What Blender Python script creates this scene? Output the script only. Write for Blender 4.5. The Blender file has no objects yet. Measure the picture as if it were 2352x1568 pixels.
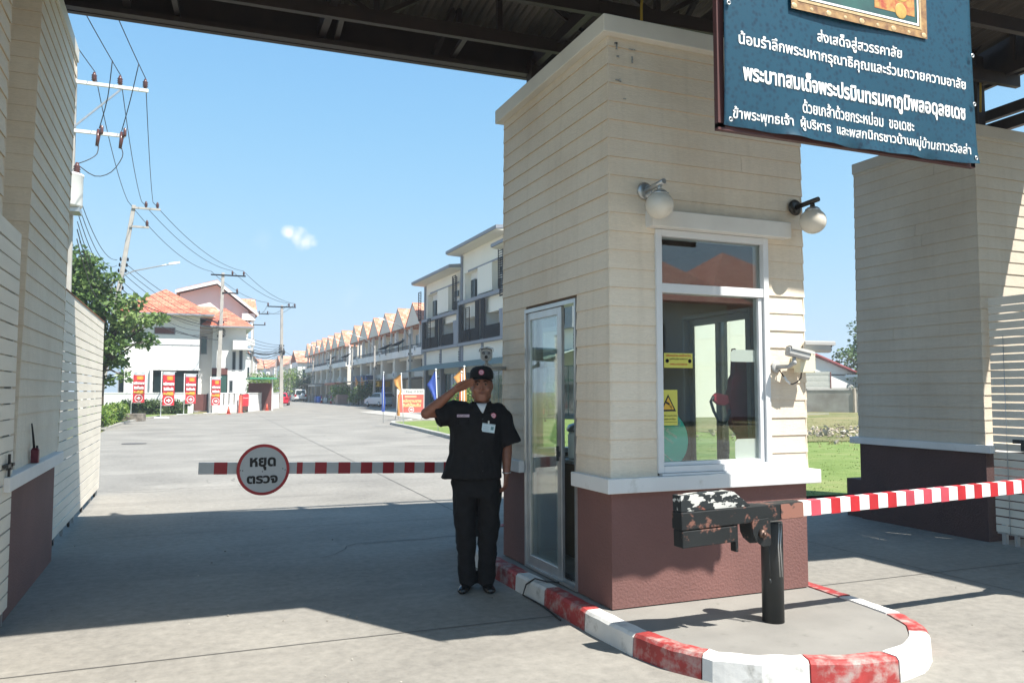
import bpy, bmesh, math, random
from mathutils import Vector, Matrix, noise
R = math.radians
SC = bpy.context.scene
COL = SC.collection
# ---------------------------------------------------------------- camera
CAMH = 1.53
cam = bpy.data.cameras.new("camera"); camo = bpy.data.objects.new("camera", cam); COL.objects.link(camo)
cam.sensor_width = 36.0; cam.lens = 36.0*1829/2352; cam.clip_start = 0.05; cam.clip_end = 6000
camo.location = (0, 0, CAMH); camo.rotation_euler = (R(90+3.63), 0, R(-22.3))
SC.camera = camo
SC.render.resolution_x = 1024; SC.render.resolution_y = 682
# ---------------------------------------------------------------- light
SUN_EL = R(57); SUN_AZ = R(149)      # azimuth clockwise from +Y
W = bpy.data.worlds.new("World"); SC.world = W; W.use_nodes = True
nt = W.node_tree; nt.nodes.clear()
SKYCAP = (2.7, 3.35, 4.1); SKYTINT = (.85, 1.32, 1.85)
out = nt.nodes.new("ShaderNodeOutputWorld"); bg = nt.nodes.new("ShaderNodeBackground")
sky = nt.nodes.new("ShaderNodeTexSky"); sky.sky_type = 'NISHITA'; sky.sun_disc = False
sky.sun_elevation = SUN_EL; sky.sun_rotation = SUN_AZ; sky.altitude = 0
sky.air_density = 1.0; sky.dust_density = .3; sky.ozone_density = 2.0
bg.inputs[1].default_value = 0.132
# soft little fair-weather clouds fixed to sky directions
tc = nt.nodes.new("ShaderNodeTexCoord")
def cdir(px, py):
    f = Vector((math.sin(R(22.3))*math.cos(R(3.63)), math.cos(R(22.3))*math.cos(R(3.63)), math.sin(R(3.63))))
    r = Vector((math.cos(R(22.3)), -math.sin(R(22.3)), 0)); u = r.cross(f)
    return (f + r*(px-1176)/1829 + u*(784-py)/1829).normalized()
def mth(op, a, b=None, clamp=False):
    n = nt.nodes.new("ShaderNodeMath"); n.operation = op; n.use_clamp = clamp
    for i, v in enumerate((a, b)):
        if v is None: continue
        if isinstance(v, (int, float)): n.inputs[i].default_value = v
        else: nt.links.new(v, n.inputs[i])
    return n.outputs[0]
nz = nt.nodes.new("ShaderNodeTexNoise"); nz.inputs["Scale"].default_value = 55; nz.inputs["Detail"].default_value = 6
nt.links.new(tc.outputs["Generated"], nz.inputs["Vector"])
mask = None
for (d, rad, gain) in ((cdir(664, 537), .010, 1.0), (cdir(682, 546), .012, 1.0), (cdir(702, 554), .012, .8), (cdir(718, 558), .007, .5), (cdir(604, 548), .014, .1), (cdir(800, 682), .014, .1)):
    vm = nt.nodes.new("ShaderNodeVectorMath"); vm.operation = 'DISTANCE'; nt.links.new(tc.outputs["Generated"], vm.inputs[0]); vm.inputs[1].default_value = d
    a = mth('SUBTRACT', 1.0, mth('DIVIDE', vm.outputs["Value"], rad))
    a = mth('ADD', a, mth('MULTIPLY', mth('SUBTRACT', nz.outputs[0], .5), 2.0))
    a = mth('MULTIPLY', mth('POWER', mth('MULTIPLY', a, 1.25, True), 1.2), gain)
    mask = a if mask is None else mth('MAXIMUM', mask, a)
mx = nt.nodes.new("ShaderNodeMixRGB"); mx.inputs[2].default_value = (3.9, 4.2, 4.5, 1)
spn = nt.nodes.new("ShaderNodeSeparateColor"); nt.links.new(sky.outputs[0], spn.inputs[0]); cbn = nt.nodes.new("ShaderNodeCombineColor")
for i in range(3):      # soft shoulder so the horizon stays pale blue instead of burning out
    c_ = mth('MULTIPLY', spn.outputs[i], SKYTINT[i]); q_ = mth('POWER', mth('DIVIDE', c_, SKYCAP[i]), 2.0)
    nt.links.new(mth('DIVIDE', c_, mth('SQRT', mth('ADD', q_, 1.0))), cbn.inputs[i])
hs_ = cbn
nt.links.new(mask, mx.inputs[0]); nt.links.new(hs_.outputs[0], mx.inputs[1]); nt.links.new(mx.outputs[0], bg.inputs[0]); nt.links.new(bg.outputs[0], out.inputs[0])
sl = bpy.data.lights.new("sun", 'SUN'); sl.energy = 5.0; sl.angle = R(0.53); sl.color = (1, .95, .87)
so = bpy.data.objects.new("sun", sl); COL.objects.link(so); so.location = (20, -30, 60)
sd = Vector((math.sin(SUN_AZ)*math.cos(SUN_EL), math.cos(SUN_AZ)*math.cos(SUN_EL), math.sin(SUN_EL)))
so.rotation_euler = sd.to_track_quat('Z', 'Y').to_euler()
SC.view_settings.view_transform = 'Standard'; SC.view_settings.look = 'None'
SC.view_settings.exposure = 1.02; SC.view_settings.gamma = 1
SC.cycles.use_denoising = True
SC.cycles.max_bounces = 8; SC.cycles.diffuse_bounces = 5; SC.cycles.transparent_max_bounces = 16
SC.cycles.sample_clamp_indirect = 8

# ---------------------------------------------------------------- materials
MATS = {}
def mat(name, col, rough=.6, metal=0, noise_amt=0, nscale=6, bump=0, bscale=60, col2=None, spec=.5, stretch=(1, 1, 1), trans=0, emit=0, detail=5, n2=None, world=True, thr=None):
    if name in MATS: return MATS[name]
    m = bpy.data.materials.new(name); m.use_nodes = True; t = m.node_tree; b = t.nodes["Principled BSDF"]
    c = tuple(col)+(1,); b.inputs["Base Color"].default_value = c
    b.inputs["Roughness"].default_value = rough; b.inputs["Metallic"].default_value = metal
    b.inputs["Specular IOR Level"].default_value = spec
    L = t.links.new
    geo = t.nodes.new("ShaderNodeNewGeometry") if world else t.nodes.new("ShaderNodeTexCoord")
    src = geo.outputs["Position"] if world else geo.outputs["Object"]
    mp = t.nodes.new("ShaderNodeMapping"); mp.inputs["Scale"].default_value = stretch; L(src, mp.inputs[0])
    if col2 or noise_amt:
        n = t.nodes.new("ShaderNodeTexNoise"); n.inputs["Scale"].default_value = nscale; n.inputs["Detail"].default_value = detail; L(mp.outputs[0], n.inputs["Vector"])
        cr = t.nodes.new("ShaderNodeValToRGB"); L(n.outputs[0], cr.inputs[0])
        if thr: cr.color_ramp.elements[0].position = thr[0]; cr.color_ramp.elements[1].position = thr[1]
        else: cr.color_ramp.elements[0].position = .32; cr.color_ramp.elements[1].position = .68
        c2 = col2 if col2 else tuple(max(0, v*(1-noise_amt)) for v in col)
        cr.color_ramp.elements[0].color = tuple(c2)+(1,); cr.color_ramp.elements[1].color = c
        o = cr.outputs[0]
        if n2:      # (scale, colour, lo, hi) second layer of wear
            q = t.nodes.new("ShaderNodeTexNoise"); q.inputs["Scale"].default_value = n2[0]; q.inputs["Detail"].default_value = 8; q.inputs["Roughness"].default_value = .65; L(mp.outputs[0], q.inputs["Vector"])
            qr = t.nodes.new("ShaderNodeValToRGB"); qr.color_ramp.elements[0].position = n2[2]; qr.color_ramp.elements[1].position = n2[3]; L(q.outputs[0], qr.inputs[0])
            mx = t.nodes.new("ShaderNodeMixRGB"); L(qr.outputs[0], mx.inputs[0]); L(o, mx.inputs[1]); mx.inputs[2].default_value = tuple(n2[1])+(1,); o = mx.outputs[0]
        L(o, b.inputs["Base Color"])
    if bump:
        n = t.nodes.new("ShaderNodeTexNoise"); n.inputs["Scale"].default_value = bscale; n.inputs["Detail"].default_value = 4; L(mp.outputs[0], n.inputs["Vector"])
        bp = t.nodes.new("ShaderNodeBump"); bp.inputs["Strength"].default_value = bump; bp.inputs["Distance"].default_value = .01; L(n.outputs[0], bp.inputs["Height"]); L(bp.outputs[0], b.inputs["Normal"])
    if trans: b.inputs["Transmission Weight"].default_value = trans
    if emit: b.inputs["Emission Color"].default_value = c; b.inputs["Emission Strength"].default_value = emit
    MATS[name] = m; return m
def glass_mat(name, tint=(.8, .86, .86), refl=1.0, alpha=.9):
    m = bpy.data.materials.new(name); m.use_nodes = True; t = m.node_tree; t.nodes.clear()
    o = t.nodes.new("ShaderNodeOutputMaterial"); tr = t.nodes.new("ShaderNodeBsdfTransparent"); tr.inputs[0].default_value = tuple(tint)+(1,)
    gl = t.nodes.new("ShaderNodeBsdfGlossy"); gl.inputs["Roughness"].default_value = .02
    g = t.nodes.new("ShaderNodeNewGeometry"); dt = t.nodes.new("ShaderNodeVectorMath"); dt.operation = 'DOT_PRODUCT'; t.links.new(g.outputs["Normal"], dt.inputs[0]); t.links.new(g.outputs["Incoming"], dt.inputs[1])
    ab = t.nodes.new("ShaderNodeMath"); ab.operation = 'ABSOLUTE'; t.links.new(dt.outputs["Value"], ab.inputs[0]); om = t.nodes.new("ShaderNodeMath"); om.operation = 'SUBTRACT'; om.inputs[0].default_value = 1; t.links.new(ab.outputs[0], om.inputs[1])
    fr = t.nodes.new("ShaderNodeMath"); fr.operation = 'POWER'; fr.inputs[1].default_value = 4; t.links.new(om.outputs[0], fr.inputs[0])
    mu = t.nodes.new("ShaderNodeMath"); mu.operation = 'MULTIPLY_ADD'; mu.inputs[1].default_value = 1.0*refl; mu.inputs[2].default_value = .045*refl; mu.use_clamp = True
    mxs = t.nodes.new("ShaderNodeMixShader"); t.links.new(fr.outputs[0], mu.inputs[0]); t.links.new(mu.outputs[0], mxs.inputs[0]); t.links.new(tr.outputs[0], mxs.inputs[1]); t.links.new(gl.outputs[0], mxs.inputs[2]); t.links.new(mxs.outputs[0], o.inputs[0])
    MATS[name] = m; return m

def wood_siding(name, col, dirt):
    """painted fibre-cement board: embossed wood grain, chalky stains"""
    m = bpy.data.materials.new(name); m.use_nodes = True; t = m.node_tree; b = t.nodes["Principled BSDF"]; L = t.links.new
    g = t.nodes.new("ShaderNodeNewGeometry"); mp = t.nodes.new("ShaderNodeMapping"); mp.inputs["Scale"].default_value = (1.2, 1.2, 16); L(g.outputs["Position"], mp.inputs[0])
    n = t.nodes.new("ShaderNodeTexNoise"); n.inputs["Scale"].default_value = 3.0; n.inputs["Detail"].default_value = 3; n.inputs["Distortion"].default_value = 1.2; L(mp.outputs[0], n.inputs["Vector"])
    w = t.nodes.new("ShaderNodeMath"); w.operation = 'MULTIPLY'; w.inputs[1].default_value = 55; L(n.outputs[0], w.inputs[0])
    s = t.nodes.new("ShaderNodeMath"); s.operation = 'SINE'; L(w.outputs[0], s.inputs[0])
    bp = t.nodes.new("ShaderNodeBump"); bp.inputs["Strength"].default_value = .22; bp.inputs["Distance"].default_value = .004; L(s.outputs[0], bp.inputs["Height"]); L(bp.outputs[0], b.inputs["Normal"])
    n2 = t.nodes.new("ShaderNodeTexNoise"); n2.inputs["Scale"].default_value = 1.3; n2.inputs["Detail"].default_value = 7; L(g.outputs["Position"], n2.inputs["Vector"])
    cr = t.nodes.new("ShaderNodeValToRGB"); cr.color_ramp.elements[0].position = .3; cr.color_ramp.elements[1].position = .62
    cr.color_ramp.elements[0].color = tuple(dirt)+(1,); cr.color_ramp.elements[1].color = tuple(col)+(1,); L(n2.outputs[0], cr.inputs[0])
    mx = t.nodes.new("ShaderNodeMixRGB"); mx.blend_type = 'MULTIPLY'; mx.inputs[0].default_value = .1
    sr = t.nodes.new("ShaderNodeMapRange"); sr.inputs[1].default_value = -1; L(s.outputs[0], sr.inputs[0]); L(cr.outputs[0], mx.inputs[1]); L(sr.outputs[0], mx.inputs[2]); L(mx.outputs[0], b.inputs["Base Color"])
    mp3 = t.nodes.new("ShaderNodeMapping"); mp3.inputs["Scale"].default_value = (9, 9, .55); L(g.outputs["Position"], mp3.inputs[0]); n3 = t.nodes.new("ShaderNodeTexNoise"); n3.inputs["Scale"].default_value = 1.6; n3.inputs["Detail"].default_value = 6; L(mp3.outputs[0], n3.inputs["Vector"])
    r3 = t.nodes.new("ShaderNodeMapRange"); r3.inputs[1].default_value = .5; r3.inputs[2].default_value = .75; r3.inputs[3].default_value = 0; r3.inputs[4].default_value = .13; L(n3.outputs[0], r3.inputs[0])
    m3 = t.nodes.new("ShaderNodeMixRGB"); m3.inputs[2].default_value = (.3, .24, .17, 1); L(r3.outputs[0], m3.inputs[0]); L(mx.outputs[0], m3.inputs[1]); L(m3.outputs[0], b.inputs["Base Color"])
    b.inputs["Roughness"].default_value = .62; MATS[name] = m; return m

# ---------------------------------------------------------------- objects
def tag(o, label=None, cat=None, group=None, kind=None):
    if label: o['label'] = label
    if cat: o['category'] = cat
    if group: o['group'] = group
    if kind: o['kind'] = kind
    return o
def empty(name, loc=(0, 0, 0), label=None, cat=None, group=None, rz=0):
    o = bpy.data.objects.new(name, None); COL.objects.link(o); o.location = loc; o.rotation_euler = (0, 0, rz); o.empty_display_size = .2
    return tag(o, label, cat, group)
def org(p):
    v = Vector((0, 0, 0))
    while p is not None: v += Vector(p.location); p = p.parent
    return v
class MB:
    """collects polygons (world or local coordinates) into one mesh object"""
    def __init__(s): s.v = []; s.f = []; s.m = []; s.sm = []
    def add(s, vs, fs, mi=0, smooth=False):
        k = len(s.v); s.v += [Vector(p) for p in vs]
        for f in fs: s.f.append([k+i for i in f]); s.m.append(mi); s.sm.append(smooth)
        return s
    def quad(s, a, b, c, d, mi=0): return s.add([a, b, c, d], [(0, 1, 2, 3)], mi)
    def box(s, x0, y0, z0, x1, y1, z1, mi=0, M=None):
        vs = [(x, y, z) for z in (z0, z1) for y in (y0, y1) for x in (x0, x1)]
        if M is not None: vs = [M @ Vector(v) for v in vs]
        return s.add(vs, [(0, 2, 3, 1), (4, 5, 7, 6), (0, 1, 5, 4), (2, 6, 7, 3), (0, 4, 6, 2), (1, 3, 7, 5)], mi)
    def cbox(s, c, sz, mi=0, M=None):
        return s.box(c[0]-sz[0]/2, c[1]-sz[1]/2, c[2]-sz[2]/2, c[0]+sz[0]/2, c[1]+sz[1]/2, c[2]+sz[2]/2, mi, M)
    def bar(s, a, b, w, h, mi=0, up=(0, 0, 1)):
        a, b = Vector(a), Vector(b); d = (b-a); L = d.length; d.normalize(); u = Vector(up)
        if abs(d.dot(u)) > .98: u = Vector((1, 0, 0))
        x = d.cross(u).normalized(); y = x.cross(d)
        vs = [a+x*i*w/2+y*j*h/2 for i, j in ((-1, -1), (1, -1), (1, 1), (-1, 1))]; vs += [v+d*L for v in vs]
        return s.add(vs, [(3, 2, 1, 0), (4, 5, 6, 7), (0, 1, 5, 4), (1, 2, 6, 5), (2, 3, 7, 6), (3, 0, 4, 7)], mi)
    def tube(s, pts, r, n=8, mi=0, cap=True, smooth=True):
        pts = [Vector(p) for p in pts]; rs = r if isinstance(r, (list, tuple)) else [r]*len(pts)
        vs = []; fs = []; px = None
        for i, p in enumerate(pts):
            d = (pts[min(i+1, len(pts)-1)]-pts[max(i-1, 0)]).normalized()
            if px is None:
                u = Vector((0, 0, 1)) if abs(d.z) < .95 else Vector((1, 0, 0)); px = d.cross(u).normalized()
            else: px = (px-d*px.dot(d)).normalized()
            y = px.cross(d)
            for k in range(n):
                a = 2*math.pi*k/n; vs.append(p+px*math.cos(a)*rs[i]+y*math.sin(a)*rs[i])
        for i in range(len(pts)-1):
            for k in range(n): fs.append((i*n+k, i*n+(k+1) % n, (i+1)*n+(k+1) % n, (i+1)*n+k))
        k0 = len(s.v); s.add(vs, fs, mi, smooth)
        if cap:
            s.f.append([k0+k for k in range(n)][::-1]); s.m.append(mi); s.sm.append(False)
            s.f.append([k0+(len(pts)-1)*n+k for k in range(n)]); s.m.append(mi); s.sm.append(False)
        return s
    def loft(s, rings, mi=0, smooth=True, cap=True):
        n = len(rings[0]); vs = [p for r in rings for p in r]; fs = []
        for i in range(len(rings)-1):
            for k in range(n): fs.append((i*n+k, i*n+(k+1) % n, (i+1)*n+(k+1) % n, (i+1)*n+k))
        k0 = len(s.v); s.add(vs, fs, mi, smooth)
        if cap:
            s.f.append([k0+k for k in range(n)][::-1]); s.m.append(mi); s.sm.append(smooth)
            s.f.append([k0+(len(rings)-1)*n+k for k in range(n)]); s.m.append(mi); s.sm.append(smooth)
        return s
    def lathe(s, prof, c=(0, 0, 0), n=20, mi=0, axis='Z', smooth=True):
        rings = []
        for r, h in prof:
            ring = []
            for k in range(n):
                a = 2*math.pi*k/n; x, y = r*math.cos(a), r*math.sin(a)
                ring.append(Vector(c)+(Vector((x, y, h)) if axis == 'Z' else Vector((x, h, y)) if axis == 'Y' else Vector((h, x, y))))
            rings.append(ring)
        return s.loft(rings, mi, smooth)
    def ball(s, c, r, n=16, mi=0, sz=(1, 1, 1)):
        rings = []
        for i in range(n//2+1):
            a = math.pi*i/(n//2); q = max(math.sin(a), .001)
            rings.append([Vector(c)+Vector((r*sz[0]*q*math.cos(2*math.pi*k/n), r*sz[1]*q*math.sin(2*math.pi*k/n), -r*sz[2]*math.cos(a))) for k in range(n)])
        return s.loft(rings, mi, True)
    def prism(s, poly, d, mi=0):
        """closed polygon (3d points) extruded along vector d"""
        n = len(poly); poly = [Vector(p) for p in poly]; d = Vector(d)
        vs = poly+[p+d for p in poly]
        return s.add(vs, [tuple(range(n))[::-1], tuple(range(n, 2*n))]+[(i, (i+1) % n, n+(i+1) % n, n+i) for i in range(n)], mi)
    def build(s, name, mats, parent=None, bevel=0, label=None, cat=None, group=None, kind=None, recalc=True, local=False):
        me = bpy.data.meshes.new(name); o_ = Vector((0, 0, 0)) if (parent is None or local) else org(parent)
        me.from_pydata([tuple(v-o_) for v in s.v], [], s.f)
        if not isinstance(mats, (list, tuple)): mats = [mats]
        for m in mats: me.materials.append(m)
        for p, mi, sm in zip(me.polygons, s.m, s.sm): p.material_index = mi; p.use_smooth = sm
        if recalc:
            bm = bmesh.new(); bm.from_mesh(me); bmesh.ops.recalc_face_normals(bm, faces=bm.faces); bm.to_mesh(me); bm.free()
        o = bpy.data.objects.new(name, me); COL.objects.link(o)
        if parent is not None: o.parent = parent
        if bevel:
            md = o.modifiers.new("bevel", 'BEVEL'); md.width = bevel; md.segments = 2; md.limit_method = 'ANGLE'; md.angle_limit = R(40)
        return tag(o, label, cat, group, kind)
def copy_tree(o, parent=None):
    c = o.copy(); COL.objects.link(c)
    if parent is not None: c.parent = parent
    for ch in [q for q in bpy.data.objects if q.parent == o]: copy_tree(ch, c)
    return c
DG = None
def text(body, w, m, origin, xdir, ydir, name='lettering', parent=None, h=None, bold=.0, thick=.0, align='CENTER', shear=0):
    """real letters as flat mesh: centred at origin, total width w (or height h), in the plane xdir/ydir"""
    c = bpy.data.curves.new('txt', 'FONT'); c.body = body; c.align_x = 'CENTER'; c.align_y = 'CENTER'; c.fill_mode = 'BOTH'; c.resolution_u = 3
    c.extrude = .01; c.bevel_depth = .014+bold; c.bevel_resolution = 0; c.shear = shear
    o = bpy.data.objects.new('txt', c); COL.objects.link(o); bpy.context.view_layer.update()
    me = bpy.data.meshes.new_from_object(o.evaluated_get(bpy.context.evaluated_depsgraph_get()))
    bpy.data.objects.remove(o)
    xs = [v.co.x for v in me.vertices]; ys = [v.co.y for v in me.vertices]
    if not xs: return None
    x0, x1, y0, y1 = min(xs), max(xs), min(ys), max(ys)
    sx = w/(x1-x0) if w else None; sy = h/(y1-y0) if h else sx
    if sx is None: sx = sy
    X = Vector(xdir).normalized(); Y = Vector(ydir).normalized(); N = X.cross(Y); O = Vector(origin)
    po = Vector((0, 0, 0)) if parent is None else org(parent)
    for v in me.vertices:
        p = O+X*(v.co.x-(x0+x1)/2)*sx+Y*(v.co.y-(y0+y1)/2)*sy+N*(v.co.z*.02*min(sx, sy)+.0015+thick)
        v.co = p-po
    me.materials.clear(); me.materials.append(m)
    ob = bpy.data.objects.new(name, me); COL.objects.link(ob); ob.parent = parent
    return ob
def struct(o): o['kind'] = 'structure'; return o
# ---------------------------------------------------------------- common materials
M = {}
M['siding'] = wood_siding('siding_paint', (.80, .70, .565), (.70, .585, .45))
M['siding_r'] = wood_siding('shade_toned_siding', (.62, .55, .45), (.54, .465, .37))  # right pillar boards: their shade is put into a darker base colour
M['caulk'] = mat('siding_lap', (.58, .43, .27), .8, noise_amt=.3, nscale=3)
M['white'] = mat('white_paint', (.72, .72, .71), .5, noise_amt=.12, nscale=2.5, bump=.06, bscale=30, n2=(5, (.45, .44, .4), .6, .8))
M['maroon'] = mat('maroon_render', (.19, .09, .08), .75, noise_amt=.22, nscale=2, bump=.55, bscale=55)
M['slat'] = mat('cream_slat_paint', (.76, .7, .6), .55, noise_amt=.12, nscale=1.6, stretch=(1, 1, 4))
M['steel_dk'] = mat('dark_steel_paint', (.032, .018, .015), .6, noise_amt=.4, nscale=5, bump=.1)
M['roofsheet'] = mat('roof_sheet_underside', (.13, .10, .075), .5, metal=.3, noise_amt=.5, nscale=1.5, stretch=(4, .6, 1))
M['alu'] = mat('aluminium', (.52, .53, .53), .35, metal=.75, noise_amt=.15, nscale=8)
M['alu_w'] = mat('aluminium_white', (.68, .69, .7), .4, noise_amt=.08, nscale=5)
M['glass'] = glass_mat('window_glass', (.92, .95, .93), 1.9)
M['glass_clear'] = glass_mat('door_glass', (.93, .97, .95), 1.5)
M['inner'] = mat('booth_lining', (.15, .105, .075), .8, noise_amt=.3, nscale=3)
M['conc'] = mat('island_concrete', (.25, .24, .22), .88, noise_amt=.22, nscale=2.2, bump=.15, bscale=45, n2=(9, (.15, .145, .13), .6, .78))
M['black'] = mat('black_paint', (.018, .022, .024), .45, noise_amt=.3, nscale=9)
M['rust_black'] = mat('worn_black_paint', (.016, .019, .02), .55, spec=.3, col2=(.012, .014, .015), nscale=4, bump=.08, bscale=40, n2=(11, (.17, .08, .06), .56, .62))
M['peel'] = mat('peeling_black_paint', (.02, .024, .026), .5, col2=(.5, .5, .47), spec=.3, nscale=19, detail=8, thr=(.47, .485), bump=.15, bscale=20, stretch=(.7, 1, 1.3), n2=(9, (.19, .07, .05), .6, .63))
M['rusty'] = mat('bare_red_primer', (.24, .105, .075), .7, col2=(.03, .025, .025), nscale=10, detail=8, thr=(.42, .47))
M['red'] = mat('red_paint', (.5, .02, .028), .5, noise_amt=.25, nscale=6)
M['redfade'] = mat('faded_red_paint', (.55, .07, .1), .5, noise_amt=.3, nscale=7)
M['rubber'] = mat('black_rubber', (.012, .012, .013), .6)
M['dark'] = mat('dark_infill', (.01, .012, .014), .5)
M['kerb_w'] = mat('kerb_white', (.66, .65, .62), .7, noise_amt=.1, nscale=7, bump=.25, bscale=22, n2=(8, (.28, .27, .24), .55, .75))
M['kerb_r'] = mat('kerb_red', (.42, .045, .042), .7, noise_amt=.45, nscale=5, bump=.3, bscale=22, n2=(9, (.4, .32, .29), .46, .66))

# ---------------------------------------------------------------- ground
def concrete_road():
    m = bpy.data.materials.new('road_concrete'); m.use_nodes = True; t = m.node_tree; b = t.nodes["Principled BSDF"]; L = t.links.new
    g = t.nodes.new("ShaderNodeNewGeometry"); P = g.outputs["Position"]
    def nz(s, d=6, st=(1, 1, 1), rough=.55):
        mp = t.nodes.new("ShaderNodeMapping"); mp.inputs["Scale"].default_value = st; L(P, mp.inputs[0])
        n = t.nodes.new("ShaderNodeTexNoise"); n.inputs["Scale"].default_value = s; n.inputs["Detail"].default_value = d; n.inputs["Roughness"].default_value = rough; L(mp.outputs[0], n.inputs["Vector"]); return n.outputs[0]
    def ramp(v, p0, p1, c0, c1):
        r = t.nodes.new("ShaderNodeValToRGB"); r.color_ramp.elements[0].position = p0; r.color_ramp.elements[1].position = p1; r.color_ramp.elements[0].color = c0+(1,); r.color_ramp.elements[1].color = c1+(1,); L(v, r.inputs[0]); return r.outputs[0]
    def mix(f, a, c, mode='MIX'):
        x = t.nodes.new("ShaderNodeMixRGB"); x.blend_type = mode
        if isinstance(f, float): x.inputs[0].default_value = f
        else: L(f, x.inputs[0])
        L(a, x.inputs[1])
        if isinstance(c, tuple): x.inputs[2].default_value = c+(1,)
        else: L(c, x.inputs[2])
        return x.outputs[0]
    base = ramp(nz(.55, 8), .3, .7, (.165, .157, .142), (.295, .28, .25))
    base = mix(.33, base, ramp(nz(13, 8, rough=.7), .3, .7, (.11, .105, .095), (.37, .35, .31)))
    base = mix(ramp(nz(.8, 6, (.35, 1.6, 1)), .56, .72, (0, 0, 0), (.5, .5, .5)), base, (.14, .132, .12))      # traffic dirt, drawn out along X
    base = mix(ramp(nz(38, 4, rough=.8), .60, .72, (0, 0, 0), (.65, .65, .65)), base, (.08, .075, .07))               # grit
    base = mix(ramp(nz(1.1, 8, (1, 1, 1), .7), .64, .70, (0, 0, 0), (.45, .45, .45)), base, (.36, .345, .31))     # pale scraped patches
    L(base, b.inputs["Base Color"]); b.inputs["Roughness"].default_value = .88; b.inputs["Specular IOR Level"].default_value = .3
    bp = t.nodes.new("ShaderNodeBump"); bp.inputs["Strength"].default_value = .35; bp.inputs["Distance"].default_value = .004; L(nz(90, 3), bp.inputs["Height"]); L(bp.outputs[0], b.inputs["Normal"])
    return m
def grass_mat(name, a, c, d, s=1.0):
    m = bpy.data.materials.new(name); m.use_nodes = True; t = m.node_tree; b = t.nodes["Principled BSDF"]; L = t.links.new
    g = t.nodes.new("ShaderNodeNewGeometry")
    n = t.nodes.new("ShaderNodeTexNoise"); n.inputs["Scale"].default_value = .55*s; n.inputs["Detail"].default_value = 10; n.inputs["Roughness"].default_value = .72; L(g.outputs["Position"], n.inputs["Vector"])
    cr = t.nodes.new("ShaderNodeValToRGB"); e = cr.color_ramp.elements; e[0].position = .36; e[0].color = tuple(a)+(1,); e[1].position = .66; e[1].color = tuple(d)+(1,); q = e.new(.5); q.color = tuple(c)+(1,); L(n.outputs[0], cr.inputs[0])
    L(cr.outputs[0], b.inputs["Base Color"]); b.inputs["Roughness"].default_value = .9; b.inputs["Specular IOR Level"].default_value = .15
    n2 = t.nodes.new("ShaderNodeTexNoise"); n2.inputs["Scale"].default_value = 30; n2.inputs["Detail"].default_value = 6; L(g.outputs["Position"], n2.inputs["Vector"])
    bp = t.nodes.new("ShaderNodeBump"); bp.inputs["Strength"].default_value = .9; bp.inputs["Distance"].default_value = .05; L(n2.outputs[0], bp.inputs["Height"]); L(bp.outputs[0], b.inputs["Normal"]); return m
M['road'] = concrete_road()
M['lawn'] = grass_mat('lawn_grass', (.13, .19, .05), (.17, .235, .07), (.25, .27, .11))
M['scrub'] = grass_mat('dry_field', (.10, .13, .04), (.2, .19, .09), (.3, .24, .14), .6)
M['pave'] = mat('forecourt_concrete', (.4, .385, .35), .85, noise_amt=.15, nscale=.8, bump=.1)
M['joint'] = mat('joint_sealant', (.085, .08, .075), .8, noise_amt=.4, nscale=3)
def sheet(name, poly, z, m):
    mb = MB(); mb.add([(x, y, z) for x, y in poly], [tuple(range(len(poly)))]); o = mb.build(name, m, recalc=False)
    if o.data.polygons[0].normal.z < 0: o.data.flip_normals()
    return struct(o)
sheet('ground', [(-1800, -1800), (1800, -1800), (1800, 2600), (-1800, 2600)], -.03, M['scrub'])
sheet('road', [(-8, -14), (16, -14), (16, 8.9), (8.2, 9.15), (7.2, 9.9), (6.8, 11.5), (7.0, 15), (7.45, 20), (8.05, 25), (8.7, 32), (9.0, 37), (9.6, 39.3), (11.5, 41), (15, 41.7), (60, 41.7), (60, 47), (26, 47), (19.4, 48),
     (19.4, 260), (12.3, 260), (10.8, 100), (8.6, 80), (5.3, 68), (3.9, 62.2), (2.2, 58.6), (.6, 56.6), (-1.2, 53.2), (-2.1, 49), (-2.6, 43), (-2.9, 37), (-2.9, 8), (-8, 8)], 0, M['road'])
sheet('lawn', [(8.2, 9.15), (60, 6), (60, 38), (44, 40), (15, 41.4), (11.5, 40.7), (9.75, 39.1), (9.2, 37), (8.9, 32), (8.25, 25), (7.65, 20), (7.2, 15), (7.0, 11.5), (7.4, 10)], .03, M['lawn'])
sheet('forecourt_paving', [(12.2, 42.2), (30, 42.2), (30, 140), (19.2, 140), (18.4, 72), (12.2, 60)], .02, M['pave'])
# rough strip of rubble across the vacant plot
sheet('field', [(17, 19), (60, 7), (75, 32), (43.2, 46.2), (33, 44), (24, 36), (18.5, 28)], .055, M['scrub'])
def kerb(name, pts, w, h, m, step=1.0):
    """kerb of separate stones along a polyline (inner side to the left)"""
    mb = MB()
    for a, b in zip(pts[:-1], pts[1:]):
        a = Vector((a[0], a[1], 0)); b = Vector((b[0], b[1], 0)); d = (b-a); L = d.length; d.normalize(); n = Vector((-d.y, d.x, 0)); k = max(1, round(L/step))
        for i in range(k):
            p = a+d*(L*i/k+.008); q = a+d*(L*(i+1)/k-.008); hh = h*(1+random.Random(i+int(a.y*7)).uniform(-.04, .04))
            mb.prism([p, q, q+n*w, p+n*w], (0, 0, hh))
    return struct(mb.build(name, m))
M['kerbstone'] = mat('kerb_stone', (.4, .385, .35), .85, noise_amt=.3, nscale=3, bump=.2)
kerb('kerb', [(8.2, 9.15), (7.2, 9.9), (6.8, 11.5), (7.0, 15), (7.45, 20), (8.05, 25), (8.7, 32), (9.0, 37), (9.6, 39.3), (11.5, 41), (15, 41.7), (40, 41.7)][::-1], .2, .11, M['kerbstone'])
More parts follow.
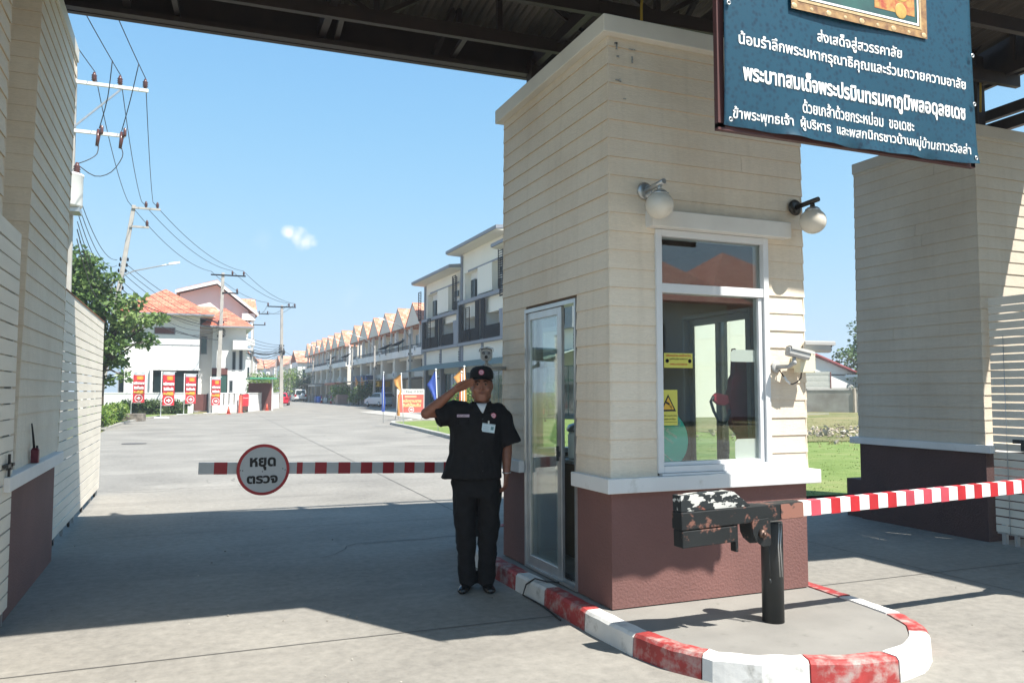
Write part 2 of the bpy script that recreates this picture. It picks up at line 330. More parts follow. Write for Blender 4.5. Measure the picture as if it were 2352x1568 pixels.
# expansion joints cut in the slabs
mb = MB()
def jline(a, b, w=.009):
    a = Vector((a[0], a[1], .004)); b = Vector((b[0], b[1], .004)); n = 12; d = (b-a); L = d.length; s = Vector((-d.y, d.x, 0)).normalized()
    rr = random.Random(int(a.x*10+a.y*31)); off = [0]+[rr.uniform(-.01, .01) for _ in range(n-1)]+[0]
    for i in range(n):
        p = a+d*i/n+s*off[i]; q = a+d*(i+1)/n+s*off[i+1]; mb.quad(p-s*w/2, q-s*w/2, q+s*w/2, p+s*w/2)
for y in (2.9, 5.05, 9.4, 13.8, 18.4, 23.4, 28.4, 33.4, 39, 45, 51): jline((-2.85 if y > 8 else -7.9, y+.12), (6.9 if y > 9 else 13, y-.15))
jline((3.2, 8.2), (4.7, 60), .012)
jline((5.9, -5), (5.95, 8.8)); jline((1.7, 8.1), (4.3, 5.7+2.6), .01)
def crack(x, y, a, n, seed, w=.006):
    rr = random.Random(seed); p = Vector((x, y, .0045))
    for i in range(n):
        a += rr.gauss(0, .45); q = p+Vector((math.cos(a), math.sin(a), 0))*rr.uniform(.08, .22); s_ = Vector((-math.sin(a), math.cos(a), 0))*w*rr.uniform(.3, 1); mb.quad(p-s_, q-s_, q+s_, p+s_); p = q
        if rr.random() < .06: crack(p.x, p.y, a+rr.choice((-1, 1)), n//3, seed*3+i, w*.7)
for c_ in ((1.2, 7.6, .4, 22, 3), (4.6, 8.3, .1, 20, 4), (-1.6, 14, .2, 30, 5), (2.2, 16, 1.9, 30, 6), (1, 21, .1, 40, 7), (4.5, 26, 2.5, 40, 10), (0, 31, .3, 50, 11)): crack(*c_)
struct(mb.build('road_joints', M['joint']))
mb = MB(); mb.lathe([(0, .006), (.34, .006), (.34, .012), (.30, .014), (0, .014)], (-1.35, 26.2, 0), 28)
mb.build('manhole_cover', mat('cast_iron', (.12, .115, .11), .7, noise_amt=.3), label='round dark manhole cover in the concrete near the left hedge', cat='manhole cover')
# loose rubble across the plot
rnd = random.Random(3); mb = MB()
for i in range(1500):
    t = rnd.random(); cx = 19+t*28+rnd.gauss(0, 2.4); cy = 21.5+t*3.5+rnd.gauss(0, 1.6)+rnd.random()*3*t
    s = rnd.uniform(.03, .12)*(1.6 if rnd.random() < .06 else 1); z = .06; a = rnd.random()*6.28
    Mx = Matrix.Translation((cx, cy, z+s*.3)) @ Matrix.Rotation(a, 4, (rnd.random(), rnd.random(), 1)) @ Matrix.Diagonal((s*1.3, s, s*.6, 1))
    v = [Vector(p)*rnd.uniform(.6, 1.05) for p in ((1, 0, 0), (-1, 0, 0), (0, 1, 0), (0, -1, 0), (0, 0, 1), (0, 0, -1))]
    mb.add([Mx @ p for p in v], [(0, 2, 4), (2, 1, 4), (1, 3, 4), (3, 0, 4), (2, 0, 5), (1, 2, 5), (3, 1, 5), (0, 3, 5)])
tag(mb.build('rubble', mat('rubble_stone', (.5, .46, .38), .9, col2=(.24, .18, .12), nscale=1.5)), 'pale broken stones strewn over the vacant grassy plot', 'rubble', kind='stuff')
# grass tufts that break up the lawn edge
def tufts(name, region, n, hgt, m, label, seed):
    rr = random.Random(seed); mb = MB(); k = 0
    while k < n:
        x, y = region(rr)
        if x is None: continue
        k += 1
        for j in range(4):
            a = rr.random()*6.28; h = hgt*rr.uniform(.5, 1.2); w = .008+.0006*y; dx, dy = math.cos(a), math.sin(a); bx = x+rr.uniform(-.06, .06); by = y+rr.uniform(-.06, .06); l = rr.uniform(.1, .5)*h
            mb.add([(bx-dy*w, by+dx*w, .025), (bx+dy*w, by-dx*w, .025), (bx+dx*l, by+dy*l, .03+h)], [(0, 1, 2)])
    return tag(mb.build(name, m, recalc=False), label, 'grass', kind='stuff')
M['blade'] = mat('grass_blade', (.2, .28, .07), .7, col2=(.13, .2, .04), nscale=2)
def reg_lawn(rr):
    y = rr.uniform(9.3, 30)**1.0; x = 7.2+.05*(y-11)+abs(rr.gauss(0, 7))+.25
    if y < 10.2 and x < 8.6: return None, None
    return x, y
tufts('grass', reg_lawn, 1500, .018, M['blade'], 'short mown green grass blades on the lawn behind the booth', 5)
M['dryblade'] = mat('dry_grass', (.34, .3, .14), .8, col2=(.13, .17, .05), nscale=.9)
def reg_dry(rr):
    t = rr.random(); return 18+t*30+rr.gauss(0, 2), 20+t*5+rr.gauss(0, 3.2)+4*t
tufts('dry_grass', reg_dry, 5000, .07, M['dryblade'], 'dry yellow weeds growing among the rubble on the plot', 6)

# ---------------------------------------------------------------- siding walls
def lerp(a, b, t): return Vector(a)*(1-t)+Vector(b)*t
def siding(mb, a0, a1, b0, b1, nrm, z0, z1, pitch=.128, holes=(), ext=.012, seed=0):
    """lapped boards between edge a (a0 bottom, a1 top) and edge b; holes = (s0,s1,z0,z1) in metres from a"""
    n = Vector((nrm[0], nrm[1], 0)).normalized(); k = int(math.ceil((z1-z0)/pitch-1e-6)); rr = random.Random(seed)
    a0, a1, b0, b1 = [Vector((p[0], p[1], 0)) for p in (a0, a1, b0, b1)]
    for i in range(k):
        zb = z0+i*pitch; zt = min(zb+pitch+.012, z1); t0 = (zb-z0)/(z1-z0); t1 = min(1, (zt-z0)/(z1-z0))
        A, B = lerp(a0, a1, t0), lerp(b0, b1, t0); A1, B1 = lerp(a0, a1, t1), lerp(b0, b1, t1); Lw = (B-A).length; d = (B-A)/Lw; d1 = (B1-A1).normalized(); L1 = (B1-A1).length
        iv = [(-ext, Lw+ext)]
        for (s0, s1, h0, h1) in holes:
            if zb+pitch*.5 > h0 and zb+pitch*.5 < h1:
                iv = [q for (u, v) in iv for q in ((u, min(v, s0)), (max(u, s1), v)) if q[1]-q[0] > .004]
        if Lw > 1.2 and rr.random() < .06:     # butt joint between two boards
            sj = Lw*rr.uniform(.25, .75); iv = [q for (u, v) in iv for q in (((u, sj-.0015), (sj+.0015, v)) if u < sj-.05 and v > sj+.05 else ((u, v),))]
        ob = .0145+rr.uniform(-.0015, .0015); ot = .005
        for (u, v) in iv:
            uu = u if u > 0 else -ext; f = L1/Lw
            P = [A+d*u, A+d*v, A1+d1*(u*f), A1+d1*(v*f)]
            q = [P[0]+Vector((0, 0, zb)), P[1]+Vector((0, 0, zb)), P[3]+Vector((0, 0, zt)), P[2]+Vector((0, 0, zt))]
            o = [q[0]+n*ob, q[1]+n*ob, q[2]+n*ot, q[3]+n*ot]
            k0 = len(mb.v); mb.add(q+o, [(0, 3, 2, 1), (4, 5, 6, 7), (1, 2, 6, 5), (3, 0, 4, 7), (2, 3, 7, 6)])
            mb.add([q[0]+Vector((0, 0, 0)), q[1], o[1], o[0]], [(0, 1, 2, 3)], 1)
def slab_wall(mb, a, b, nrm, th, z0, z1, holes=(), mi=0):
    """solid wall of thickness th behind line a-b with rectangular openings"""
    a = Vector((a[0], a[1], 0)); b = Vector((b[0], b[1], 0)); L = (b-a).length; d = (b-a)/L; n = Vector((nrm[0], nrm[1], 0)).normalized()
    ss = sorted({0, L}|{h[0] for h in holes}|{h[1] for h in holes})
    for u, v in zip(ss[:-1], ss[1:]):
        hs = sorted([h for h in holes if h[0] < (u+v)/2 < h[1]], key=lambda h: h[2]); z = z0
        for h in hs+[(0, 0, z1, z1)]:
            if h[2]-z > .001:
                p = [a+d*u, a+d*v, a+d*v-n*th, a+d*u-n*th]; mb.prism([q+Vector((0, 0, z)) for q in p], (0, 0, h[2]-z), mi)
            z = max(z, h[3])
SM = [M['siding'], M['caulk']]

# ---------------------------------------------------------------- booth
BX0, BX1, BY0, BY1, BZ = 2.587, 4.20, 4.60, 6.50, .13
booth = empty('guard_booth', ((BX0+BX1)/2, (BY0+BY1)/2, BZ), 'cream clapboard guard booth on the kerbed island with maroon base', 'guard booth')
wf = (2.93-BX0, 3.875-BX0, .99, 2.635); dl = (BY1-6.01, BY1-5.085, .13, 2.205); dr = (5.085-BY0, 6.01-BY0, .13, 2.205)
sb = MB()
siding(sb, (BX0, BY0), (BX0, BY0), (BX1, BY0), (BX1, BY0), (0, -1), .97, 3.93, .1255, [wf], seed=1)
siding(sb, (BX0, BY1), (BX0, BY1-.04), (BX0, BY0), (BX0, BY0), (-1, 0), .97, 3.93, .1255, [dl], seed=2)
siding(sb, (BX1, BY0), (BX1, BY0), (BX1, BY1), (BX1, BY1-.04), (1, 0), .97, 3.93, .1255, [dr], seed=3)
bw_ = (BX1-3.95, BX1-2.80, 1.0, 2.42)
siding(sb, (BX1, BY1), (BX1, BY1-.04), (BX0, BY1), (BX0, BY1-.04), (0, 1), .97, 3.93, .1255, [bw_], seed=4)
sb.build('siding', SM, booth)
cb = MB()
slab_wall(cb, (BX0, BY0), (BX1, BY0), (0, -1), .08, .97, 3.93, [wf])
slab_wall(cb, (BX0, BY1-.08), (BX0, BY0+.08), (-1, 0), .08, .97, 3.93, [(dl[0]-.08, dl[1]-.08, .1, 2.205)])
slab_wall(cb, (BX1, BY0+.08), (BX1, BY1-.08), (1, 0), .08, .97, 3.93, [(dr[0]-.08, dr[1]-.08, .1, 2.205)])
slab_wall(cb, (BX1, BY1-.06), (BX0, BY1-.06), (0, 1), .08, .97, 3.93, [bw_])
cb.box(BX0+.08, BY0+.08, 2.75, BX1-.08, BY1-.14, 2.8)
cb.build('wall', M['inner'], booth)
pb = MB()
slab_wall(pb, (BX0, BY0), (BX1, BY0), (0, -1), .12, BZ, .875)
slab_wall(pb, (BX0, BY1-.12), (BX0, BY0+.12), (-1, 0), .12, BZ, .875, [(dl[0]-.12, dl[1]-.12, .1, .9)])
slab_wall(pb, (BX1, BY0+.12), (BX1, BY1-.12), (1, 0), .12, BZ, .875, [(dr[0]-.12, dr[1]-.12, .1, .9)])
slab_wall(pb, (BX1, BY1), (BX0, BY1), (0, 1), .12, BZ, .875)
pb.build('plinth', M['maroon'], booth)
lb = MB()      # white ledge around the booth, stopping at the doors
lb.prism([(BX0-.06, BY0-.065, .875), (BX1+.085, BY0-.065, .875), (BX1+.085, 5.075, .875), (BX1-.12, 5.075, .875), (BX1-.12, BY0+.1, .875), (BX0+.12, BY0+.1, .875), (BX0+.12, 5.075, .875), (BX0-.06, 5.075, .875)], (0, 0, .097)); lb.build('ledge', M['white'], booth, bevel=.006)
lb = MB(); lb.prism([(BX0-.06, 6.02, .875), (BX0+.12, 6.02, .875), (BX0+.12, BY1-.1, .875), (BX1-.12, BY1-.1, .875), (BX1-.12, 6.02, .875), (BX1+.06, 6.02, .875), (BX1+.06, BY1+.06, .875), (BX0-.06, BY1+.06, .875)], (0, 0, .097)); lb.build('ledge', M['white'], booth, bevel=.006)
rb = MB(); o_ = .07
rb.box(BX0-o_, BY0-o_, 3.925, BX1+o_, BY1+o_-.03, 4.045)
rb.build('roof_cap', mat('cap_paint', (.7, .66, .58), .6, noise_amt=.12, nscale=2), booth, bevel=.006)
fb = MB(); fb.box(BX0+.13, BY0+.13, BZ+.002, BX1-.13, BY1-.13, BZ+.03); fb.build('floor', mat('booth_floor', (.24, .23, .21), .7, noise_amt=.3), booth)
# front window
wfr = MB(); X0, X1, Z0, Z1 = 2.93, 3.875, .99, 2.635; YF = BY0-.03
def frame_rect(mb, x0, x1, z0, z1, w, y0, y1, mi=0):
    mb.box(x0, y0, z0, x0+w, y1, z1, mi); mb.box(x1-w, y0, z0, x1, y1, z1, mi); mb.box(x0+w, y0, z0, x1-w, y1, z0+w, mi); mb.box(x0+w, y0, z1-w, x1-w, y1, z1, mi)
frame_rect(wfr, X0, X1, Z0, Z1, .045, YF, BY0+.09)
wfr.box(X0+.045, YF+.005, 2.205, X1-.045, BY0+.07, 2.268)
wfr.box(X1-.083, YF+.02, Z0+.045, X1-.046, BY0+.05, 2.203); wfr.box(X0+.046, YF+.025, Z0+.046, X1-.084, BY0+.05, Z0+.07)
win = wfr.build('window', M['alu_w'], booth, bevel=.003)
gb = MB(); gb.box(X0+.045, BY0+.012, 2.268, X1-.045, BY0+.018, Z1-.045); gb.box(X0+.045, BY0+.012, Z0+.07, X1-.083, BY0+.018, 2.205); gb.build('pane', M['glass'], win)
bk = MB(); frame_rect(bk, 2.80, 3.95, 1.0, 2.42, .04, BY1-.13, BY1+.01); bk.box(3.35, BY1-.1, 1.04, 3.39, BY1-.04, 2.38); bkw = bk.build('window', M['alu'], booth); bk = MB(); bk.box(2.84, BY1-.072, 1.04, 3.91, BY1-.068, 2.38); bk.build('pane', M['glass_clear'], bkw)
ib = MB(); ib.box(2.86, BY0-.10, 2.637, 4.03, BY0-.0, 2.752); ib.build('lintel', mat('lintel_paint', (.7, .68, .64), .55, noise_amt=.1), booth, bevel=.006)
sb2 = MB(); sb2.box(2.95, BY0-.045, .974, 3.86, BY0+.02, .988); sb2.build('sill', M['alu_w'], booth)
tp = MB()
for (x, z, w, h) in ((2.625, 3.87, .022, .012), (2.635, 3.835, .012, .05), (2.64, 3.78, .02, .014), (2.735, 3.85, .05, .008), (2.755, 3.76, .012, .045), (2.63, 3.62, .03, .008), (2.66, 3.615, .014, .02), (2.69, 3.5, .02, .006)): tp.box(x, BY0-.024, z, x+w, BY0-.019, z+h)
tp.build('tape_remains', mat('tape_remains', (.6, .6, .56), .6, col2=(.03, .03, .03), nscale=45), booth)
# sliding doors
def sliding_door(px, side, leaves, name='door'):
    f = MB(); y0, y1, z0, z1 = 5.085, 6.01, .132, 2.203; a = px-.012*side; b = px+.085*side
    xa, xb = min(a, b), max(a, b)
    f.box(xa, y0, z0, xb, y0+.025, z1); f.box(xa, y1-.025, z0, xb, y1, z1); f.box(xa, y0+.025, z1-.03, xb, y1-.025, z1); f.box(xa, y0+.025, z0, xb, y1-.025, z0+.02)
    f.box(min(px+.03*side, px+.036*side), y0+.025, z0+.02, max(px+.03*side, px+.036*side), y1-.025, z0+.035)
    d = f.build(name, M['alu'], booth)
    for k, (ya, yb, off) in enumerate(leaves):
        x = px+off*side; g = MB(); t = .014
        g.box(x-t, ya, z0+.02, x+t, ya+.07, z1-.032); g.box(x-t, yb-.05, z0+.02, x+t, yb, z1-.032); g.box(x-t, ya+.07, z0+.02, x+t, yb-.05, z0+.1); g.box(x-t, ya+.07, z1-.09, x+t, yb-.05, z1-.032)
        le = g.build('door_leaf', M['alu'], d, bevel=.003); q = MB(); q.box(x-.003, ya+.07, z0+.1, x+.003, yb-.05, z1-.09); q.build('pane', M['glass_clear'], d)
        if k == 0:
            h = MB(); h.box(x-.03*side-.006, ya+.025, 1.02, x-.03*side+.006, ya+.045, 1.13); h.box(min(x-.03*side, x), ya+.03, 1.05, max(x-.03*side, x), ya+.04, 1.09); h.build('handle', M['black'], d)
    return d
sliding_door(BX0, 1, [(5.35, 5.985, .018), (5.44, 5.985, .052)])
M['alu_keep'] = M['alu']; M['alu'] = mat('silhouette_aluminium', (.09, .085, .085), .4, metal=.5)  # right door frames coloured dark to read as backlit silhouettes
sliding_door(BX1, -1, [(5.475, 5.985, .018), (5.10, 5.56, .052)])
M['alu'] = M['alu_keep']

rr_g = random.Random(77); gm_ = MB()
for i in range(420):
    y = rr_g.uniform(1.8, 16); x = rr_g.uniform(-1.0, 7) if y < 8 else rr_g.uniform(-2.5, 6.5); s_ = rr_g.uniform(.003, .011)
    if 2.3 < x < 4.4 and 3.1 < y < 8.2: continue
    v = [Vector(p)*s_*rr_g.uniform(.6, 1.2)+Vector((x, y, s_*.4)) for p in ((1, 0, 0), (-1, 0, 0), (0, 1, 0), (0, -1, 0), (0, 0, .7), (0, 0, -.5))]
    gm_.add(v, [(0, 2, 4), (2, 1, 4), (1, 3, 4), (3, 0, 4), (2, 0, 5), (1, 2, 5), (3, 1, 5), (0, 3, 5)])
tag(gm_.build('grit', mat('grit', (.5, .48, .43), .9, col2=(.09, .08, .06), nscale=3)), 'tiny stones and crumbs scattered over the concrete drive', 'grit', kind='stuff')
# ---------------------------------------------------------------- island kerb
OUT = [(2.62, 7.5), (2.40, 7.05), (2.395, 6.2), (2.41, 5.5), (2.412, 4.8), (2.415, 4.5), (2.44, 4.106), (2.50, 3.82), (2.62, 3.58), (2.82, 3.42), (3.047, 3.335), (3.30, 3.24), (3.55, 3.21), (3.80, 3.27), (4.0, 3.40), (4.17, 3.58), (4.27, 3.84), (4.30, 4.1), (4.33, 4.6), (4.35, 5.5), (4.36, 6.9), (4.30, 7.5), (4.0, 7.9), (3.3, 8.05), (2.85, 7.9)]
INW = .12
def inset(poly, w):
    out = []; n = len(poly)
    for i in range(n):
        a, b, c = Vector(poly[i-1]), Vector(poly[i]), Vector(poly[(i+1) % n]); d1 = (b-a).normalized(); d2 = (c-b).normalized(); n1 = Vector((-d1.y, d1.x)); n2 = Vector((-d2.y, d2.x)); m_ = (n1+n2).normalized()
        out.append(b+m_*w/max(.3, m_.dot(n1)))
    return out
INN = inset(OUT, INW)
isl = empty('traffic_island', (3.35, 5.6, 0), 'raised concrete island with red and white painted kerb under the booth', 'traffic island')
mb = MB(); mb.add([(p.x, p.y, .122) for p in INN]+[(p.x, p.y, 0) for p in INN], [tuple(range(len(INN)))]+[(i, (i+1) % len(INN), len(INN)+(i+1) % len(INN), len(INN)+i) for i in range(len(INN))])
mb.build('slab', M['conc'], isl)
# kerb walked by arc length, split in coloured stones
def walk(poly):
    pts = []; s = 0
    for i in range(len(poly)):
        a = Vector(poly[i]); b = Vector(poly[(i+1) % len(poly)]); pts.append((s, i)); s += (b-a).length
    return pts, s
def at_s(poly, poly2, s):
    acc = 0; n = len(poly)
    for i in range(n):
        a = Vector(poly[i]); b = Vector(poly[(i+1) % n]); L = (b-a).length
        if s <= acc+L+1e-9: t = (s-acc)/L; return a*(1-t)+b*t, Vector(poly2[i])*(1-t)+Vector(poly2[(i+1) % n])*t
        acc += L
    return Vector(poly[0]), Vector(poly2[0])
def s_of(pt):   # arc position nearest to a point
    best = None; acc = 0
    for i in range(len(OUT)):
        a = Vector(OUT[i]); b = Vector(OUT[(i+1) % len(OUT)]); L = (b-a).length; t = max(0, min(1, (Vector(pt)-a).dot(b-a)/L/L)); q = a+(b-a)*t; dd = (q-Vector(pt)).length
        if best is None or dd < best[0]: best = (dd, acc+L*t)
        acc += L
    return best[1], acc
TOT = s_of((0, 0))[1]
cuts = [s_of(p)[0] for p in ((2.40, 7.2), (2.41, 6.45), (2.41, 5.8), (2.412, 5.28), (2.412, 4.66), (2.439, 4.106), (2.576, 3.638), (3.047, 3.335), (3.535, 3.21), (4.08, 3.46), (4.284, 3.842), (4.31, 4.3), (4.335, 4.75), (4.35, 5.4), (4.355, 6.1), (4.36, 6.8), (4.2, 7.7), (3.6, 8.0), (2.9, 8.0))]
cuts = sorted(cuts)+[sorted(cuts)[0]+TOT]
rr = random.Random(9)
red_first = True
for k, (s0, s1) in enumerate(zip(cuts[:-1], cuts[1:])):
    mb = MB(); n = max(2, int((s1-s0)/.06)); rings = []
    for i in range(n+1):
        s = s0+(s1-s0)*i/n; s = s+(.004 if i == 0 else -.004 if i == n else 0); o, q = at_s(OUT, INN, s % TOT); j = rr.uniform(-.003, .003)
        d = (q-o).normalized()
        rings.append([Vector((o.x, o.y, -.01)), Vector((o.x+d.x*.006, o.y+d.y*.006, .112+j)), Vector((o.x+d.x*.022, o.y+d.y*.022, .13+j)), Vector((q.x-d.x*.006, q.y-d.y*.006, .13+j)), Vector((q.x, q.y, .1))])
    mb.loft(rings, smooth=False)
    mb.build('kerb_stone', [M['kerb_w'], M['kerb_r']][k % 2], isl)

# ---------------------------------------------------------------- globe lamps on the booth
def globe_lamp(x, z, label, dark):
    r = empty('globe_lamp', (x-.075, BY0-.02, z), label, 'wall lamp', 'globe lamps above the booth window')
    mt = M['alu'] if not dark else mat('dark_bronze', (.06, .055, .05), .35, metal=.7)
    b = MB(); b.lathe([(.0, 0), (.055, 0), (.06, -.012), (.05, -.022), (.03, -.03), (0, -.03)], (x-.075, BY0-.02, z), 20, axis='Y'); b.build('wall_plate', mt, r)
    b = MB(); b.tube([(x-.075, BY0-.05, z), (x-.072, BY0-.26, z+.012)], .018, 12); b.tube([(x-.07, BY0-.2, z), (x-.07, BY0-.2, z-.035)], [.014, .02], 12); b.build('arm', mt, r)
    b = MB(); c = (x-.07, BY0-.2, z-.035); b.lathe([(.0, 0), (.035, 0), (.05, -.012), (.055, -.03), (.0, -.03)], c, 20); b.tube([(x-.07+.05, BY0-.2, z-.05), (x-.07+.068, BY0-.2, z-.048)], .007, 8); b.build('gallery', M['alu'], r)
    b = MB(); b.ball((x-.07, BY0-.2, z-.135), .093, 28, sz=(1, 1, .97)); b.build('globe', M['globe'], r)
M['globe'] = mat('opal_glass', (.68, .64, .56), .22, noise_amt=.1, nscale=12)
globe_lamp(2.93-.01, 2.885, 'dusty white globe wall lamp at the left end of the lintel', False)
globe_lamp(4.205, 2.885, 'sunlit white globe wall lamp at the right end of the lintel', True)

# ---------------------------------------------------------------- cctv cameras
M['camgrey'] = mat('camera_grey', (.42, .42, .41), .4, noise_amt=.08)
M['ledgrey'] = mat('led_grey', (.16, .16, .17), .3); M['lens'] = mat('lens_black', (.01, .01, .012), .08)
def bullet_cam(loc, yaw, pitch, mount, label, scale=1.0, hood='box'):
    """yaw: direction the lens points to (clockwise from +Y)"""
    r = empty('cctv_camera', loc, label, 'security camera', 'security cameras on the booth')
    T = Matrix.Translation(loc) @ Matrix.Rotation(-yaw, 4, 'Z') @ Matrix.Rotation(pitch, 4, 'X') @ Matrix.Scale(scale, 4)
    b = MB(); sec = []
    prof = [(-.045, .02), (-.04, .04), (0, .052), (.04, .04), (.045, .02), (.045, -.02), (.03, -.042), (-.03, -.042), (-.045, -.02)]
    for yy, s in ((-.11, .9), (-.10, 1), (.10, 1), (.115, .92)): sec.append([T @ Vector((x*s, yy, z*s)) for x, z in prof])
    b.loft(sec, smooth=False); b.build('housing', M['camgrey'], r, bevel=.002)
    b = MB(); top = [(-.056, .02), (-.05, .045), (0, .058), (.05, .045), (.056, .02), (.052, .018), (.046, .041), (0, .053), (-.046, .041), (-.052, .018)]
    b.loft([[T @ Vector((x, yy, z+.004)) for x, z in top] for yy in (-.10, .15)], smooth=False); b.build('sunshield', M['camgrey'], r)
    b = MB(); b.lathe([(0, 0), (.034, 0), (.034, .004), (0, .004)], (0, 0, 0), 20, axis='Y'); vs = [T @ (Vector(v)+Vector((0, .114, -.004))) for v in b.v]; b.v = vs; b.build('face', M['camgrey'], r)
    for (x, z, q) in ((0, -.014, .012), (-.021, .014, .0115), (.021, .014, .0115)):
        b = MB()
        s0 = len(b.v); b.lathe([(0, 0), (q, 0), (q, .006), (0, .006)], (0, 0, 0), 14, axis='Y')
        for i in range(s0, len(b.v)): b.v[i] = T @ (b.v[i]+Vector((x, .119, z)))
        b.build('lens', M['lens'] if x == 0 else M['ledgrey'], r)
    b = MB(); p = T @ Vector((0, -.03, -.045)); q = Vector(mount); mid = Vector((p.x, p.y, q.z)); b.tube([p, p*.6+mid*.4, mid*.55+p*.45], .014, 10)
    b.tube([mid*.55+p*.45, mid*.7+q*.3+Vector((0, 0, .0)), q], [.016, .015, .017], 10); b.ball(mid*.55+p*.45, .02, 12); b.build('bracket', M['camgrey'], r)
    return r
gx, gy = .34, .94
bullet_cam((2.35, 6.30, 1.845), math.atan2(-.36, -.93), R(-4), (2.575, 6.42, 1.735), 'grey security camera facing out above the saluting guard', 1.12)
c2 = bullet_cam((3.995, BY0-.17, 1.80), math.atan2(.93, -.15), R(-12), (3.93, BY0-.02, 1.71), 'silver security camera aimed right beside the booth window', .74)
c3 = bullet_cam((4.235, BY0-.10, 1.85), math.atan2(.75, -.55), R(-2), (4.215, BY0+.05, 1.72), 'grey security camera facing right above the junction box', .82)
for c, nrm, q in ((None, 0, 0),): pass
b = MB(); b.lathe([(0, 0), (.04, 0), (.045, -.01), (.03, -.018), (0, -.018)], (3.93, BY0-.015, 1.71), 18, axis='Y'); b.build('wall_plate', M['camgrey'], c2)
jb = empty('junction_box', (4.21, BY0-.09, 1.62), 'cream square junction box with cables on the booth corner', 'junction box')
b = MB(); b.box(4.04, BY0-.15, 1.668, 4.175, BY0-.08, 1.815); b.box(4.07, BY0-.08, 1.70, 4.15, BY0-.01, 1.78); b.build('box', mat('junction_cream', (.72, .68, .5), .45, noise_amt=.08), jb, bevel=.004)
b = MB()
for x, z in ((4.052, 1.68), (4.163, 1.68), (4.163, 1.802)): b.lathe([(0, 0), (.004, 0), (.004, -.003), (0, -.003)], (x, BY0-.151, z), 8, axis='Y')
b.build('screw', M['alu'], jb)
b = MB(); b.tube([(3.95, BY0-.03, 1.69), (3.965, BY0-.06, 1.64), (3.99, BY0-.07, 1.60), (4.02, BY0-.08, 1.585), (4.055, BY0-.09, 1.60), (4.075, BY0-.11, 1.63), (4.075, BY0-.115, 1.668)], .0045, 8); b.build('cable', M['rubber'], jb)
b = MB(); b.tube([(3.965, BY0-.062, 1.64), (3.985, BY0-.07, 1.608), (4.005, BY0-.078, 1.59)], .009, 8); b.build('connector', M['white'], jb)

# ---------------------------------------------------------------- things in and on the booth window
yp = BY0+.008
def sticker(x0, x1, z0, z1, m, label, y=yp, cat='sticker'):
    e = empty('window_sticker', ((x0+x1)/2, y, (z0+z1)/2), label, cat); b = MB(); b.box(x0, y-.0015, z0, x1, y, z1); b.build('sheet', m, e); return e
M['yel'] = mat('sticker_yellow', (.62, .58, .1), .5, noise_amt=.06)
M['ink'] = mat('black_ink', (.015, .015, .015), .6); M['inkred'] = mat('red_ink', (.5, .05, .03), .6); M['inkw'] = mat('white_ink', (.8, .8, .8), .6)
M['amber'] = mat('amber_ink', (.65, .38, .04), .6); M['ink_or'] = mat('orange_ink', (.75, .3, .04), .6)
e = sticker(3.005, 3.235, 1.695, 1.795, M['yel'], 'small yellow emergency number sticker, upper one on the booth window')
Xd, Zd = (1, 0, 0), (0, 0, 1); yy = yp-.002
text('แจ้งเหตุด่วน–เหตุร้าย โทร', .2, M['inkred'], (3.12, yy, 1.778), Xd, Zd, 'line', e); text('ศูนย์วิทยุ กู้ภัย รถพยาบาล', .145, M['ink'], (3.12, yy, 1.755), Xd, Zd, 'line', e)
text('AMBULANCE-RESCUE', .14, M['inkred'], (3.12, yy, 1.719), Xd, Zd, 'line', e, bold=.01)
b = MB()
for x in (3.03, 3.212): b.lathe([(.008, 0), (.014, 0), (.014, -.001), (.008, -.001), (.008, 0)], (x, yy, 1.742), 18, axis='Y')
b.build('emblem', M['ink'], e)
e = sticker(2.976, 3.108, 1.305, 1.545, M['yel'], 'yellow warning sticker with camera triangle, lower left of the booth window')
def tri(cx, cz, s, m, y, nm, par):
    b = MB(); b.prism([(cx-s*.5, y, cz-s*.42), (cx+s*.5, y, cz-s*.42), (cx, y, cz+s*.5)], (0, -.001, 0)); return b.build(nm, m, par)
tri(3.033, 1.452, .125, M['ink'], yy, 'triangle_border', e); tri(3.033, 1.45, .09, M['amber'], yy-.0015, 'triangle', e)
b = MB(); Mx = Matrix.Translation((3.03, yy-.0035, 1.452)) @ Matrix.Rotation(R(28), 4, 'Y'); b.box(-.018, -.0005, -.006, .012, .0005, .007, M=Mx); b.bar((3.04, yy-.0035, 1.446), (3.052, yy-.0035, 1.428), .001, .005, up=(0, 1, 0)); b.bar((3.04, yy-.0035, 1.432), (3.056, yy-.0035, 1.426), .001, .004, up=(0, 1, 0)); b.bar((3.056, yy-.0035, 1.436), (3.056, yy-.0035, 1.415), .001, .004, up=(0, 1, 0)); b.build('camera_symbol', M['ink'], e)
text('พื้นที่นี้ ควบคุมด้วยกล้อง', .115, M['ink'], (3.042, yy, 1.37), Xd, Zd, 'line', e); text('วงจรปิด 24 ชั่วโมง', .1, M['ink'], (3.04, yy, 1.348), Xd, Zd, 'line', e); b = MB(); b.box(2.985, yy-.001, 1.326, 3.1, yy, 1.328); b.build('rule', M['ink'], e)
M['paper'] = mat('white_paper', (.75, .75, .72), .7)
for (x0, x1, z0, z1, lab) in ((3.575, 3.785, 1.745, 1.83, 'blank white paper card high on the right of the booth window'), (3.6, 3.785, 1.06, 1.2, 'blank white paper card low in the right corner of the booth window')):
    b = MB(); c_ = .02; b.prism([(x0+c_, BY0+.03, z1), (x1, BY0+.03, z1), (x1, BY0+.03, z0), (x0+c_*.4, BY0+.03, z0), (x0, BY0+.03, z0+c_*.5), (x0, BY0+.03, z1-c_)], (0, .002, 0)); b.build('paper_card', M['paper'], label=lab, cat='paper card')
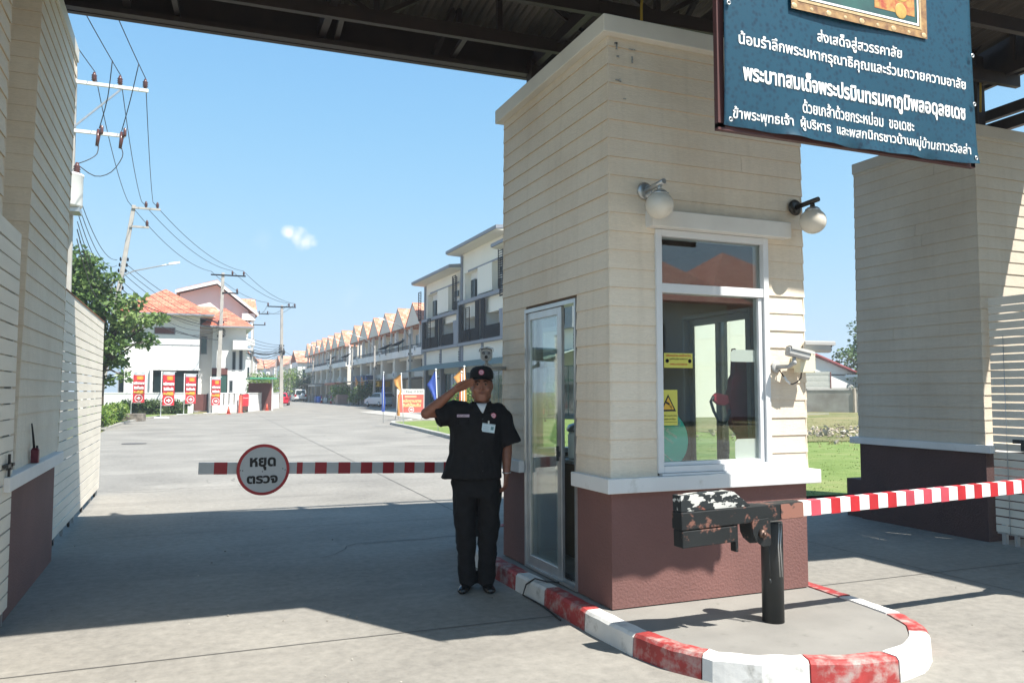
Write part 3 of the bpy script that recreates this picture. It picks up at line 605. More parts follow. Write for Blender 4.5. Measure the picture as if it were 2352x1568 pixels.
# folding green sunshade leaning inside the glass
gs = empty('folding_sunshade', (2.98, BY0+.06, .98), 'round green folding sunshade leaning inside the booth window', 'sunshade')
cx, cz, ra = 2.975, 1.205, .25; ys = BY0+.05; T = Matrix.Translation((cx, ys, cz)) @ Matrix.Rotation(R(8), 4, 'Y')
b = MB(); b.add([T @ Vector((ra*.98*math.cos(a), 0, ra*.88*math.sin(a))) for a in [2*math.pi*k/40 for k in range(40)]]+[T @ Vector((ra*.98*math.cos(a), .006, ra*.88*math.sin(a))) for a in [2*math.pi*k/40 for k in range(40)]], [tuple(range(40)), tuple(range(40, 80))]+[(i, (i+1) % 40, 40+(i+1) % 40, 40+i) for i in range(40)])
b.build('fabric', mat('green_fabric', (.04, .55, .42), .6, noise_amt=.15, nscale=6), gs)
b = MB(); b.tube([T @ Vector((ra*math.cos(a), 0, ra*.9*math.sin(a))) for a in [2*math.pi*k/40 for k in range(41)]], .005, 6); b.build('rim', M['black'], gs)
xd = Vector((math.cos(R(-32)), 0, math.sin(R(-32)))); zd_ = Vector((-math.sin(R(-32)), 0, math.cos(R(-32))))
M['mint'] = mat('mint_print', (.45, .62, .56), .6)
text('Bike. Express.', .17, M['mint'], (3.058, ys-.002, 1.262), xd, zd_, 'print', gs, bold=.006); text('รวมในแอพเดียว', .15, M['mint'], (3.035, ys-.002, 1.225), xd, zd_, 'print', gs)
b = MB()
for (px, pz, rr_) in ((3.128, 1.317, .026), (3.128, 1.317, .017), (3.075, 1.345, .024), (3.075, 1.345, .015)):
    b.tube([(px+rr_*math.cos(a), ys-.003, pz+rr_*math.sin(a)) for a in [R(-200)+R(250)*k/14 for k in range(15)]], .0022, 5)
for o2 in (0, .012): b.tube([(3.108+o2, ys-.003, 1.335), (3.124+o2, ys-.003, 1.375)], .0022, 5); b.tube([(2.985+o2, ys-.003, 1.14-o2), (3.04+o2, ys-.003, 1.1-o2), (3.085+o2, ys-.003, 1.06), (3.09+o2, ys-.003, 1.01)], .003, 5)
b.build('emblem', M['mint'], gs)
# red vest hanging inside on the right
vs = empty('hanging_vest', (3.72, 5.0, 1.75), 'dark red vest with black straps hanging in the booth window', 'vest')
M['vest'] = mat('vest_red', (.2, .015, .025), .8, noise_amt=.5, nscale=9); M['vest2'] = mat('vest_bright', (.5, .04, .07), .8, noise_amt=.2)
def blanket(pts, y, th, m, nm, par):
    b = MB(); b.prism([(x, y, z) for x, z in pts], (0, th, 0)); return b.build(nm, m, par, bevel=.008)
blanket([(3.80, 1.86), (3.83, 1.8), (3.9, 1.75), (3.9, 1.14), (3.84, 1.16), (3.82, 1.22), (3.77, 1.26), (3.76, 1.3), (3.74, 1.42), (3.73, 1.5), (3.755, 1.56), (3.76, 1.62), (3.785, 1.66)], 4.86, .06, M['vest'], 'body', vs)
blanket([(3.6, 1.5), (3.63, 1.525), (3.74, 1.505), (3.75, 1.45), (3.7, 1.43), (3.64, 1.44), (3.61, 1.46)], 4.87, .03, M['vest2'], 'pocket', vs)
b = MB(); b.tube([(3.6, 4.87, 1.5), (3.575, 4.87, 1.46), (3.6, 4.87, 1.39), (3.645, 4.87, 1.315), (3.69, 4.87, 1.3), (3.72, 4.87, 1.33), (3.745, 4.87, 1.4)], .011, 6); b.build('strap', M['black'], vs)
# pedestal fan, bench, water jug inside
fn = empty('pedestal_fan', (2.98, 5.42, BZ+.03), 'pink pedestal fan standing inside the booth door', 'fan')
M['pink'] = mat('pink_plastic', (.5, .3, .28), .4, noise_amt=.1)
b = MB(); b.lathe([(0, 0), (.13, 0), (.135, .02), (.12, .05), (.04, .08), (.025, .12), (.02, .55), (0, .55)], (2.98, 5.42, BZ+.03), 24); b.build('stand', M['pink'], fn)
b = MB(); b.ball((2.98, 5.42, .76), .07, 16, sz=(1, 1.2, 1)); b.build('motor', M['pink'], fn)
b = MB()
for k in range(7): b.lathe([(.2-.0*k, -.05+.016*k), (.203, -.047+.016*k)], (2.99, 5.29, .76), 26, axis='Y') if k in (0, 6) else None
b.lathe([(.203, -.05), (.205, 0), (.203, .05), (.198, .05), (.2, 0), (.198, -.05), (.203, -.05)], (2.99, 5.29, .76), 30, axis='Y')
for k in range(28):
    a = 2*math.pi*k/28; b.tube([(2.99+.03*math.cos(a), 5.235, .76+.03*math.sin(a)), (2.99+.2*math.cos(a), 5.25, .76+.2*math.sin(a))], .0018, 4)
b.build('grille', M['pink'], fn)
b = MB()
for k in range(3):
    a0 = 2.1*k; b.add([(2.99, 5.29, .76)]+[(2.99+.16*math.cos(a0+u), 5.28+.02*u, .76+.16*math.sin(a0+u)) for u in (0, .4, .8, 1.2)], [(0, 1, 2, 3, 4)])
b.build('blade', mat('fan_blade', (.1, .14, .15), .3), fn)
dk = empty('desk', (3.6, 6.1, BZ), 'plain grey counter along the back of the booth', 'desk')
b = MB(); b.box(3.0, 5.98, .93, 4.1, 6.34, .96); b.build('top', M['alu'], dk); b = MB(); b.box(3.02, 6.0, BZ+.03, 3.06, 6.32, .93); b.build('side_panel', M['inner'], dk); b = MB(); b.box(4.03, 6.0, BZ+.03, 4.07, 6.32, .93); b.build('side_panel', M['inner'], dk)
jg = empty('water_jug', (3.12, 6.1, .96), 'white lidded water jug on the booth counter', 'jug')
b = MB(); b.lathe([(0, 0), (.09, 0), (.095, .02), (.095, .2), (.085, .23), (0, .23)], (3.13, 6.12, .962), 24); b.build('body', M['paper'], jg)
b = MB(); b.lathe([(0, .232), (.1, .232), (.11, .25), (.09, .29), (.03, .31), (0, .31)], (3.13, 6.12, .962), 24); b.build('lid', M['alu'], jg)
b = MB(); b.tube([(2.66, 5.33, .15), (2.63, 5.33, .138), (2.5, 5.42, .138), (2.44, 5.5, .15), (2.39, 5.55, .1), (2.385, 5.6, .012), (2.40, 5.25, .01), (2.36, 4.9, .01)], .006, 8)
b.build('power_cable', M['rubber'], label='thin black cable trailing out of the booth door over the kerb', cat='cable')

# ---------------------------------------------------------------- near barrier
PX, PY, ZI = 3.39, 4.02, .122
nb = empty('barrier_gate', (PX, PY, ZI), 'raised arm barrier with worn black counterweight in front of the booth', 'barrier')
b = MB(); b.lathe([(0, 0), (.066, 0), (.066, .60), (.062, .61), (0, .61)], (PX, PY, ZI), 28); b.build('post', M['black'], nb)
YA = PY-.16
# local frame along the arm: slope up to the right
tilt = .0235; ax = Vector((math.cos(tilt), 0, math.sin(tilt))); az = Vector((-math.sin(tilt), 0, math.cos(tilt))); A0 = Vector((3.283, YA, .822))
def ap(s, h, y=0): return A0+ax*s+az*h+Vector((0, y, 0))
def aprism(pts, y0, y1, m, nm, par=nb, bev=.004):
    q = MB(); q.prism([ap(s, h, y0) for s, h in pts], (0, y1-y0, 0)); return q.build(nm, m, par, bevel=bev)
aprism([(-.69, .052), (-.69, .142), (-.36, .147), (-.325, .14), (-.215, .056), (-.215, .052)], -.042, .042, M['peel'], 'top_weight', bev=.006)
aprism([(-.695, -.05), (-.695, .05), (-.02, .05), (.17, .05), (.17, -.047), (-.06, -.046), (-.2, -.046)], -.05, .05, M['rust_black'], 'beam_sleeve', bev=.006)
aprism([(-.69, -.15), (-.69, -.053), (-.315, -.053), (-.315, -.145)], -.046, .046, M['rust_black'], 'lower_weight', bev=.006)
aprism([(-.31, -.21), (-.31, -.05), (-.29, -.05), (-.29, -.21)], -.02, .03, M['rust_black'], 'stop_bracket')
aprism([(.0, -.042), (.0, .045), (.168, .045), (.168, -.042)], -.054, -.049, M['rusty'], 'primer_plate', bev=0)
pl = [(-.21, -.03), (-.10, -.025), (-.088, -.035), (-.088, -.178), (-.10, -.188), (-.15, -.186), (-.195, -.15), (-.215, -.11), (-.22, -.05)]
aprism(pl, -.062, -.052, M['rust_black'], 'pivot_plate', bev=.002); aprism(pl, .05, .06, M['rust_black'], 'pivot_plate', bev=.002)
q = MB(); c = ap(-.155, -.11, -.062); q.lathe([(0, -.02), (.022, -.02), (.026, 0), (0, 0)], c, 14, axis='Y'); q.lathe([(0, -.034), (.011, -.034), (.011, -.02), (0, -.02)], c, 8, axis='Y'); q.build('pivot_bolt', mat('rusty_bolt', (.14, .09, .07), .5, metal=.6, noise_amt=.5, nscale=40), nb)
q = MB()
for dx in (-.012, .004): q.tube([(PX-.035+dx, PY-.125, .74), (PX-.04+dx, PY-.118, .6), (PX-.032+dx, PY-.12, .42)], .004, 6)
q.build('hanging_wire', M['alu'], nb); q = MB(); q.tube([(PX-.085, PY-.08, .7), (PX-.09, PY-.08, .5), (PX-.085, PY-.08, .4)], .0035, 6); q.ball((PX-.087, PY-.08, .39), .009, 8, sz=(1, 1, 1.8)); q.build('chain', M['black'], nb)
# striped arm
k = 0; s = .17; ws = .088; arm_s = []
arm = aprism([(.17, -.044), (.17, .044), (3.55, .044), (3.55, -.044)], -.028, .028, mat('arm_white', (.78, .77, .75), .45, noise_amt=.08, nscale=8, n2=(14, (.35, .3, .25), .66, .72)), 'arm', bev=.003)
while s < 3.4:
    m_ = M['redfade'] if k in (0, 5, 6, 7) else M['red']; e0, e1 = s+.082, s+.082+.074
    t = .0016; q = MB(); q.prism([ap(e0, -.044-t, -.028-t), ap(e1, -.044-t, -.028-t), ap(e1, .044+t, -.028-t), ap(e0, .044+t, -.028-t)], (0, .056+2*t, 0)); q.build('stripe', m_, arm); s = e1; k += 1
# round sign near the tip (out of the photograph's frame; its shadow falls on the road)
M['signface'] = mat('sign_white', (.5, .53, .55), .35, noise_amt=.06, nscale=6)
def stop_disc(c, r, par, T=None):
    q = MB(); q.lathe([(0, 0), (r, 0), (r, -.006), (0, -.006)], c, 44, axis='Y', smooth=False); d = q.build('sign_disc', M['red'], par)
    q = MB(); q.lathe([(0, 0), (r*.885, 0), (r*.885, -.002), (0, -.002)], (c[0], c[1]-.0075, c[2]), 44, axis='Y', smooth=False); f = q.build('sign_face', M['signface'], d)
    y = c[1]-.0105
    text('หยุด', r*.98, M['ink'], (c[0]-.02*r, y, c[2]+.23*r), Xd, Zd, 'word', d, bold=.028, h=r*.5); text('ตรวจ', r*1.17, M['ink'], (c[0]-.03*r, y, c[2]-.38*r), Xd, Zd, 'word', d, bold=.028, h=r*.31)
    q = MB()
    for (x, z) in ((-.86, 0), (-.77, -.01), (.74, .02), (.83, -.03), (-.03, -.07)): q.lathe([(0, -.001), (.022*r, -.001), (.022*r, 0), (0, 0)], (c[0]+x*r, y, c[2]+z*r), 8, axis='Y')
    q.build('rivet', M['ink'], d)
    return d
cc = ap(2.98, 0, -.036); stop_disc((cc.x, cc.y, cc.z), .235, nb)

# ---------------------------------------------------------------- far barrier
FY = 7.45
fbar = empty('barrier_gate', (2.62, 7.5, .122), 'lowered striped barrier arm with round stop sign behind the guard', 'barrier')
z0, z1 = .872, .79; F0 = Vector((.125, FY, z0)); F1 = Vector((2.75, FY, z1)); fd = (F1-F0).normalized(); fu = Vector((-fd.z, 0, fd.x))
def fp(s, h, y=0): return F0+fd*s+fu*h+Vector((0, y, 0))
q = MB(); q.prism([fp(0, -.05, -.015), fp(2.63, -.05, -.015), fp(2.63, .05, -.015), fp(0, .05, -.015)], (0, .03, 0)); fa = q.build('arm', mat('arm_grey', (.55, .57, .58), .45, noise_amt=.08, nscale=8), fbar, bevel=.003)
fpx = [(488, 516), (667, 680), (708, 735), (762, 790), (815, 842), (868, 895), (921, 946), (971, 997), (1020, 1047), (1068, 1094)]
for (a, b_) in fpx:
    s0 = (a-456)/(1035-456)*2.269; s1 = (b_-456)/(1035-456)*2.269; t = .0015
    q = MB(); q.prism([fp(s0, -.05-t, -.015-t), fp(s1, -.05-t, -.015-t), fp(s1, .05+t, -.015-t), fp(s0, .05+t, -.015-t)], (0, .03+2*t, 0)); q.build('stripe', mat('far_red', (.38, .01, .02), .45, noise_amt=.1), fa)
stop_disc((.66, FY-.03, .845), .225, fbar)
q = MB(); q.box(2.58, 7.40, .122, 2.76, 7.62, .95); q.build('post', M['black'], fbar, bevel=.01)
# ---------------------------------------------------------------- left gate pillar
def pillar(name, label, x0, x1, yb0, yb1, yt0, yt1, ztop, base=None, cap=True, sm=None):
    e = empty(name, ((x0+x1)/2, (yb0+yb1)/2, 0), label, 'pillar'); b = MB(); zb = .985
    siding(b, (x0, yb0), (x0, yt0), (x1, yb0), (x1, yt0), (0, -1), zb, ztop, .1285, seed=int(x0*7)+1)
    siding(b, (x1, yb0), (x1, yt0), (x1, yb1), (x1, yt1), (1, 0), zb, ztop, .1285, seed=int(x0*7)+2)
    siding(b, (x0, yb1), (x0, yt1), (x0, yb0), (x0, yt0), (-1, 0), zb, ztop, .1285, seed=int(x0*7)+3)
    siding(b, (x1, yb1), (x1, yt1), (x0, yb1), (x0, yt1), (0, 1), zb, ztop, .1285, seed=int(x0*7)+4)
    b.build('siding', sm or SM, e)
    c = MB(); c.add([(x0, yb0, zb-.1), (x1, yb0, zb-.1), (x1, yb1, zb-.1), (x0, yb1, zb-.1), (x0, yt0, ztop), (x1, yt0, ztop), (x1, yt1, ztop), (x0, yt1, ztop)], [(0, 1, 5, 4), (1, 2, 6, 5), (2, 3, 7, 6), (3, 0, 4, 7), (4, 5, 6, 7), (0, 3, 2, 1)]); c.build('core', M['inner'], e)
    if cap:
        c = MB(); c.box(x0-.025, yt0-.025, ztop-.1, x1+.025, yt1+.025, ztop+.03); c.build('cap', mat('cap_paint', (.7, .66, .58)) if sm is None else mat('shade_toned_cap', (.52, .47, .4), .6, noise_amt=.15, nscale=2), e, bevel=.005)  # right pillar's cap colour is darkened to carry its shade
    return e
lp = pillar('gate_pillar', 'tall cream clapboard gate pillar on the left with white ledge and maroon base', -2.5, -1.105, 6.55, 8.62, 6.98, 9.0, 4.98)
b = MB(); b.box(-2.5, 6.22, 0, -1.088, 8.4, .885); b.build('plinth', M['maroon'], lp); b = MB(); b.box(-2.45, 8.402, 0, -1.13, 8.60, .5); b.build('plinth_step', M['maroon'], lp)
b = MB(); b.box(-2.55, 5.98, .888, -1.02, 8.42, .985); b.build('ledge', M['white'], lp, bevel=.005)
l2 = pillar('gate_pillar', 'nearest cream clapboard pillar at the top left edge', -2.5, -1.125, 4.3, 5.86, 4.3, 5.98, 4.98)
b = MB(); b.box(-2.5, 4.32, 0, -1.13, 5.84, .885); b.build('plinth', M['maroon'], l2)
wt = empty('two_way_radio', (-1.05, 7.14, .986), 'dark red walkie-talkie standing on the left pillar ledge', 'walkie-talkie')
b = MB(); b.box(-1.085, 7.10, .986, -1.03, 7.15, 1.09); b.box(-1.08, 7.105, 1.09, -1.035, 7.145, 1.1); b.build('body', mat('radio_red', (.16, .012, .03), .4, noise_amt=.3), wt, bevel=.006)
b = MB(); b.tube([(-1.065, 7.12, 1.1), (-1.072, 7.115, 1.18), (-1.085, 7.11, 1.29)], [.009, .008, .005], 8); b.build('antenna', M['rubber'], wt)
b = MB(); b.lathe([(0, 0), (.008, 0), (.008, .02), (0, .02)], (-1.045, 7.12, 1.098), 10); b.build('knob', M['rubber'], wt)

# ---------------------------------------------------------------- slatted sliding gates
def gate(name, label, X, y0, y1, z0, z1, n, face, posts, m=None, group=None, gap=.011, lock=None):
    e = empty(name, (X, (y0+y1)/2, 0), label, 'gate', group); p = (z1-z0)/n; b = MB(); rr = random.Random(n+int(y0*3))
    for i in range(n):
        zz = z0+p*i; h = p-gap; dz = rr.uniform(-.003, .003)
        if i == n-1: h = p
        b.box(min(X, X-.014*face), y0, zz+dz, max(X, X-.014*face), y1, zz+h+dz)
    b.build('slats', m or M['slat'], e)
    b = MB()
    for y in posts: b.box(min(X-.016*face, X-.056*face), y-.02, z0-.02, max(X-.016*face, X-.056*face), y+.02, z1-.01); b.box(min(X-.02*face, X-.05*face), y-.012, .0, max(X-.02*face, X-.05*face), y+.012, z0-.02)
    b.box(min(X-.016*face, X-.056*face), y0, z0-.02, max(X-.016*face, X-.056*face), y1, z0+.03)
    b.build('frame', M['alu'], e)
    return e
M['rustcap'] = mat('rust_top', (.3, .12, .06), .8, noise_amt=.3)
lg = gate('sliding_gate', 'cream slatted sliding gate panel beyond the left pillar', -1.15, 8.45, 13.42, .11, 2.57, 24, 1, [8.9, 9.8, 10.7, 11.6, 12.5, 13.38])
b = MB(); b.box(-1.2, 8.6, 2.574, -1.14, 13.42, 2.584); b.build('top_rail', M['rustcap'], lg)
b = MB()
for y in (9.2, 10.4, 11.6, 12.6, 13.2): b.lathe([(0, -.012), (.035, -.012), (.04, 0), (.035, .012), (0, .012)], (-1.19, y, .04), 14, axis='X')
b.build('wheel', M['black'], lg)
ng = gate('sliding_gate', 'cream slatted gate panel at the left edge in front of the pillar', -1.055, 3.2, 6.24, .11, 2.6, 24, 1, [3.5, 4.4, 5.3, 6.2])
b = MB(); b.box(-1.05, 6.0, 1.03, -1.02, 6.06, 1.07); b.box(-1.045, 6.02, .98, -1.03, 6.04, 1.13); b.box(-1.075, 5.9, 1.05, -1.02, 6.12, 1.07); b.build('latch', M['black'], ng)

# ---------------------------------------------------------------- right gate pillar and gate
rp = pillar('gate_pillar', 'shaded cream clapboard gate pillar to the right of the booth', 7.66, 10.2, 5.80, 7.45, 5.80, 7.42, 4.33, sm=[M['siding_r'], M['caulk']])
b = MB(); b.box(7.645, 5.785, 0, 10.2, 7.44, .905); DM = mat('shade_toned_maroon', (.075, .036, .034), .75, noise_amt=.22, nscale=2, bump=.55, bscale=55); b.build('plinth', DM, rp); b = MB(); b.box(7.70, 7.442, 0, 8.4, 7.72, .46); b.build('plinth_step', DM, rp)  # plinth and step: shade worked into a darker maroon
b = MB(); b.box(7.6, 5.70, .905, 10.2, 7.56, .985); b.build('ledge', M['white'], rp, bevel=.005)
r2 = pillar('gate_pillar', 'cream pillar at the right hand end of the gateway', 7.75, 10.2, 1.0, 2.86, 1.0, 2.86, 5.7)  # unseen pillar read off its shadow; top raised to block stray sun
rg = gate('sliding_gate', 'cream slatted gate panel against the right hand pillar', 7.665, 2.9, 5.715, .12, 2.50, 29, -1, [3.4, 4.3, 5.2], gap=.014)
b = MB(); b.box(7.625, 5.30, 1.02, 7.645, 5.48, 1.06); b.box(7.63, 5.37, .95, 7.655, 5.40, 1.05); b.build('latch', M['black'], rg)
b = MB(); b.tube([(7.655, 5.56, .1), (7.655, 5.56, 2.1)], .003, 6); b.build('cable', M['alu'], rg)
b = MB(); b.box(7.67, 5.62, 0, 7.71, 5.66, .2); b.box(7.67, 5.5, 0, 7.71, 5.53, .12); b.build('foot', M['alu'], rg)
# painted plate at the end of the left base
# ---------------------------------------------------------------- gateway canopy
cn = empty('canopy', (3.2, 5.7, 4.9), 'dark steel truss canopy with corrugated roof over the gateway', 'canopy')
def rear(x): return 8.37-.125*(x+1.1) if x < 3.4 else 7.81-.05*(x-3.4)
XL, XR = -3.2, 8.62
def zr(x): return 5.13-.04*(x+1.1) if x < 3.4 else 4.95
b = MB()
xs = [XL, -1.1, 3.4, XR-.02]
P = [Vector((x, rear(x), zr(x))) for x in xs]
for p, q in zip(P[:-1], P[1:]): b.prism([p, q, q+Vector((0, 0, .34)), p+Vector((0, 0, .34))], (0, .06, 0)); b.bar(p+Vector((0, -.06, .03)), q+Vector((0, -.06, .03)), .1, .05)
b.build('rear_fascia', M['steel_dk'], cn)
lines = []
for k, dy in enumerate((.72, 1.6, 2.6, 3.6, 4.6)):
    c = MB(); hb = .0; q = [Vector((x, rear(x)-dy, zr(x)+.06+hb)) for x in xs]
    for u, v in zip(q[:-1], q[1:]):
        c.bar(u, v, .06, .13); c.bar(u+Vector((0, 0, .75)), v+Vector((0, 0, .75)), .06, .1)
    lines.append(q); x = XL; f = 0
    while x < XR-.3:
        z = zr(x)+.06; z2 = zr(x+1.2)+.06; y = rear(x)-dy; y2 = rear(x+1.2)-dy
        c.bar((x, y, z), (x, y, z+.75), .05, .05)
        if x+1.2 < XR: c.bar((x, y, z+(.75 if f else 0)), (x+1.2, y2, z2+(0 if f else .75)), .045, .045)
        f = 1-f; x += 1.2
    c.build('truss', M['steel_dk'], cn)
for x in (-2.4, -.6, 1.2, 3.42, 4.6, 6.2, 8.40):
    c = MB(); z = zr(x); y1 = rear(x)-.03; y0 = 3.15
    c.bar((x, y0, z+.2), (x, y1, z+.14), .07, .12); c.bar((x, y0, z+.92), (x, y1, z+.92), .05, .09)
    y = y0; f = 0
    while y < y1-.3:
        y2 = min(y+.9, y1-.05); c.bar((x, y, z+.2+(.7 if f else 0)), (x, y2, z+.2+(0 if f else .7)), .045, .045); c.bar((x, y2, z+.2), (x, y2, z+.9), .045, .045); y = y2; f = 1-f
    c.build('truss', M['steel_dk'], cn)
c = MB()
for x in (-1.9, -.2, 1.3, 2.5): c.bar((x, rear(x)-.72, zr(x)+.08), (x+.05, rear(x)-.04, zr(x)+.1), .05, .05); c.bar((x, rear(x)-.4, zr(x)+.3), (x, rear(x)-.4, zr(x)+.95), .04, .05)
c.bar((2.55, rear(2.55)-.72, zr(2.6)+.8), (2.35, rear(2.35)-.05, zr(2.3)+.08), .05, .05)
for y in [3.3+.62*i for i in range(8)]: c.bar((XL, y+.25, 5.98), (XR-.1, y-.1, 5.9), .05, .07)
c.build('purlin', M['steel_dk'], cn)
# corrugated sheet (ribs run front to back)
c = MB(); n = 150; vs = []
for j, t in enumerate((0, 1)):
    for i in range(n*2+1):
        x = XL-.1+(XR+.02-XL)*i/(2*n); y = 3.12-.04*(x) if j == 0 else rear(x)+.02; z = (5.98 if j == 0 else zr(x)+.36)+(.022 if i % 2 else 0)
        if j == 1: z = zr(x)+.37+(.022 if i % 2 else 0)
        vs.append((x, y, z))
c.add(vs, [(i, i+1, 2*n+2+i, 2*n+1+i) for i in range(2*n)]); c.build('roof_sheet', M['roofsheet'], cn, recalc=False)
# right-hand verge: separate rails with sky between
c = MB(); c.bar((XR, 3.1, 5.36), (XR, rear(XR)+.05, 5.14), .05, .26)
c.bar((XR+.14, 2.6, 5.42), (XR+.14, rear(XR)+.05, 5.18), .3, .04); c.bar((XR, 3.1, 5.9), (XR, rear(XR), 5.4), .04, .5); c.build('verge_board_sun_block', M['steel_dk'], cn)  # outer flap and upper board added to block sun above the rails
c = MB(); c.bar((XR, 3.1, 4.76), (XR, rear(XR), 4.735), .07, .12); c.build('rail', M['steel_dk'], cn)
c = MB(); c.bar((XR, 3.1, 4.59), (XR, rear(XR)-.2, 4.575), .07, .13); c.build('rail', M['steel_dk'], cn)
c = MB(); c.prism([(XL, 3.2, 4.98), (XR, 3.12, 4.86), (XR, 3.12, 6.05), (XL, 3.2, 6.15)], (0, .05, 0)); c.build('front_fascia', M['steel_dk'], cn)
for (x, y, z0, z1) in ((3.42, 7.7, 0, 5.1), (8.40, 6.32, 4.36, 5.4), (8.40, 3.3, 0, 5.2), (-2.0, 7.9, 5.0, 5.3), (-2.0, 5.2, 5.0, 5.4)):
    c = MB(); c.cbox((x, y, (z0+z1)/2), (.13, .13, z1-z0)); c.build('column', M['steel_dk'], cn)
c = MB(); c.tube([(8.36, 6.22, 5.2), (8.33, 6.2, 4.98), (8.34, 6.22, 4.72)], .012, 6); c.tube([(3.75, 6.0, 5.2), (3.72, 6.0, 5.0), (3.73, 6.02, 4.7)], .012, 6)
c.build('cable', mat('yellow_cable', (.45, .3, .03), .6), cn)
# a fluorescent luminaire bracket seen at the very top edge
c = MB(); c.lathe([(0, 0), (.09, 0), (.12, .05), (.05, .1), (0, .1)], (1.35, 6.75, 5.0), 20); lm = c.build('ceiling_lamp', M['alu'], label='small round metal lamp hanging under the canopy at the top edge', cat='lamp'); 
c = MB(); c.tube([(1.35, 6.75, 5.1), (1.35, 6.75, 5.4)], .01, 6); c.build('rod', M['steel_dk'], lm)

# ---------------------------------------------------------------- banner on a steel frame
bn = empty('banner', (3.35, 3.2, 2.86), 'dark blue hanging banner with white Thai lettering and a gilt picture frame', 'banner')
M['ban'] = bpy.data.materials.new('banner_vinyl'); m = M['ban']; m.use_nodes = True; t = m.node_tree; bs = t.nodes["Principled BSDF"]
g = t.nodes.new("ShaderNodeNewGeometry"); vo = t.nodes.new("ShaderNodeTexVoronoi"); vo.inputs["Scale"].default_value = 34; n_ = t.nodes.new("ShaderNodeTexNoise"); n_.inputs["Scale"].default_value = 16; n_.inputs["Detail"].default_value = 5; n_.inputs["Distortion"].default_value = 1.5
t.links.new(g.outputs["Position"], n_.inputs["Vector"]); t.links.new(g.outputs["Position"], vo.inputs["Vector"])
ad = t.nodes.new("ShaderNodeMath"); ad.operation = 'ADD'; t.links.new(vo.outputs["Distance"], ad.inputs[0]); t.links.new(n_.outputs[0], ad.inputs[1])
cr = t.nodes.new("ShaderNodeValToRGB"); cr.color_ramp.elements[0].position = .5; cr.color_ramp.elements[0].color = (.008, .026, .05, 1); cr.color_ramp.elements[1].position = 1.15; cr.color_ramp.elements[1].color = (.012, .058, .095, 1); t.links.new(ad.outputs[0], cr.inputs[0]); t.links.new(cr.outputs[0], bs.inputs["Base Color"]); bs.inputs["Roughness"].default_value = .32
bx0, bx1, bz0, bz1, by = 2.46, 4.235, 2.862, 5.1, 3.2
def bwave(x, z):
    u = (x-bx0)/(bx1-bx0); k = math.exp(-(z-bz0)/.06)
    return by+.006*math.sin(u*9+z*3)+k*(.012*math.sin(u*17)+.008*math.sin(u*41+1))-.004
c = MB(); nx, nz_ = 90, 90; vs = []
for j in range(nz_+1):
    for i in range(nx+1):
        x = bx0+(bx1-bx0)*i/nx; z = bz0+(bz1-bz0)*(j/nz_)**1.6; sag = .012*math.sin((i/nx)*math.pi)*(1-(j/nz_)**1.6) if j < 20 else 0
        vs.append((x, bwave(x, z), z-sag-.012*i/nx*(1-j/nz_)))
c.add(vs, [(j*(nx+1)+i, j*(nx+1)+i+1, (j+1)*(nx+1)+i+1, (j+1)*(nx+1)+i) for j in range(nz_) for i in range(nx)], smooth=True)
sh = c.build('vinyl_sheet', M['ban'], bn, recalc=False); sd_ = sh.modifiers.new('thickness', 'SOLIDIFY'); sd_.thickness = .002; sd_.offset = -1
M['banframe'] = mat('banner_frame_maroon', (.09, .028, .025), .5, noise_amt=.2)
c = MB(); c.box(bx0-.025, by+.02, bz0-.01, bx0+.015, by+.05, bz1); c.box(bx1-.015, by+.02, bz0-.02, bx1+.022, by+.05, bz1); c.box(bx0-.025, by+.02, bz0-.022, bx1+.02, by+.05, bz0+.012)
for x in (3.0, 3.6): c.box(x, by+.021, bz0, x+.03, by+.048, bz1)
c.build('frame', M['banframe'], bn)
M['bw'] = mat('banner_white', (.78, .78, .76), .4)
yt = by-.018
for s_, w_, x_, z_, bo, h_ in (('ส่งเสด็จสู่สวรรคาลัย', .60, 3.365, 3.412, .006, .088), ('น้อมรำลึกพระมหากรุณาธิคุณและร่วมถวายความอาลัย', 1.62, 3.355, 3.308, .006, .09), ('พระบาทสมเด็จพระปรมินทรมหาภูมิพลอดุลยเดช', 1.58, 3.36, 3.135, .022, .132), ('ด้วยเกล้าด้วยกระหม่อม  ขอเดชะ', .80, 3.345, 3.018, .004, .074), ('ข้าพระพุทธเจ้า  ผู้บริหาร  และพสกนิกรชาวบ้านหมู่บ้านถาวรวิลล่า', 1.67, 3.345, 2.922, .004, .08)):
    to = text(s_, w_, M['bw'], (x_, yt, z_), Xd, Zd, 'lettering', bn, bold=bo, h=h_); ob = org(bn)
    for v in to.data.vertices:
        wx, wz = v.co.x+ob.x, v.co.z+ob.z; v.co.y = bwave(wx, wz)-.0022-ob.y+(v.co.y+ob.y-yt)*.1
# printed gilt picture frame with a plain coloured picture
M['gilt'] = mat('gilt_print', (.45, .27, .11), .45, col2=(.2, .1, .05), nscale=26, detail=6)
M['gilt2'] = mat('gilt_print_light', (.62, .45, .24), .45, noise_amt=.3, nscale=40)
def fr(x0, x1, z0, z1, w, m_, y, nm):
    c = MB(); frame_rect(c, x0, x1, z0, z1, w, y-.001, y); return c.build(nm, m_, bn)
fr(2.88, 3.855, 3.528, 4.7, .05, M['gilt'], yt, 'printed_frame'); fr(2.925, 3.81, 3.573, 4.66, .014, M['gilt2'], yt-.002, 'printed_frame'); fr(2.945, 3.79, 3.592, 4.64, .012, M['bw'], yt-.003, 'printed_frame')
c = MB()
for k in range(9):
    for (x, z) in ((2.9+.93*k/8, 3.545),): c.ball((x, yt-.001, z), .02 if k % 2 == 0 else .012, 10, sz=(1, .12, .8))
c.build('ornament', M['gilt2'], bn)
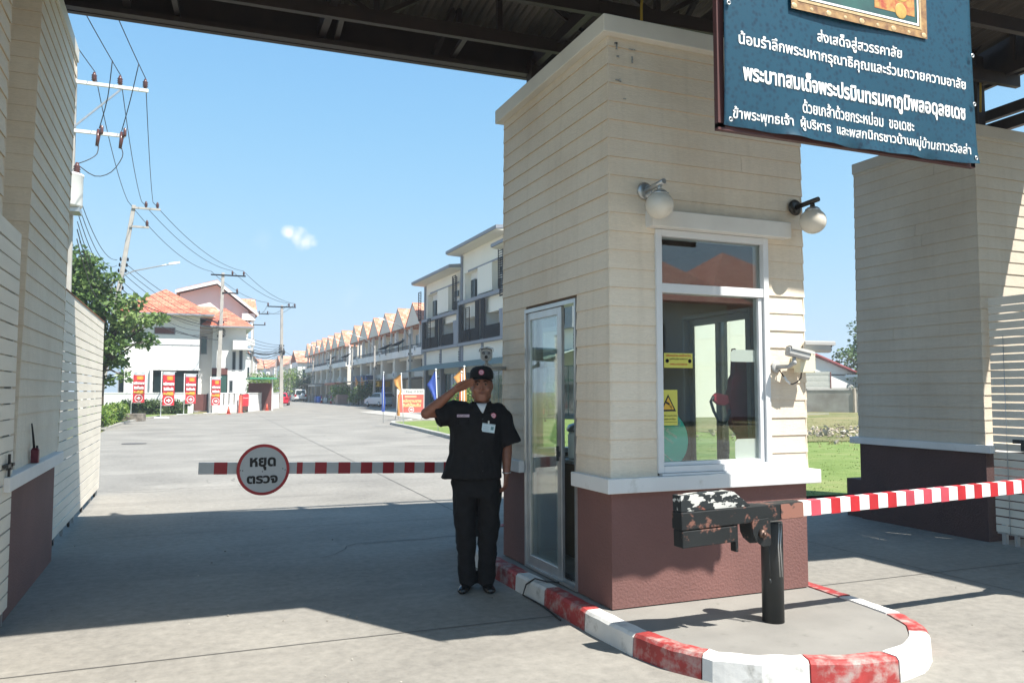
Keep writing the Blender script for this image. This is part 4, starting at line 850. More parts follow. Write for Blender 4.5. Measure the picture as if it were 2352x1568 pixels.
c = MB(); c.box(2.955, yt-.001, 3.604, 3.78, yt, 4.63); c.build('picture', mat('picture_ground', (.03, .12, .1), .5, col2=(.02, .05, .06), nscale=5), bn)
c = MB(); c.box(3.46, yt-.0022, 3.64, 3.76, yt-.001, 3.78); c.box(2.99, yt-.0022, 3.67, 3.16, yt-.001, 3.85); c.build('picture_red', mat('picture_red', (.4, .05, .03), .5, col2=(.5, .3, .08), nscale=30), bn)
c = MB(); c.ball((3.655, yt-.002, 3.655), .045, 16, sz=(1, .05, 1)); c.ball((3.66, yt-.002, 3.73), .035, 16, sz=(1.3, .05, .6)); c.build('picture_gold', mat('picture_gold', (.6, .38, .1), .4, noise_amt=.3, nscale=30), bn)
c = MB()
for (x, z) in ((bx0+.02, 3.48), (bx1-.02, 3.49), (bx0+.02, bz0+.02), (bx1-.02, bz0+.02), (bx1-.02, 3.2)): c.lathe([(.006, 0), (.013, 0), (.013, -.003), (.006, -.003), (.006, 0)], (x, by-.02, z), 14, axis='Y')
c.build('eyelet', M['alu'], bn)
c = MB(); c.bar((2.6, by+.04, 4.7), (2.6, by+.04, 5.4), .03, .03); c.bar((4.1, by+.04, 4.7), (4.1, by+.04, 5.4), .03, .03); c.build('hanger', M['banframe'], bn)
# ---------------------------------------------------------------- far scene materials
M['render_w'] = mat('house_white', (.74, .74, .73), .7, noise_amt=.06, nscale=.6)
M['render_c'] = mat('townhouse_cream', (.72, .665, .575), .75, noise_amt=.08, nscale=.5)
M['render_c2'] = mat('shophouse_cream', (.8, .755, .66), .75, noise_amt=.06, nscale=.5)
M['grey_tr'] = mat('grey_trim', (.25, .26, .29), .8, noise_amt=.1)
M['soffit'] = mat('soffit_cream', (.6, .56, .46), .7)
M['dkglass'] = mat('dark_window_glass', (.012, .025, .026), .12, spec=.35)
M['green_glass'] = mat('green_window_glass', (.03, .085, .07), .1, spec=.8)
M['louvre'] = mat('black_louvre', (.014, .015, .018), .85, spec=.08)
M['brown'] = mat('brown_panel', (.14, .05, .045), .6, noise_amt=.15)
def tile_mat(name, c1=(.56, .2, .11, 1), c2=(.72, .44, .3, 1)):
    m = bpy.data.materials.new(name); m.use_nodes = True; t = m.node_tree; b = t.nodes["Principled BSDF"]; L = t.links.new
    u = t.nodes.new("ShaderNodeUVMap"); br = t.nodes.new("ShaderNodeTexBrick"); L(u.outputs[0], br.inputs["Vector"])
    br.inputs["Scale"].default_value = 1; br.inputs["Brick Width"].default_value = .45; br.inputs["Row Height"].default_value = .4; br.inputs["Mortar Size"].default_value = .03; br.inputs["Mortar Smooth"].default_value = .6
    br.inputs["Color1"].default_value = c1; br.inputs["Color2"].default_value = c2; br.inputs["Mortar"].default_value = (.36, .1, .06, 1); br.inputs["Bias"].default_value = -.15
    L(br.outputs["Color"], b.inputs["Base Color"]); b.inputs["Roughness"].default_value = .6
    bp = t.nodes.new("ShaderNodeBump"); bp.inputs["Strength"].default_value = .6; bp.inputs["Distance"].default_value = .03; L(br.outputs["Fac"], bp.inputs["Height"]); bp.invert = True; L(bp.outputs[0], b.inputs["Normal"]); MATS[name] = m; return m
M['tile'] = tile_mat('orange_roof_tiles'); M['tile_deep'] = tile_mat('deep_orange_roof_tiles', (.5, .13, .07, 1), (.64, .27, .16, 1))
def roofmesh(name, faces, parent, th=.12, m=None):
    """sloping tiled planes with thickness; each face a list of 3d points, first edge along the eave"""
    b = MB(); uvs = []
    for f in faces:
        p = [Vector(q) for q in f]; n = (p[1]-p[0]).cross(p[2]-p[0]).normalized()
        if n.z < 0: p = p[::-1]; n = -n
        e = None
        k = len(p); b.add(p+[q-Vector((0, 0, th)) for q in p], [tuple(range(k)), tuple(range(k, 2*k))[::-1]]+[(i, k+i, k+(i+1) % k, (i+1) % k) for i in range(k)])
    o = b.build(name, m or M['tile'], parent, recalc=True)
    me = o.data; uv = me.uv_layers.new(name='tiles')
    for poly in me.polygons:
        n = poly.normal; h = Vector((0, 0, 1)).cross(n)
        h = h.normalized() if h.length > .05 else Vector((1, 0, 0)); v = n.cross(h)
        for li in poly.loop_indices:
            c = me.vertices[me.loops[li].vertex_index].co; uv.data[li].uv = (c.dot(h), c.dot(v))
    return o
def hip(name, x0, x1, y0, y1, z, h, parent, ridge=0.0, m=None):
    m = m or M['tile_deep']
    cx = (x0+x1)/2; cy = (y0+y1)/2; r = ridge/2
    a, b_, c, d = (x0, y0, z), (x1, y0, z), (x1, y1, z), (x0, y1, z); e, f = (cx-r, cy, z+h), (cx+r, cy, z+h)
    if r == 0: return roofmesh(name, [[a, b_, e], [b_, c, e], [c, d, e], [d, a, e]], parent, .12, m)
    return roofmesh(name, [[a, b_, f, e], [b_, c, f], [c, d, e, f], [d, a, e]], parent, .12, m)
def P(parent, name, m, *boxes, **kw):
    b = MB()
    for q in boxes: b.box(*q)
    return b.build(name, m, parent, **kw)
def window(parent, x0, x1, z0, z1, y, dpt=.15, fm=None, gm=None, bars=1, name='window', side=None):
    """recessed window on a wall that faces -Y (side=None) or -X (side given: x of the wall, x0/x1 are then y0/y1)"""
    fm = fm or M['grey_tr']; gm = gm or M['green_glass']; t = .06
    def B(b, u0, v0, w0, u1, v1, w1):   # u along the wall, v depth (negative = out), w up
        if side is None: b.box(u0, y+v0, w0, u1, y+v1, w1)
        else: b.box(side+v0, u0, w0, side+v1, u1, w1)
    b = MB(); B(b, x0-t, -.04, z0-t, x0, .02, z1+t); B(b, x1, -.04, z0-t, x1+t, .02, z1+t); B(b, x0, -.04, z1, x1, .02, z1+t); B(b, x0, -.04, z0-t, x1, .02, z0)
    for k in range(1, bars+1): u = x0+(x1-x0)*k/(bars+1); B(b, u-.025, -.03, z0, u+.025, .0, z1)
    f = b.build(name, fm, parent); g = MB(); B(g, x0, -.016, z0, x1, -.008, z1); g.build('pane', gm, f); return f

# ---------------------------------------------------------------- white corner house (left)
hs = empty('house', (0, 68, 0), 'white two storey corner house with orange hipped roofs on the left', 'house')
P(hs, 'wall', M['render_w'], (-4.22, 66, 0, .97, 74, 7.38))
P(hs, 'wall', M['render_w'], (1.93, 67, 0, 4.45, 76, 6.6), (.5, 68.0, 0, 1.93, 76, 6.9))
hip('roof', -5.2, 1.95, 65.1, 75, 7.5, 2.35, hs)
hip('roof', 1.0, 4.95, 66.1, 76.5, 6.72, 1.9, hs, ridge=.01)
roofmesh('roof', [[(.4, 69.2, 8.1), (3.1, 69.2, 7.6), (2.2, 72, 8.75), (.4, 72, 8.75)]], hs)
P(hs, 'soffit', M['soffit'], (-5.1, 65.2, 7.3, 1.88, 66, 7.36), (-5.1, 66, 7.3, -4.22, 75, 7.36), (.97, 66, 7.3, 1.88, 75, 7.36))
P(hs, 'soffit', M['soffit'], (1.06, 66.2, 6.56, 4.9, 67, 6.6), (4.45, 67, 6.56, 4.9, 76, 6.6))
P(hs, 'gutter', M['grey_tr'], (-5.25, 65.02, 7.34, 2.0, 65.1, 7.47))
P(hs, 'gutter', M['grey_tr'], (.98, 66.02, 6.58, 5.0, 66.1, 6.7))
P(hs, 'window_box', M['render_w'], (-2.45, 65.72, 1.3, -2.25, 66, 3.32), (.9, 65.72, 3.2, 1.05, 66, 3.3), (-2.25, 65.72, 3.18, .9, 66, 3.32))
window(hs, -2.2, .86, 1.35, 3.1, 66, gm=M['dkglass'], bars=3, fm=M['louvre'])
P(hs, 'curtain', M['render_w'], (.05, 65.975, 1.75, .5, 65.982, 2.7))
window(hs, -2.2, -.84, 5.97, 6.4, 66, gm=M['brown'], bars=0)
window(hs, -3.95, -3.2, 5.97, 6.4, 66, gm=M['brown'], bars=0)
window(hs, -5.2+.6, -4.25, 1.5, 3.0, 66.6, gm=M['dkglass'], bars=0)
window(hs, 1.99, 3.05, 1.45, 2.84, 67, gm=M['green_glass'], bars=0, fm=M['louvre'])
P(hs, 'transom_panel', M['brown'], (1.93, 66.95, 2.9, 3.1, 67, 3.42))
window(hs, 1.15, 1.5, 4.6, 5.9, 68.0, gm=M['green_glass'], bars=0)
P(hs, 'string_course', M['grey_tr'], (-4.24, 65.97, 5.1, .98, 66, 5.16))
# its balcony bays on the right
P(hs, 'balcony', M['render_w'], (3.42, 66.2, 5.0, 4.5, 67, 5.6), (3.42, 66.1, 4.86, 4.9, 67, 4.98))
for (x, z0, z1) in ((3.48, 3.3, 4.7), (4.0, 3.3, 4.8)): window(hs, x, x+.16, z0, z1, 67, gm=M['dkglass'], bars=0)
window(hs, 3.3, 3.46, 1.6, 2.4, 67, gm=M['dkglass'], bars=0)
b = MB(); b.cbox((-3.6, 65.1, 7.1), (.35, .3, .18)); b.build('security_light', M['louvre'], hs)
# three storey end house behind with a gabled roof
h3 = empty('house', (2.5, 80, 0), 'tall white gabled house behind the corner house', 'house')
b = MB(); b.prism([(-.6, 76, 0), (5.2, 76, 0), (5.2, 76, 8.9), (2.45, 76, 11.15), (-.6, 76, 10.2)], (0, 9, 0)); b.build('wall', M['render_w'], h3)
b = MB(); b.prism([(.4, 75.96, 7.0), (4.9, 75.96, 7.0), (2.0, 75.96, 9.3)], (0, .03, 0)); b.build('gable_panel', M['grey_tr'] if False else M['render_w'], h3)
roofmesh('roof', [[(5.95, 75.2, 8.7), (5.95, 85, 8.7), (2.45, 85, 11.5), (2.45, 75.2, 11.5)], [(-.9, 85, 10.5), (-.9, 75.2, 10.5), (2.45, 75.2, 11.5), (2.45, 85, 11.5)]], h3, .16, M['tile_deep'])
b = MB(); b.prism([(6.0, 75.1, 8.36), (2.45, 75.1, 11.16), (-1.0, 75.1, 10.16), (-1.0, 75.1, 10.42), (2.45, 75.1, 11.44), (6.0, 75.1, 8.64)], (0, .08, 0)); b.build('barge_board', M['render_w'], h3)
roofmesh('roof', [[(5.6, 78, 8.75), (6.15, 78, 8.75), (6.1, 80.5, 10.5), (4.0, 80.5, 10.5)], [(6.15, 78, 8.75), (6.15, 83, 8.75), (6.1, 80.5, 10.5)]], h3)
for z in (5.7, 8.0): P(h3, 'balcony', M['render_w'], (4.6, 75.3, z, 5.75, 76, z+.15), (4.6, 75.3, z+.15, 5.75, 75.4, z+.6))
for x in (4.75, 5.1, 5.5):
    b = MB(); b.cbox((x, 75.5, 7.2), (.13, .13, 2.6)); b.build('column', M['render_w'], h3)
window(h3, 4.75, 5.1, 6.5, 8.2, 76, gm=M['dkglass'], bars=0)
# canopy and fence further along
gcn = empty('carport', (6.0, 74, 0), 'green edged carport beside the white corner house', 'carport')
P(gcn, 'roof', mat('green_sheet', (.06, .3, .17), .5), (4.9, 68.2, 2.6, 7.0, 73.5, 2.72)); P(gcn, 'post', M['render_w'], (6.7, 69, 0, 6.8, 69.1, 2.6)); P(gcn, 'screen', M['brown'], (4.95, 70.5, 0, 6.9, 70.6, 2.3))
# boundary wall of the house
bw = empty('boundary_wall', (-1, 61, 0), 'low white garden wall in front of the corner house', 'garden wall')
P(bw, 'wall', M['render_w'], (-6.5, 61, 0, .58, 61.15, 1.44)); P(bw, 'coping', M['render_w'], (-6.5, 60.97, 1.44, .6, 61.18, 1.5))
gt = empty('garden_gate', (1.05, 61.05, 0), 'brown slatted metal garden gate in the white wall', 'gate')
P(gt, 'panel', M['brown'], (.64, 61.04, .2, 1.5, 61.08, 1.38)); P(gt, 'frame', M['louvre'], (.6, 61.02, .05, .64, 61.1, 1.42), (1.5, 61.02, .05, 1.54, 61.1, 1.42), (.64, 61.02, .14, 1.5, 61.1, .18))
def picket_wall(a, b_, label, ng, z1=1.42):
    e = empty('slotted_wall', ((a[0]+b_[0])/2, (a[1]+b_[1])/2, 0), label, 'fence'); A = Vector((a[0], a[1], 0)); B = Vector((b_[0], b_[1], 0)); d = (B-A); L = d.length; d.normalize()
    m_ = MB(); m_.bar(A+Vector((0, 0, .28)), B+Vector((0, 0, .28)), .16, .56); n = ng
    for i in range(n):
        p = A+d*(L*i/n); q = A+d*(L*(i+1)/n-.1); m_.bar(p+Vector((0, 0, (.56+z1)/2)), q+Vector((0, 0, (.56+z1)/2)), .12, z1-.56)
    m_.bar(A+Vector((0, 0, z1+.03)), B+Vector((0, 0, z1+.03)), .18, .06); m_.build('wall', M['render_w'], e); k = MB(); nn = Vector((-d.y, d.x, 0)); k.bar(A+nn*.15+Vector((0, 0, .95)), B+nn*.15+Vector((0, 0, .95)), .04, .9); k.build('backing', M['louvre'], e); return e
picket_wall((1.56, 61.1), (3.75, 62.4), 'short white slotted wall between the brown gate and the red post', 6)
picket_wall((4.6, 65.4), (8.35, 79.5), 'long white slotted wall running back beside the road', 14)
rg2 = empty('garden_gate', (4.2, 63.9, 0), 'small dark brown gate behind the red post', 'gate'); b = MB(); b.bar((3.85, 62.6, .75), (4.5, 65.1, .75), .06, 1.25); b.build('panel', M['brown'], rg2); b = MB(); b.bar((3.84, 62.5, .7), (3.84, 62.58, .7), .1, 1.4); b.bar((4.52, 65.15, .7), (4.52, 65.25, .7), .1, 1.4); b.build('post', M['louvre'], rg2)
M['signred'] = mat('sign_red', (.6, .035, .05), .5, noise_amt=.1); M['conered'] = mat('cone_orange_red', (.62, .09, .05), .5, noise_amt=.15)
rp_ = empty('red_post', (3.82, 62.0, 0), 'tall red painted post with a red board beside the gate', 'post')
b = MB(); b.lathe([(0, 0), (.2, 0), (.2, .04), (.12, .06), (.12, 1.25), (.1, 1.3), (0, 1.3)], (3.82, 62.0, 0), 16); b.build('post', M['conered'], rp_)
b = MB(); b.box(3.98, 62.1, .5, 4.4, 62.13, 1.38); bd = b.build('board', M['signred'], rp_); text('ห้ามจอด', .34, M['inkw'], (4.19, 62.095, 1.1), Xd, Zd, 'word', bd)

# ---------------------------------------------------------------- cones
def cone(loc, label, s=1.0, tall=False):
    e = empty('traffic_cone', (loc[0], loc[1], 0), label, 'traffic cone', 'traffic cones along the road'); h = (.9 if tall else .55)*s
    b = MB(); b.box(loc[0]-.17*s, loc[1]-.17*s, 0, loc[0]+.17*s, loc[1]+.17*s, .03); b.build('base', M['conered'], e)
    b = MB(); b.lathe([(0, .03), (.13*s, .03), (.03*s, h), (0, h)], (loc[0], loc[1], 0), 14); b.build('cone', M['conered'], e)
    if tall: b = MB(); b.lathe([(.102*s, .33*h), (.07*s, .62*h), (.068*s, .62*h), (.1*s, .33*h)], (loc[0], loc[1], 0), 14); b.build('band', M['inkw'], e)
cone((2.86, 59.2), 'orange cone in front of the short slotted wall'); cone((6.36, 69.2), 'shorter of two orange cones by the long slotted wall'); cone((6.86, 71.5), 'taller white banded cone by the long slotted wall', 1, True)
cone((17.82, 114), 'orange cone nearest the blue barrels across the road', 1.1, True); cone((17.96, 107), 'orange cone before the shaded shop beside a blue barrel', 1.2, True)
for i, (x, y) in enumerate(((17.9, 112), (17.92, 110.5))):
    b = MB(); b.lathe([(0, 0), (.12, 0), (.12, .6), (.06, .75), (0, .75)], (x, y, 0), 12); tag(b.build('bollard', M['render_w']), ['left', 'right'][i]+' one of two short white bollards between the far orange cones', 'bollard', 'white bollards between the cones')
M['blue'] = mat('barrel_blue', (.02, .12, .5), .4)
for i, (x, y, l) in enumerate(((18.0, 119.5, 'left blue barrel behind the white van'), (18.15, 118, 'right blue barrel behind the white van'), (18.3, 107.5, 'single blue barrel behind the orange cone'))):
    e = empty('barrel', (x, y, 0), l, 'barrel', 'blue barrels by the road'); b = MB(); b.lathe([(0, 0), (.33, 0), (.35, .1), (.35, .8), (.33, .9), (0, .9)], (x, y, 0), 16); b.build('body', M['blue'], e); b = MB(); b.lathe([(.352, .3), (.365, .33), (.352, .36)], (x, y, 0), 16); b.build('rib', M['blue'], e)

# ---------------------------------------------------------------- four roadside pull-up banners
def arrow_disc(par, c, r, X, Y, ring, fill, arr):
    X = Vector(X); N = X.cross(Vector((0, 0, 1))); c = Vector(c)
    def ringm(r0, r1, off, m_, nm):
        b = MB(); n = 28; v = []
        for rr_ in (r0, r1): v += [c+N*off+X*rr_*math.cos(2*math.pi*k/n)+Vector((0, 0, 1))*rr_*math.sin(2*math.pi*k/n) for k in range(n)]
        b.add(v, [(k, (k+1) % n, n+(k+1) % n, n+k) for k in range(n)]); b.build(nm, m_, par, recalc=False)
    ringm(r*.84, r, .006, ring, 'ring')
    if fill: ringm(.001, r*.84, .005, fill, 'disc')
    pts = [(-.5, -.16), (0, -.16), (-.12, -.45), (.1, -.45), (.58, 0), (.1, .45), (-.12, .45), (0, .16), (-.5, .16)]
    b = MB(); b.add([c+N*.008+X*p*r+Vector((0, 0, 1))*q*r for p, q in pts], [tuple(range(9))]); b.build('arrow', arr, par, recalc=False)
def vert_banner(x, y, h, w, side, label, yaw=0):
    e = empty('banner_sign', (x, y, 0), label, 'banner sign', 'red arrow banners by the corner house'); X = Vector((math.cos(yaw), math.sin(yaw), 0)); N = X.cross(Vector((0, 0, 1))); o = Vector((x, y, 0))
    b = MB(); b.tube([o+X*(-.02), o+X*(-.02)+Vector((0, 0, h+.02))], .028, 8); b.bar(o+X*.0+Vector((0, 0, h)), o+X*(w+.12)+Vector((0, 0, h)), .025, .025); b.bar(o+X*0+Vector((0, 0, h-2.0)), o+X*(w*.9)+Vector((0, 0, h-2.0)), .02, .02); b.build('pole', M['render_w'], e)
    b = MB(); b.cbox((x, y, .03), (.9, .5, .06)); b.build('base', M['render_w'], e)
    u0, u1 = .06, w+.04
    def pan(z0, z1, m_, off, nm, k=0.0):
        b = MB(); n = 8; v = []
        for j in (z0, z1):
            for i in range(n+1):
                u = u0+k+(u1-u0-2*k)*i/n; v.append(o+X*u+N*(off+.02*math.sin(i*.9+j*2))+Vector((0, 0, j)))
        b.add(v, [(i, i+1, n+2+i, n+1+i) for i in range(n)]); return b.build(nm, m_, e, recalc=False)
    p = pan(h-2.0, h-.02, M['signred'], .0, 'fabric'); md = p.modifiers.new('t', 'SOLIDIFY'); md.thickness = .004
    pan(h-.2, h-.02, mat('sign_silver', (.5, .55, .6), .5), .008, 'header'); pan(h-1.42, h-1.2, M['ink_or'], .008, 'orange_band', .02); pan(h-.5, h-.27, M['ink_or'], .008, 'orange_band', .1)
    for s_, z, ww in (('พนักงานขาย', h-.72, .9), ('ยินดีต้อนรับ', h-1.02, .8)): text(s_, w*ww, M['inkw'], o+X*(u0+u1)/2+N*.035+Vector((0, 0, z)), X, Zd, 'lettering', e, bold=.05, h=.21)
    text('เชิญเลี้ยวขวา', w*.85, M['yel'], o+X*(u0+u1)/2+N*.035+Vector((0, 0, h-1.31)), X, Zd, 'lettering', e, bold=.03, h=.15)
    arrow_disc(e, o+X*(u0+u1)/2+N*.02+Vector((0, 0, h-1.71)), .24, X, None, M['inkw'], None, M['inkw'])
vert_banner(-3.2, 57.7, 2.84, .72, 1, 'red arrow banner leftmost of four, nearest the tree'); vert_banner(-1.27, 51.6, 2.74, .66, 1, 'red arrow banner before the dark window, second from left')
vert_banner(-.02, 58, 2.75, .68, 1, 'red arrow banner beside the brown garden gate'); vert_banner(1.7, 61.0-.6, 2.6, .6, 1, 'red arrow banner in front of the concrete utility pole')

# ---------------------------------------------------------------- townhouse row on the right
FX = 20.0
def townhouse(y0, w, label, z=0, cheap=False, wide=False, proto=None):
    e = empty('townhouse', (FX, y0+w/2, 0), label, 'townhouse', 'townhouses in the row on the right'); y1 = y0+w; m0 = M['render_c']
    P(e, 'wall', m0, (FX+1.3, y0, 0, FX+10, y1, 8.0), (FX+.0, y0+.02, 0, FX+1.3, y0+.42, 5.0), (FX+.0, y1-.42, 0, FX+1.3, y1-.02, 5.0), (FX+.5, y0+.42, 3.0, FX+1.3, y1-.42, 3.5), (FX+.5, y0+.42, 4.7, FX+1.3, y1-.42, 5.0))
    P(e, 'balcony', M['render_w'], (FX-.25, y0+.05, 4.95, FX+1.3, y1-.05, 5.12), (FX-.25, y0+.05, 5.12, FX-.13, y1-.05, 5.62))
    P(e, 'column', M['render_w'], (FX+.15, y0+.05, 5.12, FX+.4, y0+.3, 7.9)); P(e, 'column', M['render_w'], (FX+.15, y0+2.0, 5.12, FX+.35, y0+2.2, 7.9)); P(e, 'column', M['render_w'], (FX+.15, y1-.3, 5.12, FX+.4, y1-.05, 7.9))
    q = MB(); ym = (y0+y1)/2
    q.prism([(FX-.3, y0+.2, 7.8), (FX-.3, y1-.2, 7.8), (FX-.3, ym, 9.8)], (.12, 0, 0)); q.build('gable', m0, e)
    roofmesh('roof', [[(FX-.35, y0+.05, 7.75), (FX+5.5, y0+.05, 7.75), (FX+5.5, ym, 9.95), (FX-.35, ym, 9.95)], [(FX+5.5, y1-.05, 7.75), (FX-.35, y1-.05, 7.75), (FX-.35, ym, 9.95), (FX+5.5, ym, 9.95)]], e)
    window(e, y0+.5, y0+1.7, 5.2, 7.2, 0, side=FX+1.3, gm=mat('teal_glass', (.1, .2, .22), .15), fm=M['render_w'])
    window(e, y0+3.2, y0+4.6, 5.8, 7.1, 0, side=FX+1.3, gm=mat('teal_glass', (.1, .2, .22), .15), fm=M['render_w'])
    window(e, y0+.8, y0+2.3, 3.5, 4.7, 0, side=FX+1.29, gm=M['dkglass'], fm=M['render_w'])
    P(e, 'ground_floor_shade_panel', M['dark'], (FX+1.25, y0+.6, .1, FX+1.29, y1-.6, 2.7))  # near-black panel stands in for the shade inside the opening
    P(e, 'first_floor_shade_panel', mat('shaded_opening', (.12, .11, .1), .6), (FX+1.22, y0+2.9, 3.4, FX+1.28, y1-.5, 4.7))  # dark panel painted for the shade of the upper opening
    b = MB()
    for k in range(24): yy_ = y0+.1+(w-.2)*k/23; b.bar((FX-.19, yy_, 5.62), (FX-.19, yy_, 5.95), .02, .02)
    b.bar((FX-.19, y0+.05, 5.97), (FX-.19, y1-.05, 5.97), .04, .04); b.build('railing', M['louvre'], e)
    P(e, 'awning', mat('awning_sheet', (.3, .26, .24), .6, noise_amt=.2), (FX-1.5, y0+.1, 2.75, FX+.3, y1-.1, 2.83))
    P(e, 'front_fence', mat('fence_grey', (.13, .12, .115), .6, noise_amt=.5, nscale=.8), (FX-.75, y0+.05, 0, FX-.65, y1-2.4, 1.1))
    return e
first = townhouse(69.9, 5.58, 'nearest orange gabled townhouse touching the white shophouse')
ords = ['second', 'third', 'fourth', 'fifth', 'sixth', 'seventh', 'eighth', 'ninth', 'tenth', 'eleventh', 'twelfth', 'thirteenth']
for i in range(12):
    c = copy_tree(first); dy = 5.6*(i+1) if i < 5 else 5.6*(i+1)+3.0
    c.location.y += dy; c['label'] = ords[i]+' orange gabled townhouse counted away from the shophouse'+(', past the stair gap' if i == 5 else '')
# far rows seen beyond the bend
def far_house(x, y, w, d, h, rh, label, ridge='x'):
    e = empty('townhouse', (x+w/2, y+d/2, 0), label, 'townhouse', 'distant houses at the end of the road'); P(e, 'wall', M['render_w'], (x, y, 0, x+w, y+d, h))
    if ridge == 'x': f = [[(x-.3, y-.4, h-.1), (x+w+.3, y-.4, h-.1), (x+w+.3, y+d/2, h+rh), (x-.3, y+d/2, h+rh)], [(x+w+.3, y+d+.4, h-.1), (x-.3, y+d+.4, h-.1), (x-.3, y+d/2, h+rh), (x+w+.3, y+d/2, h+rh)]]
    else: f = [[(x-.4, y+d+.3, h-.1), (x-.4, y-.3, h-.1), (x+w/2, y-.3, h+rh), (x+w/2, y+d+.3, h+rh)], [(x+w+.4, y-.3, h-.1), (x+w+.4, y+d+.3, h-.1), (x+w/2, y+d+.3, h+rh), (x+w/2, y-.3, h+rh)]]
    roofmesh('roof', f, e)
    if ridge != 'x': b = MB(); b.prism([(x, y, h-.15), (x+w, y, h-.15), (x+w/2, y, h+rh-.3)], (0, .2, 0)); b.build('gable', M['render_w'], e)
    window(e, x+w*.15, x+w*.4, h*.58, h*.8, y, gm=M['dkglass'], bars=1); window(e, x+w*.6, x+w*.85, h*.58, h*.8, y, gm=M['dkglass'], bars=1); window(e, x+w*.3, x+w*.7, .6, h*.36, y, gm=M['dkglass'], bars=1)
fh = [(19.3, 152, 6, 9, 7.2, 2.2, 'x'), (19.1, 163, 6, 9, 7.2, 2.2, 'y'), (18.9, 175, 6, 10, 7.2, 2.2, 'x'), (18.7, 188, 6, 10, 7.4, 2.2, 'y'), (18.2, 202, 7, 10, 7.4, 2.2, 'x'), (12.5, 226, 7, 9, 7.6, 2.3, 'x'), (20, 222, 7, 9, 7.6, 2.3, 'y'), (7.5, 168, 5.5, 9, 7.2, 2.4, 'y'), (6.4, 150, 5.5, 9, 7.0, 2.4, 'y'), (9.8, 190, 6.5, 9, 7.0, 2.2, 'x'), (4.6, 128, 5.2, 9, 6.6, 2.6, 'y'), (27.5, 226, 7, 9, 7.8, 2.2, 'x')]
wh = ['first past the long townhouse row', 'second past the long row, gable to the road', 'third past the long row', 'fourth past the long row, gable forward', 'fifth past the long row before the bend', 'closing the end of the road', 'right of the road end, gable forward', 'behind the concrete pole on the left', 'left side, behind the thin poles', 'left of the road end, low and wide', 'nearest on the left beyond the slotted wall', 'far right at the road end']
for a, l in zip(fh, wh): far_house(a[0], a[1], a[2], a[3], a[4], a[5], 'distant orange roofed house '+l, a[6])
